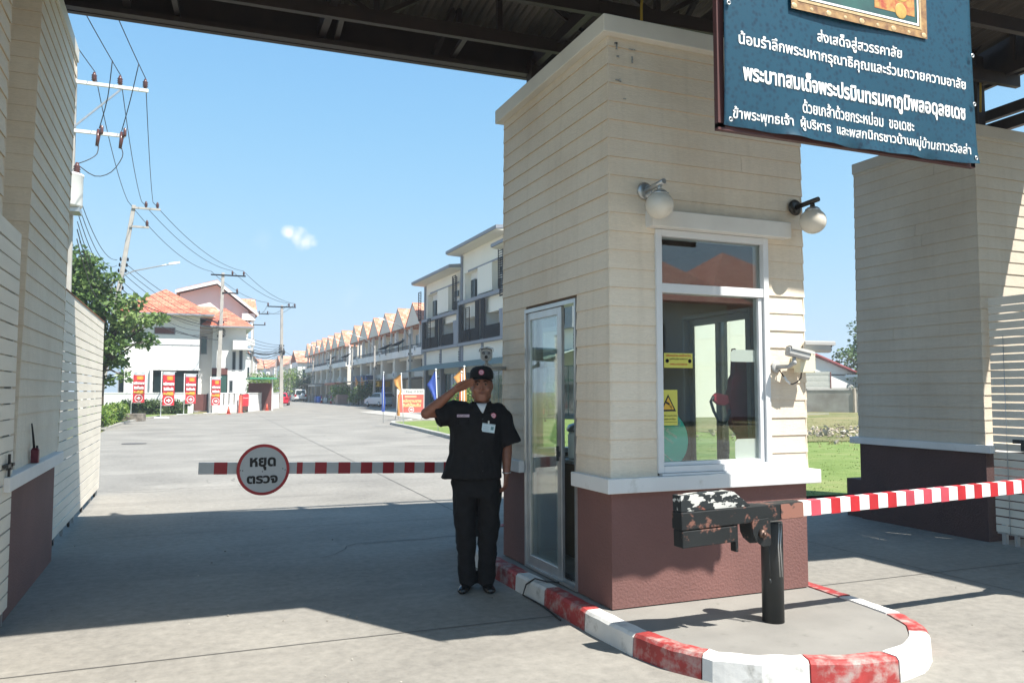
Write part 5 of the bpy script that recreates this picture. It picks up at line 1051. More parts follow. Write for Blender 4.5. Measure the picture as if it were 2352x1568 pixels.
# ---------------------------------------------------------------- three storey shophouses
sh_ = empty('shophouse', (20, 64, 0), 'far modern cream shophouse with grey slab roof and black louvres', 'shophouse')
s2_ = empty('shophouse', (20, 54, 0), 'higher modern cream shophouse nearer the booth', 'shophouse')
s3_ = empty('shophouse', (20, 44, 0), 'modern shophouse mostly hidden behind the booth', 'shophouse')
M['slabgrey'] = mat('slab_grey', (.22, .235, .27), .6, noise_amt=.1)
M['awn'] = mat('teal_awning', (.24, .29, .26), .55, noise_amt=.25, nscale=1.2, stretch=(1, 3, 1))
M['shopglass'] = mat('shop_glass', (.02, .045, .045), .06, spec=.9)
def shop(e, y0, y1, zoff, zt):
    """y0 near end, y1 far end; the facade faces -X at x=20"""
    X = 20.0; L = y1-y0; u = L/2
    P(e, 'wall', M['render_c2'], (X+.9, y0, 0, X+14, y1, zt-.2), (X, y0, 8.0+zoff, X+.9, y0+.5, zt-.2), (X, y1-.7, 8.0+zoff, X+.9, y1, zt-.2), (X, y0+.5, 10.2+zoff, X+.9, y1-.7, zt-.2), (X-.05, y0+.32*L, 8.2+zoff, X+.9, y0+.62*L, 10.2+zoff))
    P(e, 'wall', M['render_c2'], (X, y0+.3, 3.9, X+.9, y1-.3, 5.1), (X, y0, 7.2, X+.9, y1, 7.75+zoff))
    P(e, 'balcony_slab', M['slabgrey'], (X-.35, y0, 7.75+zoff, X+.9, y1-.01, 8.0+zoff)); P(e, 'balcony_slab', M['slabgrey'], (X-.35, y0, 5.1, X+.9, y1, 5.32))
    P(e, 'lintel', M['slabgrey'], (X-.04, y0+.5, 10.2+zoff, X, y1-1.6, 10.32+zoff))
    for y in (y0+.02, y0+L*.5, y1-.45): P(e, 'column', M['slabgrey'], (X-.06, y, 0, X+.3, y+.42, 5.1))
    P(e, 'corner_column', M['slabgrey'], (X-.12, y1-.35, 8.0+zoff, X+.2, y1+.0, zt-.3)); P(e, 'side_screen', M['slabgrey'], (X-.35, y1-.2, 5.32, X+.3, y1, 7.75+zoff)); P(e, 'fin', M['slabgrey'], (X-.33, y0, 5.32, X+.3, y0+.25, 7.75+zoff), (X-.3, y0+.25, 5.32, X+.2, y0+1.2, 7.2))
    P(e, 'wall', M['render_w'], (X-.02, y0+L*.44, 5.32, X+.9, y0+L*.5, 7.75+zoff), (X-.02, y0+L*.93, 5.32, X+.9, y0+L*.96, 7.75+zoff))
    for (a, b_) in ((.1, .43), (.52, .92)):
        P(e, 'railing', M['louvre'], (X-.3, y0+L*a, 5.34, X-.24, y0+L*b_, 6.25)); window(e, y0+L*(a+.05), y0+L*(b_-.08), 5.5, 7.1, 0, side=X+.9, gm=mat('beige_blind', (.42, .38, .3), .6), fm=M['slabgrey'])
    for (a, w_, z0, z1) in ((.40, .085, 5.4, 7.7+zoff), (.515, .085, 5.4, 7.7+zoff), (.91, .085, 5.4, 7.7+zoff)): P(e, 'louvre', M['louvre'], (X-.32, y0+L*a, z0, X-.26, y0+L*(a+w_), z1))
    for (a, z0, z1) in ((.70, 5.4, 7.9), (.02, 8.1+zoff, 10.75+zoff), (1.0, 8.0, 10.6)):
        b = MB(); ya = y0+L*a; yb = ya+.9; b.box(X-.42, ya, z0, X-.37, ya+.06, z1); b.box(X-.42, yb-.06, z0, X-.37, yb, z1); b.box(X-.42, ya, z1-.06, X-.37, yb, z1); b.box(X-.42, ya, z0, X-.37, yb, z0+.06)
        for k in range(16): zz = z0+.06+(z1-z0-.12)*k/16; b.box(X-.41, ya+.06, zz, X-.38, yb-.06, zz+.05)
        b.build('louvre_screen', M['louvre'], e)
    for (a, b_, z0, z1) in ((.645, .7, 8.2, 9.9), (.17, .29, 8.2, 8.9), (.17, .26, 9.3, 9.75), (.78, .87, 8.05, 9.6)): P(e, 'dark_opening', M['dkglass'], (X+.3, y0+L*a, z0+zoff, X+.5, y0+L*b_, z1+zoff))
    P(e, 'recess_wall', M['render_w'], (X+.5, y0+.5, 8.0+zoff, X+.9, y1-.7, 10.2+zoff))
    b = MB(); b.prism([(X-1.1, y0-.3, zt+.15), (X+.8, y0-.3, zt+.35), (X+14, y0-.3, zt-.2), (X+14, y0-.3, zt-.45), (X+.8, y0-.3, zt+.1), (X-1.1, y0-.3, zt-.08)], (0, L+1.1, 0)); b.build('slab_roof', M['slabgrey'], e)
    b = MB(); b.prism([(X-1.05, y0-.25, zt-.1), (X+.8, y0-.25, zt+.08), (X+1, y0-.25, zt-.25), (X-.9, y0-.25, zt-.16)], (0, L+1.0, 0)); b.build('soffit', M['soffit'], e)
    b = MB(); n = 40; v = []
    for i in range(n+1):
        y = y0+L*i/n; dz = .05*(i % 2); v += [(X-2.0, y, 3.28+dz), (X+.0, y, 3.9+dz)]
    b.add(v, [(2*i, 2*i+1, 2*i+3, 2*i+2) for i in range(n)]); b.build('awning', M['awn'], e, recalc=False)
    for a in (.08, .56):
        window(e, y0+L*a, y0+L*(a+.36), .15, 3.0, 0, side=X+.25, gm=M['shopglass'], fm=mat('shop_green_trim', (.08, .16, .15), .5), bars=3)
    P(e, 'shop_front', mat('shop_header', (.45, .46, .4), .6), (X+.2, y0+.3, 3.05, X+.9, y1-.3, 3.9)); P(e, 'shop_front', M['slabgrey'], (X+.25, y0, 0, X+.9, y1, .15))
    for k in range(4):
        for y in (y0+.2, y0+L*.5+.2): b = MB(); b.lathe([(0, 0), (.05, 0), (.07, .03), (.05, .07), (0, .07)], (X-.12, y, 4.05+.2*k), 8); b.build('insulator', M['louvre'], e)
shop(sh_, 59.3, 69.5, 0, 11.35); shop(s2_, 49.2, 59.2, .55, 12.5); shop(s3_, 39.2, 49.1, 0, 11.35)

# ---------------------------------------------------------------- cars
M['carwhite'] = mat('car_white', (.68, .69, .7), .25, spec=.6); M['carred'] = mat('car_red', (.5, .015, .04), .25, spec=.6); M['carsilver'] = mat('car_pale_blue', (.52, .58, .64), .25, spec=.6)
M['tail'] = mat('tail_lamp', (.35, .01, .015), .2); M['tyre'] = mat('tyre', (.015, .015, .016), .8); M['rim'] = mat('rim', (.4, .4, .42), .3, metal=.7)
def car(x, y, yaw, m, label, Lc=4.0, Wc=1.68, Hc=1.48, van=False):
    """built nose towards +Y, then turned"""
    e = empty('parked_car', (x, y, 0), label, 'car', 'cars at the end of the road'); h = Wc/2
    T = Matrix.Rotation(yaw, 4, 'Z')
    def out(b, nm, mm, **k):
        b.v = [T @ p for p in b.v]; return b.build(nm, mm, e, local=True, **k)
    # side profile (y, z) from rear to front
    lo = .28; r = -Lc/2; f = Lc/2
    body = [(r+.03, lo), (r, .5), (r+.02, .78), (r+.06, .98), (r+.3, 1.0), (f-1.1, .98), (f-.45, .86), (f-.08, .68), (f, .5), (f-.04, lo)]
    b = MB(); secs = []
    for xx, s in ((-h, .93), (-h+.06, 1), (0, 1.01), (h-.06, 1), (h, .93)): secs.append([Vector((xx, yy*(.985 if abs(xx) > h-.03 else 1), lo+(zz-lo)*s)) for yy, zz in body])
    b.loft(secs, smooth=False); bo = out(b, 'body', m, bevel=.05)
    top = [(r+(.1 if van else .16), .97), (r+(.3 if van else .62), Hc-.04), (r+(.6 if van else 1.1), Hc), (f-(1.9 if van else 2.0), Hc-.03), (f-1.02, .96)]
    b = MB(); b.loft([[Vector((xx*k, yy, zz)) for yy, zz in top] for xx, k in ((-h+.09, 1), (-h*.5, 1), (h*.5, 1), (h-.09, 1))], smooth=False)
    for p in b.v:
        if p.z > 1.2: p.x *= .84
    out(b, 'cabin', m, bevel=.06)
    # windows: rear, front and sides
    def lerp2(a, c, t): return (a[0]+(c[0]-a[0])*t, a[1]+(c[1]-a[1])*t)
    ra, rb_ = lerp2(top[0], top[1], .12), lerp2(top[0], top[1], .86); w0 = (h-.2); w1 = (h-.32)
    b = MB(); b.prism([(-w0, ra[0]-.02, ra[1]), (w0, ra[0]-.02, ra[1]), (w1, rb_[0]-.02, rb_[1]), (-w1, rb_[0]-.02, rb_[1])], (0, .02, 0)); out(b, 'rear_window', M['dkglass'])
    fa_, fb_ = lerp2(top[4], top[3], .1), lerp2(top[4], top[3], .9); b = MB(); b.prism([(-w0, fa_[0]+.02, fa_[1]), (w0, fa_[0]+.02, fa_[1]), (w1, fb_[0]+.02, fb_[1]), (-w1, fb_[0]+.02, fb_[1])], (0, -.02, 0)); out(b, 'windscreen', M['dkglass'])
    for s in (-1, 1):
        b = MB(); xa = s*(h-.075); xb = s*((h-.09)*.84+.012)
        b.prism([(xa, top[0][0]+.45, 1.02), (xa, -.05, 1.02), (xb, -.05, Hc-.1), (xb, top[1][0]+.3, Hc-.1)], (s*.01, 0, 0)); b.prism([(xa, .0, 1.02), (xa, f-1.25, 1.02), (xb, top[3][0]-.02, Hc-.1), (xb, .0, Hc-.1)], (s*.01, 0, 0)); out(b, 'side_window', M['dkglass'])
        b = MB(); b.box(s*(h-.32) if s > 0 else -h+.02, r-.015, .74 if not van else .8, s*(h-.02) if s > 0 else -h+.32, r+.1, .96 if not van else 1.15); out(b, 'tail_lamp', M['tail'], bevel=.02)
        b = MB(); b.box(min(s*(h-.4), s*(h-.04)), f-.12, .6, max(s*(h-.4), s*(h-.04)), f+.01, .76); out(b, 'headlight', M['rim'], bevel=.02)
        b = MB(); b.box(min(s*h, s*(h+.16)), f-1.45, .98, max(s*h, s*(h+.16)), f-1.3, 1.1); out(b, 'mirror', m, bevel=.02)
        for yy in (r+.72, f-.8):
            b = MB(); b.lathe([(0, -.1), (.27, -.1), (.31, -.06), (.31, .06), (.27, .1), (0, .1)], (s*(h-.09), yy, .31), 20, axis='X'); w = out(b, 'wheel', M['tyre']); b = MB(); b.lathe([(0, -.01), (.18, -.01), (.19, .0), (0, .01)], (s*(h+.012), yy, .31), 14, axis='X'); b.v = [T @ p for p in b.v]; b.build('rim', M['rim'], w, local=True)
    b = MB(); b.box(-.22, r-.02, .56, .22, r+.05, .68); out(b, 'number_plate', M['paper']); b = MB(); b.box(-h+.05, r-.04, .3, h-.05, r+.15, .48); out(b, 'bumper', m if not van else M['louvre'], bevel=.03)
    b = MB(); b.box(-.5, r+.3, .2, .5, f-.3, .3); out(b, 'underbody', M['tyre'])
    return e
car(10.3, 94.5, R(-10), M['carred'], 'bright red hatchback half hidden by the utility pole', 3.8, 1.62, 1.45)
sv = car(17.0, 131.5, R(-2), M['carwhite'], 'white people carrier with a spare wheel parked down the road', 4.6, 1.9, 1.95, van=True)
b = MB(); b.lathe([(0, 0), (.3, 0), (.33, -.05), (.3, -.18), (0, -.2)], (0.25, -2.28, 1.05), 18, axis='Y'); b.build('spare_wheel', M['carwhite'], sv, local=True)
car(18.9, 82.3, R(14), M['carsilver'], 'pale silver saloon parked before the fourth townhouse', 4.2, 1.7, 1.5)

# ---------------------------------------------------------------- utility poles
M['pole'] = mat('pole_concrete', (.42, .4, .37), .85, noise_amt=.2, nscale=3); M['porc'] = mat('brown_porcelain', (.09, .035, .03), .25); M['wire'] = mat('cable_black', (.02, .021, .023), .6); M['wire2'] = mat('cable_grey', (.07, .075, .08), .6)
def insul(b, p, s=1.0):
    b.lathe([(0, 0), (.05*s, 0), (.05*s, .06*s), (.09*s, .08*s), (.06*s, .12*s), (.09*s, .15*s), (.06*s, .19*s), (.09*s, .22*s), (.05*s, .27*s), (.04*s, .33*s), (0, .33*s)], p, 10)
def pole(name, x, y, h, label, w=.26, lean=(0, 0), arms=(), bands=(), group='utility poles beside the road'):
    e = empty(name, (x, y, 0), label, 'utility pole', group); b = MB(); t = Vector((x+lean[0], y+lean[1], h)); o = Vector((x, y, 0))
    b.loft([[p+Vector((sx*ww/2, sy*ww/2, 0)) for sx, sy in ((-1, -1), (1, -1), (1, 1), (-1, 1))] for p, ww in ((o, w), (t, w*.62))], smooth=False); b.build('post', M['pole'], e, bevel=.02)
    for (z, xa, xb, ins, m_) in arms:
        c = o+(t-o)*(z/h); b = MB(); b.bar(c+Vector((xa, -.12, 0)), c+Vector((xb, -.12, 0)), .1, .1); b.build('crossarm', M[m_], e)
        for k in ins: q = MB(); insul(q, c+Vector((k, -.12, .05))); q.build('insulator', M['porc'], e)
    for z in bands:
        c = o+(t-o)*(z/h)
        for s in (-1, 1): q = MB(); insul(q, c+Vector((s*(w*.4+.05), -.1, -.1)), .6); q.build('insulator', M['louvre'], e)
    return e
big = [(7.9, (8, 6.6, 0, 0))]
# nearest: double pole frame with transformer, pole hidden by the pillar
p1x, p1y = -3.55, 28.5
pa = pole('utility_pole', p1x, p1y, 11.9, 'nearest concrete pole with white crossarms behind the left pillar', .32, (0, 0), [(11.45, -1.2, 2.2, (.6, 1.35, 2.1), 'render_w'), (9.85, -1.2, 1.55, (), 'render_w')])
b = MB(); b.bar((p1x, p1y-.12, 9.9), (p1x+1.4, p1y-.12, 11.4), .05, .05); b.build('brace', M['alu'], pa)
for dx in (.78, 1.45):
    b = MB(); b.tube([(p1x+dx, p1y-.2, 9.95), (p1x+dx-.03, p1y-.25, 9.4)], .045, 8); b.tube([(p1x+dx+.08, p1y-.2, 9.95), (p1x+dx, p1y-.25, 9.38)], .02, 6); b.build('fuse_cutout', M['porc'], pa); b = MB(); b.lathe([(0, 0), (.04, 0), (.05, .05), (.05, .25), (0, .3)], (p1x+dx+.1, p1y-.25, 9.8), 10); b.build('arrester', M['porc'], pa)
tr = empty('transformer', (p1x+.1, p1y-.7, 7.4), 'weathered white pole transformer peeping past the left pillar', 'transformer')
b = MB(); b.lathe([(0, 0), (.42, 0), (.44, .05), (.44, .95), (.46, .98), (.46, 1.03), (0, 1.06)], (p1x+.02, p1y-.7, 7.25), 24); b.build('tank', M['white'], tr)
b = MB(); insul(b, (p1x+.27, p1y-.7, 8.28), 1.2); insul(b, (p1x-.15, p1y-.7, 8.28), 1.2); b.build('bushing', M['porc'], tr); b = MB(); b.box(p1x-.4, p1y-.9, 7.1, p1x+.4, p1y-.2, 7.24); b.build('platform', M['alu'], tr)
p2x, p2y = -4.15, 45.5
pb_ = pole('utility_pole', p2x, p2y, 11.3, 'leaning concrete pole rising out of the left tree', .3, (1.45, .2), [(11.15, -.05, 1.3, (.6, 1.15), 'pole'), (10.15, 0, .9, (.8,), 'pole')], (8.4, 8.1, 7.8, 7.3, 6.9, 6.5))
pc = pole('utility_pole', 2.37, 66.3, 10.9, 'concrete pole in front of the corner house gate', .36, (.2, 0), [(10.7, -.9, 1.7, (.7, 1.55), 'louvre'), (9.3, 0, 1.2, (1.1,), 'louvre')], (7.0, 6.7, 5.9))
pd = pole('utility_pole', 8.62, 79.6, 9.9, 'concrete pole at the end of the slotted wall', .36, (-.1, 0), [(9.75, -1.35, 1.3, (-1.3, .65, 1.2), 'louvre')], (6.0, 5.7, 5.4))
pe = pole('utility_pole', 7.6, 104, 11.4, 'concrete pole with a side bracket behind the slotted wall', .34, (.1, 0), [(11.3, 0, 1.9, (.7, 1.7), 'louvre'), (9.9, 0, 1.5, (1.4,), 'louvre')], (6.6, 6.3, 5.9))
pf = pole('utility_pole', 5.9, 122, 10.3, 'distant concrete pole just right of the white house', .3, (.1, 0), [(10.2, -.8, 1.8, (.5, 1.5), 'louvre')], (6.5, 6.0))
# cut-down poles and street lights on the right pavement
lampd = [(18.4, 126.5, 6.4, True, 'pole by the blue barrels, with a street light'), (18.4, 110.5, 6.7, True, 'pole behind the far orange cone'), (18.4, 95.2, 6.75, True, 'pole beside the flag shop, with a street light'), (18.4, 83.0, 6.4, True, 'pole behind the silver car'), (18.4, 68.7, 6.7, True, 'pole rising behind the orange number board'), (17.2, 146, 7.4, False, 'thin pole left of the white van'), (16.0, 158, 8.0, False, 'thin pole among the green trees'), (12.9, 168, 7.4, False, 'distant thin pole behind the red car'), (11.6, 150, 7.8, False, 'thin pole right behind the concrete pole')]
for x, y, h, lt, l in lampd:
    e = pole('street_light' if lt else 'utility_pole', x, y, h, l, .26, (0, 0), (), (h-1.8, h-2.4), group='poles along the right pavement')
    if lt:
        b = MB(); b.tube([(x-.05, y-.14, h-.4), (x-.5, y-.2, h+.3), (x-1.3, y-.4, h+.75), (x-2.6, y-.7, h+1.1)], .04, 8); b.build('arm', M['alu'], e); b = MB(); b.loft([[Vector((x-2.5-u*.55, y-.7-u*.13, h+1.08+u*.12))+Vector((0, dy, dz)) for dy, dz in ((-ww, -.03), (ww, -.03), (ww*.7, .07), (-ww*.7, .07))] for u, ww in ((0, .05), (.2, .1), (1, .08))], smooth=False); b.build('lamp_head', M['paper'], e)
sl_ = empty('street_light', (p2x, p2y, 0), 'street light arm reaching out of the left tree', 'street light')
b = MB(); c = C0 = Vector((p2x+.95, p2y-.1, 7.0)); b.tube([c, c+Vector((.15, 0, .55)), c+Vector((.6, 0, .8)), c+Vector((1.9, 0, 1.15)), c+Vector((2.3, 0, 1.25))], .035, 8); b.build('arm', M['alu'], sl_)
b = MB(); b.loft([[c+Vector((2.25+u*.55, dy*ww, 1.24+u*.12+dz)) for dy, dz in ((-1, -.03), (1, -.03), (.7, .07), (-.7, .07))] for u, ww in ((0, .05), (.2, .11), (1, .08))], smooth=False); b.build('lamp_head', M['paper'], sl_)

# ---------------------------------------------------------------- cables
def cable(a, b_, sag, r, label, m_='wire', n=14, group='power cables strung between the poles'):
    a, b_ = Vector(a), Vector(b_); pts = [a*(1-i/n)+b_*(i/n)-Vector((0, 0, sag*4*(i/n)*(1-i/n))) for i in range(n+1)]
    q = MB(); q.tube(pts, r, 5); return q.build('power_cable', M[m_], label=label, cat='power cable', group=group)
T1 = [(p1x+.6, p1y, 11.9), (p1x+1.35, p1y, 11.9), (p1x+2.1, p1y, 11.9)]
T2 = [(p2x+.6, p2y+.2, 11.55), (p2x+1.15, p2y+.2, 11.6), (p2x+1.65, p2y+.2, 11.6)]
T2 = [(p2x+1.15, p2y+.2, 11.5), (p2x+1.8, p2y+.2, 11.55), (p2x+2.35, p2y+.2, 11.55)]
T3 = [(1.7, 66.2, 10.95), (3.2, 66.2, 11.1), (4.1, 66.2, 11.1)]; T4 = [(7.25, 79.5, 10.1), (9.2, 79.5, 10.1), (9.75, 79.5, 10.1)]
T0 = [(p1x-1.6, 9.5, 11.6), (p1x-.55, 9.5, 11.6), (p1x+.35, 9.5, 11.6)]
nm = ['left', 'middle', 'right']
for i in range(3):
    cable(T0[i], T1[i], .25, .014, nm[i]+' high line coming over the left pillar to the nearest pole'); cable(T1[i], T2[i], .45, .014, nm[i]+' high line from the white crossarm to the leaning pole')
    cable(T2[i], T3[i], .7, .016, nm[i]+' high line from the leaning pole to the house pole'); cable(T3[i], T4[i], .5, .018, nm[i]+' high line from the house pole to the next pole')
    cable(T4[i], (8.2+i*.6, 104, 11.6), .6, .02, nm[i]+' high line running on down the road')
zz1 = [7.55, 7.25, 6.95, 6.65, 6.4, 6.1]; zz2 = [8.35, 8.05, 7.75, 7.3, 6.9, 6.45]; zz3 = [7.1, 6.95, 6.8, 6.65, 6.55, 6.4]
for i in range(6):
    N_th = ['topmost', 'second', 'third', 'fourth', 'fifth', 'lowest'][i]
    cable((p1x+.25, p1y, zz1[i]+.3), (p2x+.75, p2y, zz2[i]), .6+.12*i, .013+.003*(i > 3), N_th+' of the six low lines left of the leaning pole', 'wire2' if i % 2 else 'wire')
    cable((p2x+.95, p2y, zz2[i]), (2.4, 66.2, zz3[i]), .45+.13*i, .016+.006*(i > 3), N_th+' of the six low lines crossing the orange roof', 'wire2' if i % 3 == 1 else 'wire')
    cable((2.5, 66.2, zz3[i]), (8.6, 79.5, 6.05-.12*i), .5+.16*i, .018+.008*(i > 2), N_th+' of the six low lines before the slotted wall', 'wire')
    cable((8.6, 79.7, 6.0-.12*i), (7.7, 104, 6.7-.1*i), .5+.2*i, .02, N_th+' of the six low lines beyond the wall end pole', 'wire2')
cable((2.4, 66.2, 6.2), (8.62, 79.4, 5.5), .9, .05, 'thick black bundled line above the slotted wall'); cable((8.62, 79.6, 5.6), (18.4, 126, 6.0), .3, .02, 'line crossing the road to the townhouses')
cable((p2x+.6, p2y, 6.6), (2.3, 66.2, 6.5), .2, .028, 'thick bundled line under the corner house eaves'); cable((-.9, 52, 5.35), (2.3, 66.2, 5.6), .15, .03, 'thick low line across the white house wall')
q = MB(); q.lathe([(0, -.28), (.08, -.24), (.12, 0), (.08, .24), (0, .28)], (8.75, 79.3, 5.35), 10); q.build('cable_coil', M['wire'], label='bunched black coil of line on the wall end pole', cat='cable coil')
# service loops near the transformer
for (pts, l) in (([(p1x+.3, p1y-.7, 8.65), (p1x+.6, p1y-.6, 8.85), (p1x+.78, p1y-.4, 9.1), (p1x+.8, p1y-.25, 9.42)], 'short curved jumper from the transformer to the first fuse'), ([(p1x+.3, p1y-.7, 8.6), (p1x+.75, p1y-.5, 8.35), (p1x+1.2, p1y-.4, 8.55), (p1x+1.5, p1y-.3, 9.1), (p1x+1.47, p1y-.25, 9.4)], 'long drooping jumper from the transformer to the second fuse'),
    ([(p1x+1.2, p1y-1.2, 11.9), (p1x+1.05, p1y-.6, 10.9), (p1x+.8, p1y-.2, 9.98)], 'slanting jumper down from the middle high line'), ([(p1x+1.95, p1y-1.2, 11.9), (p1x+1.7, p1y-.6, 10.9), (p1x+1.45, p1y-.2, 9.98)], 'slanting jumper down from the right high line')):
    q = MB(); n = []; 
    for i in range(len(pts)-1):
        for t in (0, .33, .66):
            p0_ = Vector(pts[max(i-1, 0)]); p1_ = Vector(pts[i]); p2_ = Vector(pts[i+1]); p3_ = Vector(pts[min(i+2, len(pts)-1)]); n.append(.5*((2*p1_)+(p2_-p0_)*t+(2*p0_-5*p1_+4*p2_-p3_)*t*t+(-p0_+3*p1_-3*p2_+p3_)*t**3))
    n.append(Vector(pts[-1])); q.tube(n, .015, 6); q.build('jumper_cable', M['wire'], label=l, cat='power cable')
# ---------------------------------------------------------------- vegetation
def leafmat(name, a, b_, c):
    m = bpy.data.materials.new(name); m.use_nodes = True; t = m.node_tree; b = t.nodes["Principled BSDF"]; L = t.links.new
    o = t.nodes.new("ShaderNodeAttribute"); o.attribute_name = 'leafshade'; o.attribute_type = 'GEOMETRY'
    cr = t.nodes.new("ShaderNodeValToRGB"); e = cr.color_ramp.elements; e[0].position = 0; e[0].color = tuple(a)+(1,); e[1].position = 1; e[1].color = tuple(c)+(1,); q = e.new(.5); q.color = tuple(b_)+(1,); L(o.outputs["Fac"], cr.inputs[0]); L(cr.outputs[0], b.inputs["Base Color"])
    b.inputs["Roughness"].default_value = .42; b.inputs["Specular IOR Level"].default_value = .5
    tr = t.nodes.new("ShaderNodeBsdfTranslucent"); L(cr.outputs[0], tr.inputs[0]); mx = t.nodes.new("ShaderNodeMixShader"); mx.inputs[0].default_value = .25; ou = t.nodes["Material Output"]; L(b.outputs[0], mx.inputs[1]); L(tr.outputs[0], mx.inputs[2]); L(mx.outputs[0], ou.inputs[0]); MATS[name] = m; return m
M['leafL'] = leafmat('leaves_left_tree', (.05, .1, .025), (.11, .19, .05), (.24, .33, .11))
M['leafY'] = leafmat('leaves_bright', (.06, .13, .02), (.13, .22, .03), (.25, .33, .07))
M['leafD'] = leafmat('leaves_dark', (.035, .075, .02), (.07, .125, .035), (.14, .2, .06))
M['bark'] = mat('bark', (.12, .09, .065), .9, noise_amt=.4, nscale=8, bump=.4, bscale=20)
def leaves(pts, n, size, spread, rnd, aspect=3.0, droop=.3):
    """n leaf quads scattered round the cluster centres in pts (centre, radius)"""
    v = []; f = []; sh = []
    tot = sum(r**2 for _, r in pts)
    for c, r in pts:
        k = int(n*r*r/tot); base = rnd.uniform(.1, .9)
        for _ in range(k):
            d = Vector((rnd.gauss(0, 1), rnd.gauss(0, 1), rnd.gauss(0, 1))).normalized(); p = Vector(c)+d*r*(rnd.random()**.45)*Vector((1, 1, .8)).length/1.6
            a = Vector((d.x+rnd.gauss(0, .6), d.y+rnd.gauss(0, .6), -droop+rnd.gauss(0, .5))).normalized(); s = a.cross(Vector((rnd.gauss(0, 1), rnd.gauss(0, 1), rnd.gauss(0, 1)))).normalized(); L = size*rnd.uniform(.6, 1.3); w = L/aspect
            k0 = len(v); v += [p, p+a*L*.5+s*w, p+a*L, p+a*L*.5-s*w]; f.append((k0, k0+1, k0+2, k0+3)); sh.append(min(1, max(0, base+rnd.gauss(0, .22))))
    return v, f, sh
def foliage(name, pts, n, size, m_, parent, seed, aspect=3.0, **kw):
    rnd_ = random.Random(seed); v, f, sh = leaves(pts, n, size, 0, rnd_, aspect); o_ = org(parent) if parent else Vector((0, 0, 0))
    me = bpy.data.meshes.new(name); me.from_pydata([tuple(q-o_) for q in v], [], f); me.materials.append(m_); at = me.attributes.new('leafshade', 'FLOAT', 'FACE'); at.data.foreach_set('value', sh)
    o = bpy.data.objects.new(name, me); COL.objects.link(o); o.parent = parent; return tag(o, **kw)
def tree(x, y, h, clumps, n, size, m_, label, seed, trunk=.14, name='tree', group=None, th=None, aspect=3.0, lean=(0, 0)):
    e = empty(name, (x, y, 0), label, 'tree', group); rnd_ = random.Random(seed); th = th or h*.45; b = MB(); top = Vector((x+lean[0], y+lean[1], th))
    b.tube([(x, y, 0), (x+lean[0]*.4, y+lean[1]*.4, th*.5), top, (x+lean[0]*1.1, y+lean[1], h*.8)], [trunk, trunk*.8, trunk*.65, trunk*.2], 10)
    for c, r in clumps:
        if rnd_.random() < .85: s = Vector((x, y, 0)).lerp(top, rnd_.uniform(.55, 1)); mid = (s+Vector(c))/2+Vector((rnd_.gauss(0, .1), rnd_.gauss(0, .1), .15)); b.tube([s, mid, Vector(c)], [trunk*.35, trunk*.22, trunk*.06], 6)
    b.build('trunk', M['bark'], e); foliage('crown', clumps, n, size, m_, e, seed+1, aspect); return e
rnd = random.Random(21)
# left tree: (x, z) outline taken to its own depth of about 41 m
cl = []
for (x, z, r) in ((-4.7, 7.6, .9), (-4.2, 7.1, .8), (-5.2, 7.0, 1.0), (-4.0, 6.4, .8), (-4.6, 6.2, 1.0), (-3.5, 6.2, .6), (-3.1, 6.75, .35), (-3.3, 5.6, .75), (-4.0, 5.3, .9), (-2.6, 5.55, .5), (-2.15, 5.85, .4), (-2.5, 4.8, .6), (-1.9, 4.85, .5), (-1.35, 4.95, .42), (-1.0, 5.05, .3), (-3.2, 4.5, .8), (-2.3, 4.2, .5), (-1.75, 4.05, .42), (-1.35, 3.95, .32), (-1.8, 3.75, .25), (-2.9, 3.7, .6), (-3.6, 3.9, .8), (-3.2, 3.1, .5), (-2.75, 2.9, .35), (-3.7, 2.9, .5), (-2.6, 2.25, .28), (-3.5, 2.1, .4), (-4.6, 4.3, 1.0), (-4.4, 3.0, .8), (-5.4, 5.6, 1.1)):
    cl.append(((x+rnd.uniform(-.1, .1)-.05, 41+rnd.uniform(-.7, .7), z), r*.9))
tree(-3.62, 41.2, 7.8, cl, 7500, .26, M['leafL'], 'leafy green tree overhanging from behind the left gate', 31, .21, th=3.6, aspect=3.4)
# clipped hedge left of the road, low shrubs in front of the white wall
def hedge(name, boxes, n, size, m_, label, seed):
    rnd_ = random.Random(seed); pts = []
    for (x0, y0, x1, y1, w, h) in boxes:
        L = math.hypot(x1-x0, y1-y0); k = int(L/.28)
        for i in range(k+1):
            t = i/k
            for zz in (h*.3, h*.62, h*.85):
                pts.append(((x0+(x1-x0)*t+rnd_.uniform(-w, w)*.45, y0+(y1-y0)*t+rnd_.uniform(-w, w)*.45, zz+rnd_.uniform(-.06, .06)), .27))
    e = empty(name, (boxes[0][0], boxes[0][1], 0), label, 'hedge'); foliage('foliage', pts, n, size, m_, e, seed, 2.2)
    b = MB()
    for (x0, y0, x1, y1, w, h) in boxes: b.bar((x0, y0, h*.36), (x1, y1, h*.36), w*.7, h*.6)
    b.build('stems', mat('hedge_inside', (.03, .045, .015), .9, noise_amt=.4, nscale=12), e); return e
hedge('hedge', [(-3.3, 36.2, -3.3, 50.5, .8, .85)], 9000, .09, M['leafY'], 'clipped green hedge running back along the left kerb', 41)
hedge('hedge', [(-3.6, 58.6, .1, 60.2, .8, .95)], 6500, .11, M['leafD'], 'darker low shrub hedge in front of the white wall', 43)
sheet('verge', [(-8, 35), (-2.95, 36), (-2.7, 43), (-2.2, 49), (-1.4, 53), (.45, 56.8), (1.4, 60.9), (-8, 60.9)], .03, M['lawn'])
kb = MB(); kb.bar((-3.3, 46.9, .2), (-1.95, 46.5, .2), .5, .4); kb.build('concrete_block', mat('stained_block', (.3, .27, .23), .9, col2=(.06, .05, .045), nscale=4), label='stained grey concrete block at the end of the hedge', cat='concrete block', bevel=.02)
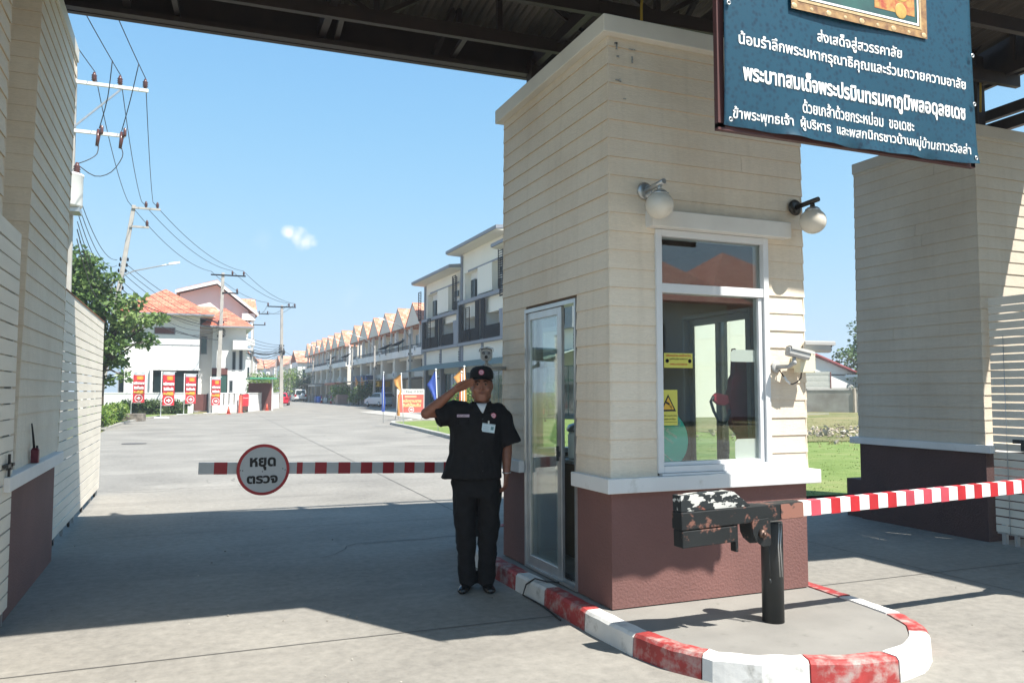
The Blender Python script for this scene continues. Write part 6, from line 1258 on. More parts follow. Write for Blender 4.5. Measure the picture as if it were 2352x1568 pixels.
kerb('kerb', [(-2.9, 36), (-2.6, 43), (-2.1, 49), (-1.3, 53), (.6, 56.7), (2.2, 58.8)], .18, .1, M['kerbstone'])
# plants and small trees down the road
def bush(x, y, h, w, m_, label, seed, n=900, size=.22, name='shrub', tr=True):
    rnd_ = random.Random(seed); c = [((x+rnd_.uniform(-w, w)*.5, y+rnd_.uniform(-w, w)*.4, h*rnd_.uniform(.35, .88)), w*rnd_.uniform(.3, .5)) for _ in range(9)]
    return tree(x, y, h, c, n, size, m_, label, seed, .06, name=name, th=h*.4)
for a in ((16.2, 140, 5.0, 3.2, 'leafY', 'bright green round tree behind the white van', 51), (13.6, 152, 4.5, 2.8, 'leafY', 'bright green tree left of the white van', 52), (17.8, 150, 6.6, 3, 'leafD', 'darker tall tree behind the white van', 53), (10.4, 128, 4.6, 3.2, 'leafY', 'leafy bright tree just right of the carport', 54), (19.5, 141, 4.6, 2.6, 'leafD', 'dark climbing shrub at the far end of the long row', 55), (18.9, 103.6, 2.6, 2.2, 'leafY', 'rounded yellow green bush on the planter', 56), (18.7, 92.6, 2.2, 1.4, 'leafY', 'small bush in front of the flags', 57), (18.6, 86.5, 3.0, 2.0, 'leafD', 'potted green shrub behind the silver car', 58), (6.2, 80.5, 1.7, 1.6, 'leafD', 'banana like plants under the carport', 59), (7.2, 85, 3.4, 2.4, 'leafY', 'bright shrub rising over the slotted wall', 60), (5.2, 240, 8, 6, 'leafD', 'distant dark tree left of the road end', 61), (25, 250, 9, 7, 'leafD', 'distant dark tree right of the road end', 62)):
    bush(a[0], a[1], a[2], a[3], M[a[4]], a[5], a[6], n=1300, size=.13+a[1]*.0012)
pl = empty('planter', (18.9, 103.6, 0), 'low pinkish planter wall under the yellow green bush', 'planter'); P(pl, 'wall', mat('planter_pink', (.42, .27, .22), .7, noise_amt=.2), (17.9, 101.8, 0, 19.2, 105.6, 1.2))
# trees, wall and roofs across the plot on the right
wa = empty('boundary_wall', (44, 44.8, 0), 'grey block boundary wall across the vacant plot', 'boundary wall')
WA, WB = Vector((42.4, 46.8, 0)), Vector((60, 30, 0)); wd = (WB-WA).normalized()
b = MB(); b.bar(WA+Vector((0, 0, .85)), WB+Vector((0, 0, .85)), .12, 1.7); b.build('blockwork', mat('grey_blocks', (.3, .3, .28), .9, col2=(.2, .19, .17), nscale=1.2, bump=.2), wa)
for k in range(7): b = MB(); p = WA+wd*(.3+k*3.4); b.bar(p, p+Vector((0, 0, 1.82)), .24, .24); b.build('pier', mat('pier', (.42, .37, .31), .9, noise_amt=.2), wa)
b = MB(); b.bar(WA+Vector((0, 0, 1.78)), WB+Vector((0, 0, 1.78)), .22, .08); b.build('coping', M['kerbstone'], wa)
cf = empty('metal_fence', (43.5, 46, 1.8), 'pale horizontal metal sheet fence on top of the block wall', 'fence')
for k in range(6):
    b = MB(); q = WB*0+WA+wd*2.1; b.bar(WA+Vector((0, 0, 1.93+.2*k)), q+Vector((0, 0, 1.93+.2*k)), .04+.02*(k % 2), .19); b.build('sheet', mat('pale_sheet', (.6, .6, .57), .5, noise_amt=.1), cf)
c2_ = WA+wd*2.1; b = MB(); b.bar(c2_+Vector((0, 0, 1.8)), c2_+Vector((0, 0, 3.0)), .08, .08); b.build('post', M['brown'], cf)
rh = empty('house', (56, 60, 0), 'white gabled house with a red metal roof behind the block wall', 'house')
P(rh, 'wall', M['render_w'], (50, 58, 0, 60, 68, 3.2)); roofmesh('roof', [[(60.6, 57.4, 2.9), (60.6, 69, 2.9), (54.0, 69, 5.1), (54.0, 57.4, 5.1)], [(49.4, 69, 2.9), (49.4, 57.4, 2.9), (54.0, 57.4, 5.1), (54.0, 69, 5.1)]], rh, .12, mat('red_metal_roof', (.35, .08, .08), .5, noise_amt=.1))
b = MB(); b.prism([(50, 58, 3.1), (60, 58, 3.1), (54, 58, 4.9)], (0, .2, 0)); b.build('gable', M['render_w'], rh)
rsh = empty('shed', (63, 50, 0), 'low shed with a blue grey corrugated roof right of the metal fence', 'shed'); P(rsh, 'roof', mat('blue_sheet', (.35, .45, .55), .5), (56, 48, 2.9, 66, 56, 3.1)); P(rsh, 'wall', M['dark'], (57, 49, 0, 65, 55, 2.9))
def bigtree(x, y, h, w, m_, label, seed, n=3500, size=.35):
    rnd_ = random.Random(seed); c = []
    for i in range(26):
        z = h*rnd_.uniform(.3, .97); ww = w*(1.15-abs(z/h-.55)*1.5); a = rnd_.random()*6.28; c.append(((x+math.cos(a)*ww*.5*rnd_.random(), y+math.sin(a)*ww*.5*rnd_.random(), z), w*rnd_.uniform(.09, .17)))
    return tree(x, y, h, c, n, size, m_, label, seed, .2, th=h*.5)
bigtree(61.5, 58.5, 8.2, 8, M['leafD'], 'tall airy tree beyond the metal fence beside the right pillar', 71)
bigtree(57.5, 63, 5.2, 6, M['leafY'], 'lower bright tree left of the tall airy tree', 72, 2400)
bigtree(70, 52, 7, 9, M['leafD'], 'dark tree mostly behind the right pillar', 73, 2600)
# large pale houses seen through the booth window
wh_ = empty('house', (36, 56, 0), 'large plain white house seen through the booth window', 'house')
P(wh_, 'wall', M['render_w'], (27, 50, 0, 41.5, 60, 9)); P(wh_, 'ledge', M['grey_tr'], (27, 49.9, 5.5, 41.5, 50, 5.56)); P(wh_, 'plinth', M['grey_tr'], (27, 49.92, 0, 41.5, 50, .25))
ac = empty('air_conditioner', (33, 49.6, 1.9), 'outdoor air conditioning unit on the white house seen through the booth', 'air conditioner'); b = MB(); b.box(33.2, 49.5, 1.9, 34.1, 49.85, 2.6); b.build('casing', M['paper'], ac, bevel=.02); b = MB(); b.lathe([(.05, 0), (.26, 0), (.26, -.02), (.05, -.02)], (33.8, 49.49, 2.25), 20, axis='Y'); b.build('fan_grille', M['grey_tr'], ac); b = MB(); b.box(32.2, 49.3, 2.62, 34.2, 49.9, 2.7); b.build('shade', M['grey_tr'], ac)
for i, x in enumerate((30.0, 31.3, 32.6, 33.9, 35.4)):
    rnd_ = random.Random(80+i); c = [((x+rnd_.uniform(-.5, .5), 46.5+rnd_.uniform(-.3, .3), rnd_.uniform(1.3, 1.9)), .3) for _ in range(6)]
    tree(x, 46.5, 1.9, c, 380, .13, M['leafY'], '%s small tree from the left in front of the white house' % ['first', 'second', 'third', 'fourth', 'fifth'][i], 90+i, .05, name='small_tree', th=1.2, group='small trees before the white house')
for i, x in enumerate((31.3, 33.9)):
    b = MB(); b.box(x-.5, 45.4, 0, x+.6, 46.1, .55); b.build('planter_box', M['render_w'], label=['left', 'right'][i]+' white concrete planter seen through the booth window', cat='planter', bevel=.03)
# cheerful shrub by the shops seen beside the guard and a red board
bush(12.6, 36.9, 2.3, 1.1, M['leafY'], 'sunlit yellow green shrub just behind the guard', 97, 1200, .1)
bush(16.9, 36.8, 2.4, 1.2, M['leafY'], 'leafy shrub seen through the open booth door', 98, 1200, .1)
rb_ = empty('red_board', (18.5, 40.2, 0), 'red advertising board seen through the booth door', 'sign board'); P(rb_, 'panel', M['signred'], (17.6, 40.2, .3, 18.5, 40.25, 2.1)); P(rb_, 'post', M['alu'], (17.6, 40.26, 0, 17.66, 40.3, 2.1), (18.44, 40.26, 0, 18.5, 40.3, 2.1)); text('ขายแล้ว', .7, M['inkw'], (18.05, 40.19, 1.5), Xd, Zd, 'word', rb_)

# ---------------------------------------------------------------- A-frame number board and flags on the lawn edge
af = empty('a_frame_sign', (11.4, 42.5, 0), 'white and red board with telephone number 966-0300 and arrow', 'sign board')
yaw = math.atan2(43.2-41.94, 12.19-10.57)*.25; Xs = Vector((math.cos(yaw), math.sin(yaw), 0)); o = Vector((10.6, 42.2, .03)); N = Xs.cross(Vector((0, 0, 1)))
w_, zb_, zt_ = 1.62, .36, 1.66
b = MB(); b.prism([o+Xs*0+Vector((0, 0, zb_)), o+Xs*w_+Vector((0, 0, zb_)), o+Xs*w_+Vector((0, 0, zt_)), o+Vector((0, 0, zt_))], -N*.03); pn = b.build('panel', M['paper'], af)
b = MB(); b.prism([o+Xs*.03+N*.004+Vector((0, 0, zb_+.03)), o+Xs*(w_-.03)+N*.004+Vector((0, 0, zb_+.03)), o+Xs*(w_-.03)+N*.004+Vector((0, 0, zt_-.28)), o+Xs*.03+N*.004+Vector((0, 0, zt_-.28))], -N*.003); M['salmon'] = mat('salmon_print', (.62, .13, .1), .6, noise_amt=.08); b.build('red_field', M['salmon'], pn)
text('0 1966-0300', 1.4, mat('grey_print', (.16, .16, .17), .6), o+Xs*.84+N*.006+Vector((0, 0, zt_-.14)), Xs, Zd, 'number', pn, h=.16)
M['palepink'] = mat('pale_orange_print', (.75, .4, .25), .6); M['yelprint'] = mat('yellow_print', (.8, .55, .25), .6)
b = MB(); b.prism([o+Xs*.45+N*.009+Vector((0, 0, 1.2)), o+Xs*1.15+N*.009+Vector((0, 0, 1.2)), o+Xs*1.15+N*.009+Vector((0, 0, 1.31)), o+Xs*.45+N*.009+Vector((0, 0, 1.31))], -N*.002); b.build('orange_field', M['palepink'], pn)
text('พนักงานขาย', 1.15, M['yelprint'], o+Xs*.86+N*.009+Vector((0, 0, 1.02)), Xs, Zd, 'words', pn, bold=.03, h=.2); text('ยินดีต้อนรับ', 1.1, M['yelprint'], o+Xs*.86+N*.009+Vector((0, 0, .8)), Xs, Zd, 'words', pn, bold=.03, h=.22)
arrow_disc(pn, o+Xs*.84+N*.009+Vector((0, 0, .55)), .16, Xs, None, M['inkw'], None, M['inkw'])
b = MB()
for s in (.02, w_-.02):
    for dn in (.28, -.28): b.tube([o+Xs*s+Vector((0, 0, .5)), o+Xs*s+N*dn-Vector((0, 0, .0))], .018, 6)
b.tube([o+N*.28+Xs*(-.1)+Vector((0, 0, .02)), o+N*.28+Xs*(w_+.1)+Vector((0, 0, .02))], .018, 6); b.build('stand', M['alu'], af)
M['flagor'] = mat('flag_orange', (.62, .3, .1), .7, noise_amt=.1); M['flagor2'] = mat('flag_deep_orange', (.6, .16, .05), .7); M['flagblue'] = mat('flag_blue', (.05, .1, .42), .6, noise_amt=.15)
def flag(x, y, h, m_, label, shape, pm='render_w', lean=0):
    e = empty('flag', (x, y, 0), label, 'flag', 'feather flags along the kerb'); r_ = Vector((math.cos(R(22)), -math.sin(R(22)), 0)); o = Vector((x, y, .03))
    b = MB(); b.tube([o, o+r_*lean+Vector((0, 0, h))], .017, 8); b.ball(o+r_*lean+Vector((0, 0, h)), .04, 8); b.build('pole', M[pm], e)
    b = MB(); pts = [o+r_*(u+lean*(z/h))+Vector((0, 0, z)) for u, z in shape]
    # subdivide between pole edge and free edge, adding folds
    n = len(shape)//2; Lh = pts[:n]; Rh = pts[n:][::-1]; v = []; cols = 8
    N_ = r_.cross(Vector((0, 0, 1)))
    for i in range(n):
        for j in range(cols+1): t = j/cols; v.append(Lh[i].lerp(Rh[i], t)+N_*(.05*math.sin(t*7+i*.9)*t))
    b.add(v, [(i*(cols+1)+j, i*(cols+1)+j+1, (i+1)*(cols+1)+j+1, (i+1)*(cols+1)+j) for i in range(n-1) for j in range(cols)], smooth=True); b.build('cloth', m_, e, recalc=False); return e
flag(8.97, 38.4, 2.46, M['flagblue'], 'furled dark blue flag by the kerb tip', [(-.02, 2.4), (-.05, 2.0), (-.09, 1.5), (-.06, 1.0), (-.08, .55), (.06, .55), (.1, 1.0), (.07, 1.5), (.06, 2.0), (.03, 2.4)])
flag(8.99, 34.57, 2.31, M['flagor'], 'pale orange flag in front of the number board', [(0, 2.28), (0, 2.1), (0, 1.8), (-.0, 1.55), (-.12, 1.2), (-.14, .85), (-.13, .45), (-.27, .45), (-.25, .85), (-.22, 1.2), (-.1, 1.55), (-.3, 1.8), (-.34, 2.05), (-.05, 2.28)], lean=-.12)
flag(8.7, 28.4, 2.33, M['flagblue'], 'blue pennant flag left of the guard', [(0, 2.28), (0, 2.0), (0, 1.8), (0, 1.45), (0.02, 1.1), (.03, .75), (-.03, .75), (-.09, 1.1), (-.2, 1.45), (-.36, 1.78), (-.18, 2.0), (-.04, 2.28)], lean=-.1)
flag(8.35, 24.7, 2.15, M['flagor2'], 'deep orange folded flag beside the saluting hand', [(0, 2.12), (0, 1.9), (0.02, 1.6), (0, 1.2), (0, .8), (-.1, .8), (-.08, 1.2), (-.06, 1.6), (-.05, 1.9), (-.02, 2.12)])
flag(8.75, 25.6, 2.36, M['flagor'], 'broad pale orange flag behind the guard hand', [(0.02, 2.32), (.05, 2.0), (.08, 1.75), (.08, 1.5), (.1, 1.1), (.1, .75), (-.12, .75), (-.12, 1.1), (-.1, 1.5), (-.22, 1.75), (-.36, 2.0), (-.05, 2.32)])
flag(10.9, 21.5, 2.59, M['flagor2'], 'orange flag seen through the open booth door', [(0, 2.55), (0, 2.1), (0, 1.5), (0, .95), (.06, .95), (.2, 1.5), (.18, 2.1), (.03, 2.55)])
for i, (x, y, m_, l) in enumerate(((18.2, 92.2, M['flagor'], 'first small orange flag at the flag shop'), (18.5, 90.4, M['flagor'], 'second small orange flag at the flag shop'), (18.9, 90.0, M['flagblue'], 'small blue flag at the flag shop'))): flag(x, y, 3.3, m_, l, [(0, 3.2), (0, 2.6), (0, 1.9), (.15, 1.9), (.35, 2.6), (.1, 3.2)])
# satellite dishes on the balconies
for i, (x, y, z) in enumerate(((19.6, 77.6, 6.2), (19.6, 83.0, 6.1), (19.6, 105.5, 6.1), (19.6, 117, 6.2))):
    e = empty('satellite_dish', (x, y, z), ['black mesh satellite dish on the nearest townhouse balconies', 'second black satellite dish, farther along the balconies', 'third satellite dish near the stair gap', 'farthest satellite dish on the long row'][i], 'satellite dish'); b = MB(); b.lathe([(0, -.02), (.4, .06), (.8, .24), (.8, .26), (.4, .08), (0, 0)], (0, 0, 0), 20); b.v = [Vector((x, y, z)) + Matrix.Rotation(R(-25), 3, 'Y') @ p for p in b.v]; b.build('dish', M['louvre'], e); b = MB(); b.tube([(x, y, z), (x, y, z-.7)], .04, 6); b.tube([(x, y, z+.05), (x-.3, y, z+.6)], .015, 5); b.build('mast', M['louvre'], e)
# ---------------------------------------------------------------- what stands behind the photographer (mirrored in the panes)
bh = empty('house', (24, -30, 0), 'white house with orange hipped roof across the road behind the photographer', 'house')
P(bh, 'wall', M['render_w'], (19, -34, 0, 27, -26, 6.2)); hip('roof', 18, 28, -35, -25, 6.2, 3.8, bh); window(bh, 21, 23, 3.5, 5, -25.98, gm=M['dkglass']); P(bh, 'canopy', M['soffit'], (20, -26, 2.9, 26, -24.5, 3.05))
bh2 = empty('house', (34, -22, 0), 'second white house with an orange roof behind the photographer', 'house')
P(bh2, 'wall', M['render_w'], (30, -40, 0, 38, -31, 7.5)); hip('roof', 29, 39, -41, -30, 7.5, 3.6, bh2)
bigtree(36, -26, 9, 6, M['leafD'], 'large dark tree between the two houses behind the photographer', 301, 2200, .4)
bigtree(12, -26, 8, 6, M['leafD'], 'dark tree left of the houses behind the photographer', 303, 2200, .4)

# small differences along the terrace: outdoor units, shop canopies
for i, (y, z, x) in enumerate(((72.0, 5.3, 19.85), (79.5, 3.0, 19.7), (86.4, 5.3, 19.85), (92.3, 3.0, 19.7), (99.0, 5.3, 19.85), (110.2, 3.1, 19.7), (121.0, 5.3, 19.85))):
    ordn = ['first', 'second', 'third', 'fourth', 'fifth', 'sixth', 'seventh'][i]
    e = empty('air_conditioner', (x, y, z), ordn+' air conditioning unit along the townhouse fronts from the shophouse', 'air conditioner'); b = MB(); b.box(x-.15, y-.4, z, x+.15, y+.4, z+.55); b.build('casing', M['paper'], e, bevel=.02); b = MB(); b.lathe([(.04, 0), (.2, 0), (.2, -.02), (.04, -.02)], (x-.15, y-.1, z+.28), 16, axis='X'); b.build('fan_grille', M['grey_tr'], e)
for (y0, y1, z0, z1, x, col, l) in ((91, 97.5, 2.75, 3.45, 18.9, (.03, .07, .16), 'dark blue shop canopy over the flag display'), (84.2, 86.0, 2.1, 2.7, 19.2, (.6, .4, .05), 'small yellow shop sign above the silver car'), (104, 112, 2.5, 2.75, 17.9, (.3, .08, .05), 'rust red sloping porch roof near the far cones'), (119, 126, 2.4, 2.6, 17.6, (.5, .5, .48), 'pale flat porch roof beside the white van')):
    e = empty('shop_canopy', (x, (y0+y1)/2, z0), l, 'canopy'); P(e, 'sheet', mat('canopy_'+l.split()[0]+l.split()[1], col, .6, noise_amt=.2), (x, y0, z0, x+1.2, y1, z1)); b = MB(); b.cbox((x+.1, y0+.1, z0/2), (.08, .08, z0)); b.build('post', M['alu'], e); b = MB(); b.cbox((x+.1, y1-.1, z0/2), (.08, .08, z0)); b.build('post', M['alu'], e)
# ---------------------------------------------------------------- the guard
from mathutils.bvhtree import BVHTree
GP = Vector((2.135, 5.93, 0)); GR = R(-19.8)
person = empty('person', tuple(GP), 'security guard in black uniform and cap saluting beside the booth', 'person', rz=GR)
M['skin'] = mat('skin', (.27, .112, .07), .5, noise_amt=.22, nscale=30, world=False, bump=.05, bscale=300)
M['cloth_b'] = mat('black_uniform', (.012, .012, .014), .85, noise_amt=.3, nscale=20, world=False, bump=.2, bscale=400, spec=.25)
M['cap_b'] = mat('black_cap', (.014, .014, .016), .8, world=False, noise_amt=.2, spec=.3)
M['leather'] = mat('shoe_leather', (.012, .012, .013), .22)
M['hair'] = mat('dark_hair', (.02, .018, .016), .8)
def ring(cx, cy, z, rx, ry, n=20, p=2.0):
    out = []
    for k in range(n):
        a = 2*math.pi*k/n; c, s = math.cos(a), math.sin(a)
        out.append(Vector((cx+rx*math.copysign(abs(c)**(2/p), c), cy+ry*math.copysign(abs(s)**(2/p), s), z)))
    return out
def remesh(b, name, m, voxel, smooth=2, parent=person, wrinkle=0.0, wfreq=9.0, stretch=(1, 1, .5)):
    o = b.build(name, m, parent, local=True)
    md = o.modifiers.new('r', 'REMESH'); md.mode = 'VOXEL'; md.voxel_size = voxel; md.use_smooth_shade = True
    if smooth: s = o.modifiers.new('s', 'SMOOTH'); s.iterations = smooth; s.factor = .5
    bpy.context.view_layer.update(); me = bpy.data.meshes.new_from_object(o.evaluated_get(bpy.context.evaluated_depsgraph_get()))
    o.modifiers.clear(); old = o.data; o.data = me; me.name = name; bpy.data.meshes.remove(old)
    if wrinkle:
        nn = [v.normal.copy() for v in me.vertices]
        for v, n in zip(me.vertices, nn):
            q = Vector((v.co.x*stretch[0], v.co.y*stretch[1], v.co.z*stretch[2]))*wfreq
            v.co += n*wrinkle*(noise.noise(q+Vector((noise.noise(q*1.7)*1.2, 3.1, 0)))+.4*noise.noise(q*2.7))
    me.materials.clear(); me.materials.append(m)
    for p in me.polygons: p.use_smooth = True
    return o
hx = .034
b = MB()
b.loft([ring(hx, -.055, 1.455, .03, .024), ring(hx, -.046, 1.466, .048, .046), ring(hx, -.028, 1.485, .061, .066), ring(hx, -.012, 1.51, .071, .082), ring(hx, -.003, 1.54, .083, .09), ring(hx, 0, 1.575, .085, .094), ring(hx, .004, 1.61, .085, .098), ring(hx, .006, 1.65, .082, .096), ring(hx, .008, 1.69, .062, .078), ring(hx, .008, 1.71, .03, .04)])
b.ball((hx, -.092, 1.553), .0165, 12, sz=(1, 1.15, .8)); b.loft([ring(hx, -.083, 1.605, .007, .012, 10), ring(hx, -.091, 1.58, .009, .013, 10), ring(hx, -.097, 1.558, .013, .014, 10)])      # nose
for s in (-1, 1):
    b.ball((hx+s*.013, -.09, 1.55), .0085, 10); b.ball((hx+s*.047, -.064, 1.55), .027, 12, sz=(1, .9, 1)); b.ball((hx+s*.03, -.082, 1.613), .018, 12, sz=(1.3, .7, .5))
    b.ball((hx+s*.086, .012, 1.575), .017, 12, sz=(.5, 1, 1.7)); b.ball((hx+s*.052, -.02, 1.5), .027, 12)
b.ball((hx, -.088, 1.522), .02, 12, sz=(1.35, .6, .45)); b.ball((hx, -.075, 1.475), .02, 12)
b.tube([(hx-.005, .02, 1.36), (hx, .012, 1.42), (hx, .008, 1.5)], [.068, .064, .062], 16)
b.loft([ring(0, 0, .88, .15, .1), ring(0, 0, 1.0, .145, .1), ring(0, 0, 1.2, .155, .105), ring(0, 0, 1.33, .165, .1), ring(.005, .0, 1.40, .14, .085), ring(.02, .005, 1.43, .07, .06)])
for s in (-1, 1): b.tube([(s*.085, 0, .95), (s*.088, .0, .75), (s*.085, .005, .48), (s*.082, .015, .3), (s*.078, .02, .07)], [.085, .08, .055, .052, .038], 14); b.loft([ring(s*.08, .0, .015, .035, .09, 14), ring(s*.08, 0, .05, .035, .08, 14), ring(s*.08, .02, .08, .035, .04, 14)])
# saluting arm
SH, EL, WR = Vector((-.165, .01, 1.395)), Vector((-.392, -.045, 1.368)), Vector((-.175, -.135, 1.545))
b.tube([Vector((-.10, .01, 1.39)), SH, SH.lerp(EL, .5), EL], [.06, .058, .052, .044], 14); b.ball(EL+Vector((-.004, 0, -.004)), .045, 14)
b.tube([EL, EL.lerp(WR, .3)+Vector((-.004, 0, -.006)), EL.lerp(WR, .7), WR], [.043, .044, .034, .0265], 14)
def hand(wr, dirv, palm_n, side, curl, spread=.0, scale=1.0, thumb_out=.5):
    """wr wrist, dirv finger direction, palm_n direction the palm faces, side = towards the thumb"""
    d = Vector(dirv).normalized(); n = Vector(palm_n); n = (n-d*n.dot(d)).normalized(); t = d.cross(n).normalized()*side
    S = scale
    rings = []
    for u, w, h in ((-.01, .024, .02), (.02, .03, .017), (.055, .039, .0155), (.085, .041, .014), (.095, .036, .011)):
        c = wr+d*u*S; rings.append([c+t*w*S*math.cos(a)+n*h*S*math.sin(a) for a in [2*math.pi*k/16 for k in range(16)]])
    b.loft(rings)
    for i, (off, L, r) in enumerate(((.0285, .068, .0085), (.0095, .078, .0088), (-.0095, .072, .0085), (-.028, .056, .0075))):
        p = wr+d*.085*S+t*off*S; seg = [L*.42, L*.33, L*.27]; a = 0; pts = [p]; dd = d.copy()
        for k, s_ in enumerate(seg):
            a += curl[k]*(1+.12*i); dd = (d*math.cos(a)+n*math.sin(a)+t*off*spread*8).normalized(); pts.append(pts[-1]+dd*s_*S)
        b.tube([pts[0], pts[0].lerp(pts[1], .9), pts[1], pts[2], pts[3]], [r*S*1.08, r*S, r*S*1.03, r*S*.95, r*S*.72], 10); b.ball(pts[3], r*S*.72, 8)
    p = wr+d*.018*S+t*.022*S; q = p+(d*.6+t*thumb_out+n*.25).normalized()*.042*S; q2 = q+(d*.95+t*.1*thumb_out+n*.2).normalized()*.034*S; q3 = q2+(d+n*.1).normalized()*.024*S
    b.tube([p, q, q2, q3], [.0145*S, .0115*S, .0105*S, .008*S], 10); b.ball(q3, .008*S, 8)
hand(WR, (.83, .10, .42), (.1, -.85, -.55), -1, (.10, .14, .12), scale=1.05, thumb_out=.35)
S2, E2, W2 = Vector((.175, .01, 1.39)), Vector((.235, .035, 1.12)), Vector((.232, -.01, .885))
b.tube([Vector((.1, .01, 1.39)), S2, S2.lerp(E2, .5), E2], [.06, .058, .052, .043], 14); b.tube([E2, E2.lerp(W2, .3), E2.lerp(W2, .7), W2], [.043, .043, .034, .027], 14)
hand(W2, (-.1, -.14, -1), (-.9, .35, .1), 1, (.3, .42, .35), scale=.98, thumb_out=.45)
body = remesh(b, 'body', M['skin'], .0052, 2)
# face details
def bl(nm, m, c, r, sz, par=person):
    q = MB(); q.ball(c, r, 10, sz=sz); return q.build(nm, m, par, local=True)
M['eyew'] = mat('eye_white_shaded', (.2, .16, .14), .3); M['lip'] = mat('lips', (.13, .035, .03), .5)  # eye whites darkened to carry the shade under the brow
bm_ = BVHTree.FromPolygons([v.co.copy() for v in body.data.vertices], [tuple(p.vertices) for p in body.data.polygons])
def fy(x, z): h = bm_.ray_cast(Vector((x, -1, z)), Vector((0, 1, 0))); return h[0].y if h[0] else -.09
for s in (-1, 1):
    x = hx+s*.031; y = fy(x, 1.588); e_ = bl('eye', M['eyew'], (x, y+.004, 1.588), .0095, (1.3, .6, .6)); bl('iris', M['hair'], (x+.001, y-.0015, 1.588), .0062, (1, .5, 1), e_)
    q = MB(); q.tube([(hx+s*.014, fy(hx+s*.014, 1.611)-.001, 1.609), (x, fy(x, 1.614)-.001, 1.614), (hx+s*.05, fy(hx+s*.05, 1.608)-.001, 1.607)], [.0045, .006, .003], 6); q.build('eyebrow', M['hair'], person, local=True)
    q = MB(); q.tube([(hx+s*.018, fy(hx+s*.018, 1.596)-.0005, 1.594), (x, fy(x, 1.597)-.001, 1.5965), (hx+s*.046, fy(hx+s*.046, 1.592), 1.591)], .0016, 5); q.build('eyelid', M['hair'], person, local=True)
q = MB(); q.tube([(hx-.024, fy(hx-.024, 1.523), 1.5225), (hx-.01, fy(hx-.01, 1.527)-.001, 1.5265), (hx, fy(hx, 1.5245)-.001, 1.525), (hx+.01, fy(hx+.01, 1.527)-.001, 1.5265), (hx+.024, fy(hx+.024, 1.523), 1.5225)], [.001, .003, .003, .003, .001], 6)
q.tube([(hx-.02, fy(hx-.02, 1.519), 1.519), (hx, fy(hx, 1.515)-.0015, 1.5155), (hx+.02, fy(hx+.02, 1.519), 1.519)], [.001, .004, .001], 6); q.build('lips', M['lip'], person, local=True)
for s in (-1, 1): bl('hair', M['hair'], (hx+s*.069, .03, 1.625), .03, (.4, 1.6, 1.2))
bl('hair', M['hair'], (hx, .07, 1.6), .05, (1.25, .6, 1.2))
# shirt
b = MB()
b.loft([ring(-.042, .0, .862, .236, .165, 28, 2.3), ring(-.03, .0, .93, .226, .16, 28, 2.3), ring(-.012, .0, 1.05, .208, .15, 28, 2.3), ring(-.006, -.008, 1.18, .21, .155, 28, 2.3), ring(-.004, -.01, 1.28, .214, .15, 28, 2.3), ring(.0, -.006, 1.35, .21, .135, 28, 2.2), ring(.002, .0, 1.40, .187, .108, 28, 2.1), ring(.008, .004, 1.428, .15, .09, 28, 2), ring(.022, .01, 1.442, .1, .072, 28, 2), ring(.03, .014, 1.452, .07, .06, 28, 2)])
b.tube([(-.08, .0, 1.375), (-.17, .0, 1.378), (-.25, -.02, 1.36), (-.318, -.035, 1.335)], [.088, .088, .09, .094], 20)
b.loft([[c+u*w*math.cos(a)+v*h*math.sin(a) for a in [2*math.pi*k/18 for k in range(18)]] for c, u, v, w, h in [(Vector(c), Vector(u).normalized(), Vector((0, 1, 0)), w, h) for c, u, w, h in (((.13, .005, 1.385), (.6, 0, -.6), .06, .075), ((.165, .005, 1.36), (.9, 0, -.1), .088, .088), ((.205, .008, 1.26), (.97, 0, .2), .085, .083), ((.24, .01, 1.18), (.95, 0, .28), .086, .085), ((.266, .01, 1.12), (.93, 0, .36), .088, .088))]])
b.ball((.158, .005, 1.372), .085, 18, sz=(1, .95, .92)); b.ball((.19, .006, 1.33), .082, 18)
shirt = remesh(b, 'shirt', M['cloth_b'], .0095, 3, wrinkle=.016, wfreq=8)
bs_ = BVHTree.FromPolygons([v.co.copy() for v in shirt.data.vertices], [tuple(p.vertices) for p in shirt.data.polygons])
def sy(x, z):
    h = bs_.ray_cast(Vector((x, -1, z)), Vector((0, 1, 0))); return h[0].y if h[0] else -.12
# trousers
b = MB()
b.loft([ring(0, 0, .99, .155, .11, 24), ring(0, 0, .9, .17, .125, 24), ring(-.005, 0, .83, .194, .14, 24), ring(-.003, 0, .76, .192, .13, 24), ring(0, 0, .72, .184, .12, 24)])
for s, xs_ in ((-1, ((-.092, .86), (-.096, .75), (-.094, .62), (-.09, .45), (-.082, .28), (-.072, .12), (-.066, .045))), (1, ((.088, .86), (.094, .75), (.094, .62), (.09, .45), (.083, .28), (.076, .12), (.07, .045)))):
    b.loft([ring(x, .005+.01*(1-z), z, rx, ry, 20, 2.2) for (x, z), (rx, ry) in zip(xs_, ((.1, .13), (.098, .125), (.089, .112), (.08, .1), (.073, .092), (.066, .086), (.063, .09)))])
remesh(b, 'trousers', M['cloth_b'], .009, 3, wrinkle=.015, wfreq=9, stretch=(1, 1, .7))
for s in (-1, 1):
    q = MB(); cx = s*.075; rr_ = []
    for u, w, h in ((.1, .03, .055), (.085, .036, .075), (.03, .038, .085), (-.03, .04, .07), (-.09, .046, .05), (-.13, .042, .042), (-.155, .025, .03)):
        rr_.append([Vector((cx+s*(-u)*.22+w*math.cos(a), u, .004+max(0, h*(.5+.5*math.sin(a))))) for a in [2*math.pi*k/16 for k in range(16)]])
    q.loft(rr_); q.build('shoe', M['leather'], person, local=True)
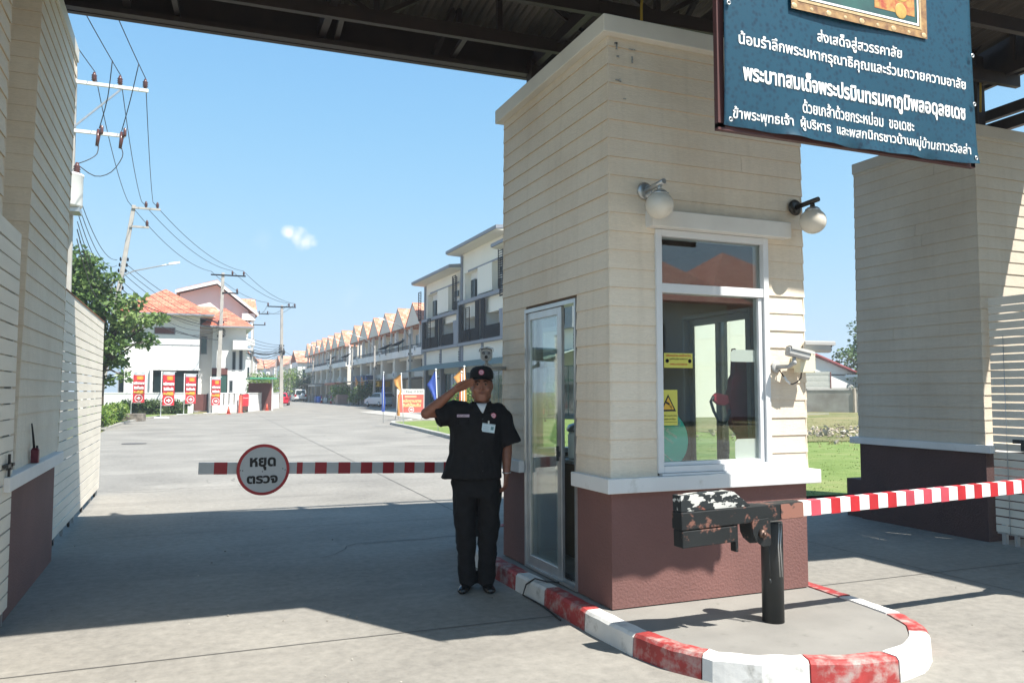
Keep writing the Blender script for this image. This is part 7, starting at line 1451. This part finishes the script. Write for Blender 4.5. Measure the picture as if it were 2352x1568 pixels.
# cap
b = MB(); prof = [(.0925, .108, 1.632), (.0945, .110, 1.65), (.094, .109, 1.675), (.087, .1, 1.70), (.072, .083, 1.72), (.045, .052, 1.733), (.012, .014, 1.737)]
b.loft([ring(hx, .006, z, rx, ry, 28) for rx, ry, z in prof]); cap_ = b.build('cap', M['cap_b'], person, local=True)
b = MB(); rows = []
for j in range(7):
    t = j/6; row = []
    for i in range(17):
        u = -1+2*i/16; a = u*1.12; r0 = .1; ext = .068*t*math.sqrt(max(0, 1-u*u*.9)); x = hx+math.sin(a)*(.092+ext*.1); y = .006-math.cos(a)*.106-ext; z = 1.638-.012*t-.016*u*u-.006*(1-t)
        row.append(Vector((x, y, z)))
    rows.append(row)
vs = [p for r_ in rows for p in r_]; b.add(vs, [(j*17+i, j*17+i+1, (j+1)*17+i+1, (j+1)*17+i) for j in range(6) for i in range(16)], smooth=True)
br_ = b.build('brim', M['cap_b'], cap_, recalc=False, local=True); md = br_.modifiers.new('t', 'SOLIDIFY'); md.thickness = .005
M['badge'] = mat('badge_pink', (.5, .1, .16), .6); M['badgew'] = mat('badge_white', (.6, .5, .55), .6)
def badge(c, r, par, tilt=0.0):
    c = Vector(c); Rm = Matrix.Rotation(tilt, 3, 'X')
    for k, (rr_, m_, off) in enumerate(((r, M['badge'], 0), (r*.72, M['badgew'], .0015), (r*.45, M['badge'], .003), (r*.2, M['badgew'], .0045))):
        q = MB(); n = 24; pts = [Vector((rr_*(1+(.09*math.cos(12*a) if k == 0 else 0))*math.cos(a), 0, rr_*(1+(.09*math.cos(12*a) if k == 0 else 0))*math.sin(a))) for a in [2*math.pi*i/48 for i in range(48)]]
        q.prism([c+Rm @ (p+Vector((0, -off, 0))) for p in pts], Rm @ Vector((0, .003, 0))); q.build('badge_ring' if k else 'badge', m_, par, local=True)
badge((hx-.002, -.104, 1.683), .021, cap_, R(-12))
badge((.126, sy(.126, 1.348)-.004, 1.348), .021, shirt)
def patch(pts, m, nm, off=.004, par=shirt):
    """flat scrap laid on the shirt front: pts in (x, z)"""
    q = MB(); n = len(pts); P3 = [Vector((x, sy(x, z)-off, z)) for x, z in pts]; q.prism(P3, (0, .003, 0)); return q.build(nm, m, par, local=True)
M['tagw'] = mat('name_tag', (.6, .5, .56), .6); M['card'] = mat('id_card', (.5, .62, .68), .35); M['purple'] = mat('tag_purple', (.12, .05, .12), .6)
yn = min(sy(-.15, 1.347), sy(-.06, 1.347))-.006
q = MB(); q.box(-.157, yn, 1.336, -.057, yn+.004, 1.36); nt_ = q.build('name_tag', M['purple'], shirt, local=True); q = MB(); q.box(-.153, yn-.0015, 1.339, -.061, yn, 1.357); q.build('name_tag_face', M['tagw'], shirt, local=True)
tx = text('SECURITY', .085, M['purple'], (0, 0, 0), Xd, Zd, 'lettering', None, bold=.01, h=.011); tx.parent = shirt; tx.location = (-.107, yn-.003, 1.348)
yc = min(sy(.05, 1.26), sy(.12, 1.26), sy(.085, 1.23))-.008; Mx = Matrix.Translation((.087, yc, 1.255)) @ Matrix.Rotation(R(8), 4, 'Y')
q = MB(); q.box(-.05, -.0015, -.033, .05, .0015, .033, M=Mx); q.build('id_card', M['card'], shirt, local=True)
q = MB(); q.box(.018, -.0025, -.012, .04, -.0015, .014, M=Mx); q.build('id_photo', mat('id_photo', (.1, .22, .25), .5), shirt, local=True); q = MB()
for k in range(3): q.box(-.04, -.0025, .008-.014*k, .005, -.0015, .011-.014*k, M=Mx)
q.box(-.048, -.0025, .026, .048, -.0015, .031, M=Mx); q.build('id_print', mat('id_print', (.25, .35, .42), .5), shirt, local=True)
q = MB(); q.box(.083, yc, 1.288, .095, yc+.006, 1.31); q.build('clip', M['alu'], shirt, local=True)
# undershirt in the open collar, collar wings, buttons, watch
def drape(quad, m, nm, off, th=.004, n=7):
    """cloth piece laid over the shirt: quad = four (x, z) corners, bilinear grid kept off the shirt surface"""
    a_, b2, c_, d_ = [Vector((x, 0, z)) for x, z in quad]; v = []
    for j in range(n+1):
        for i in range(n+1):
            p = a_.lerp(b2, i/n).lerp(d_.lerp(c_, i/n), j/n); y = sy(p.x, p.z)
            if p.z > 1.425: y = min(y, -.074+(p.z-1.425)*.9)
            v.append(Vector((p.x, y-off, p.z)))
    q = MB(); q.add(v, [(j*(n+1)+i, j*(n+1)+i+1, (j+1)*(n+1)+i+1, (j+1)*(n+1)+i) for j in range(n) for i in range(n)], smooth=True); o = q.build(nm, m, shirt, recalc=False, local=True)
    md = o.modifiers.new('t', 'SOLIDIFY'); md.thickness = th; md.offset = 0; return o
drape([(-.014, 1.442), (.082, 1.442), (.046, 1.368), (.040, 1.368)], mat('undershirt_white', (.7, .72, .74), .8), 'undershirt', .006)
drape([(-.04, 1.462), (-.010, 1.447), (.040, 1.362), (-.045, 1.392)], M['cloth_b'], 'collar', .011)
drape([(.108, 1.462), (.078, 1.447), (.046, 1.362), (.125, 1.39)], M['cloth_b'], 'collar', .011)
q = MB()
for z in (1.32, 1.24, 1.16, 1.08, 1.0, .93): q.lathe([(0, 0), (.006, 0), (.006, -.003), (0, -.003)], (.042, sy(.042, z)-.001, z), 10, axis='Y')
q.build('buttons', mat('button', (.05, .05, .055), .3), shirt, local=True)
q = MB(); q.tube([Vector((.232, -.004, .902))+Vector((.031*math.cos(a), .029*math.sin(a), .003*math.sin(a))) for a in [2*math.pi*k/20 for k in range(21)]], .005, 6); q.build('watch', M['alu'], person, local=True)

for (x0, x1) in ((-.155, -.06), (.075, .17)): drape([(x0, 1.318), (x1, 1.318), (x1-.004, 1.275), (x0+.004, 1.275)], M['cloth_b'], 'pocket_flap', .005, th=.003); 
drape([(.03, 1.36), (.048, 1.36), (.05, .88), (.032, .88)], M['cloth_b'], 'button_placket', .003, th=.003, n=12)
for s in (-1, 1):
    q = MB(); q.bar((s*.10, .0, 1.442), (s*.185, .0, 1.428), .045, .008, up=(0, 0, 1)); q.build('epaulette', M['cloth_b'], shirt, local=True, bevel=.002)
# ---------------------------------------------------------------- faint summer haze
hm = bpy.data.materials.new('air'); hm.use_nodes = True; ht = hm.node_tree; ht.nodes.clear(); ho = ht.nodes.new("ShaderNodeOutputMaterial"); hv = ht.nodes.new("ShaderNodeVolumePrincipled")
hv.inputs["Color"].default_value = (.86, .93, 1, 1); hv.inputs["Density"].default_value = .0011; hv.inputs["Anisotropy"].default_value = .2; ht.links.new(hv.outputs[0], ho.inputs["Volume"])
hb = MB(); hb.box(-150, -120, -1.03, 200, 420, 16); tag(hb.build('haze', hm), 'faint pale haze in the air over the far end of the road', 'haze', kind='stuff')
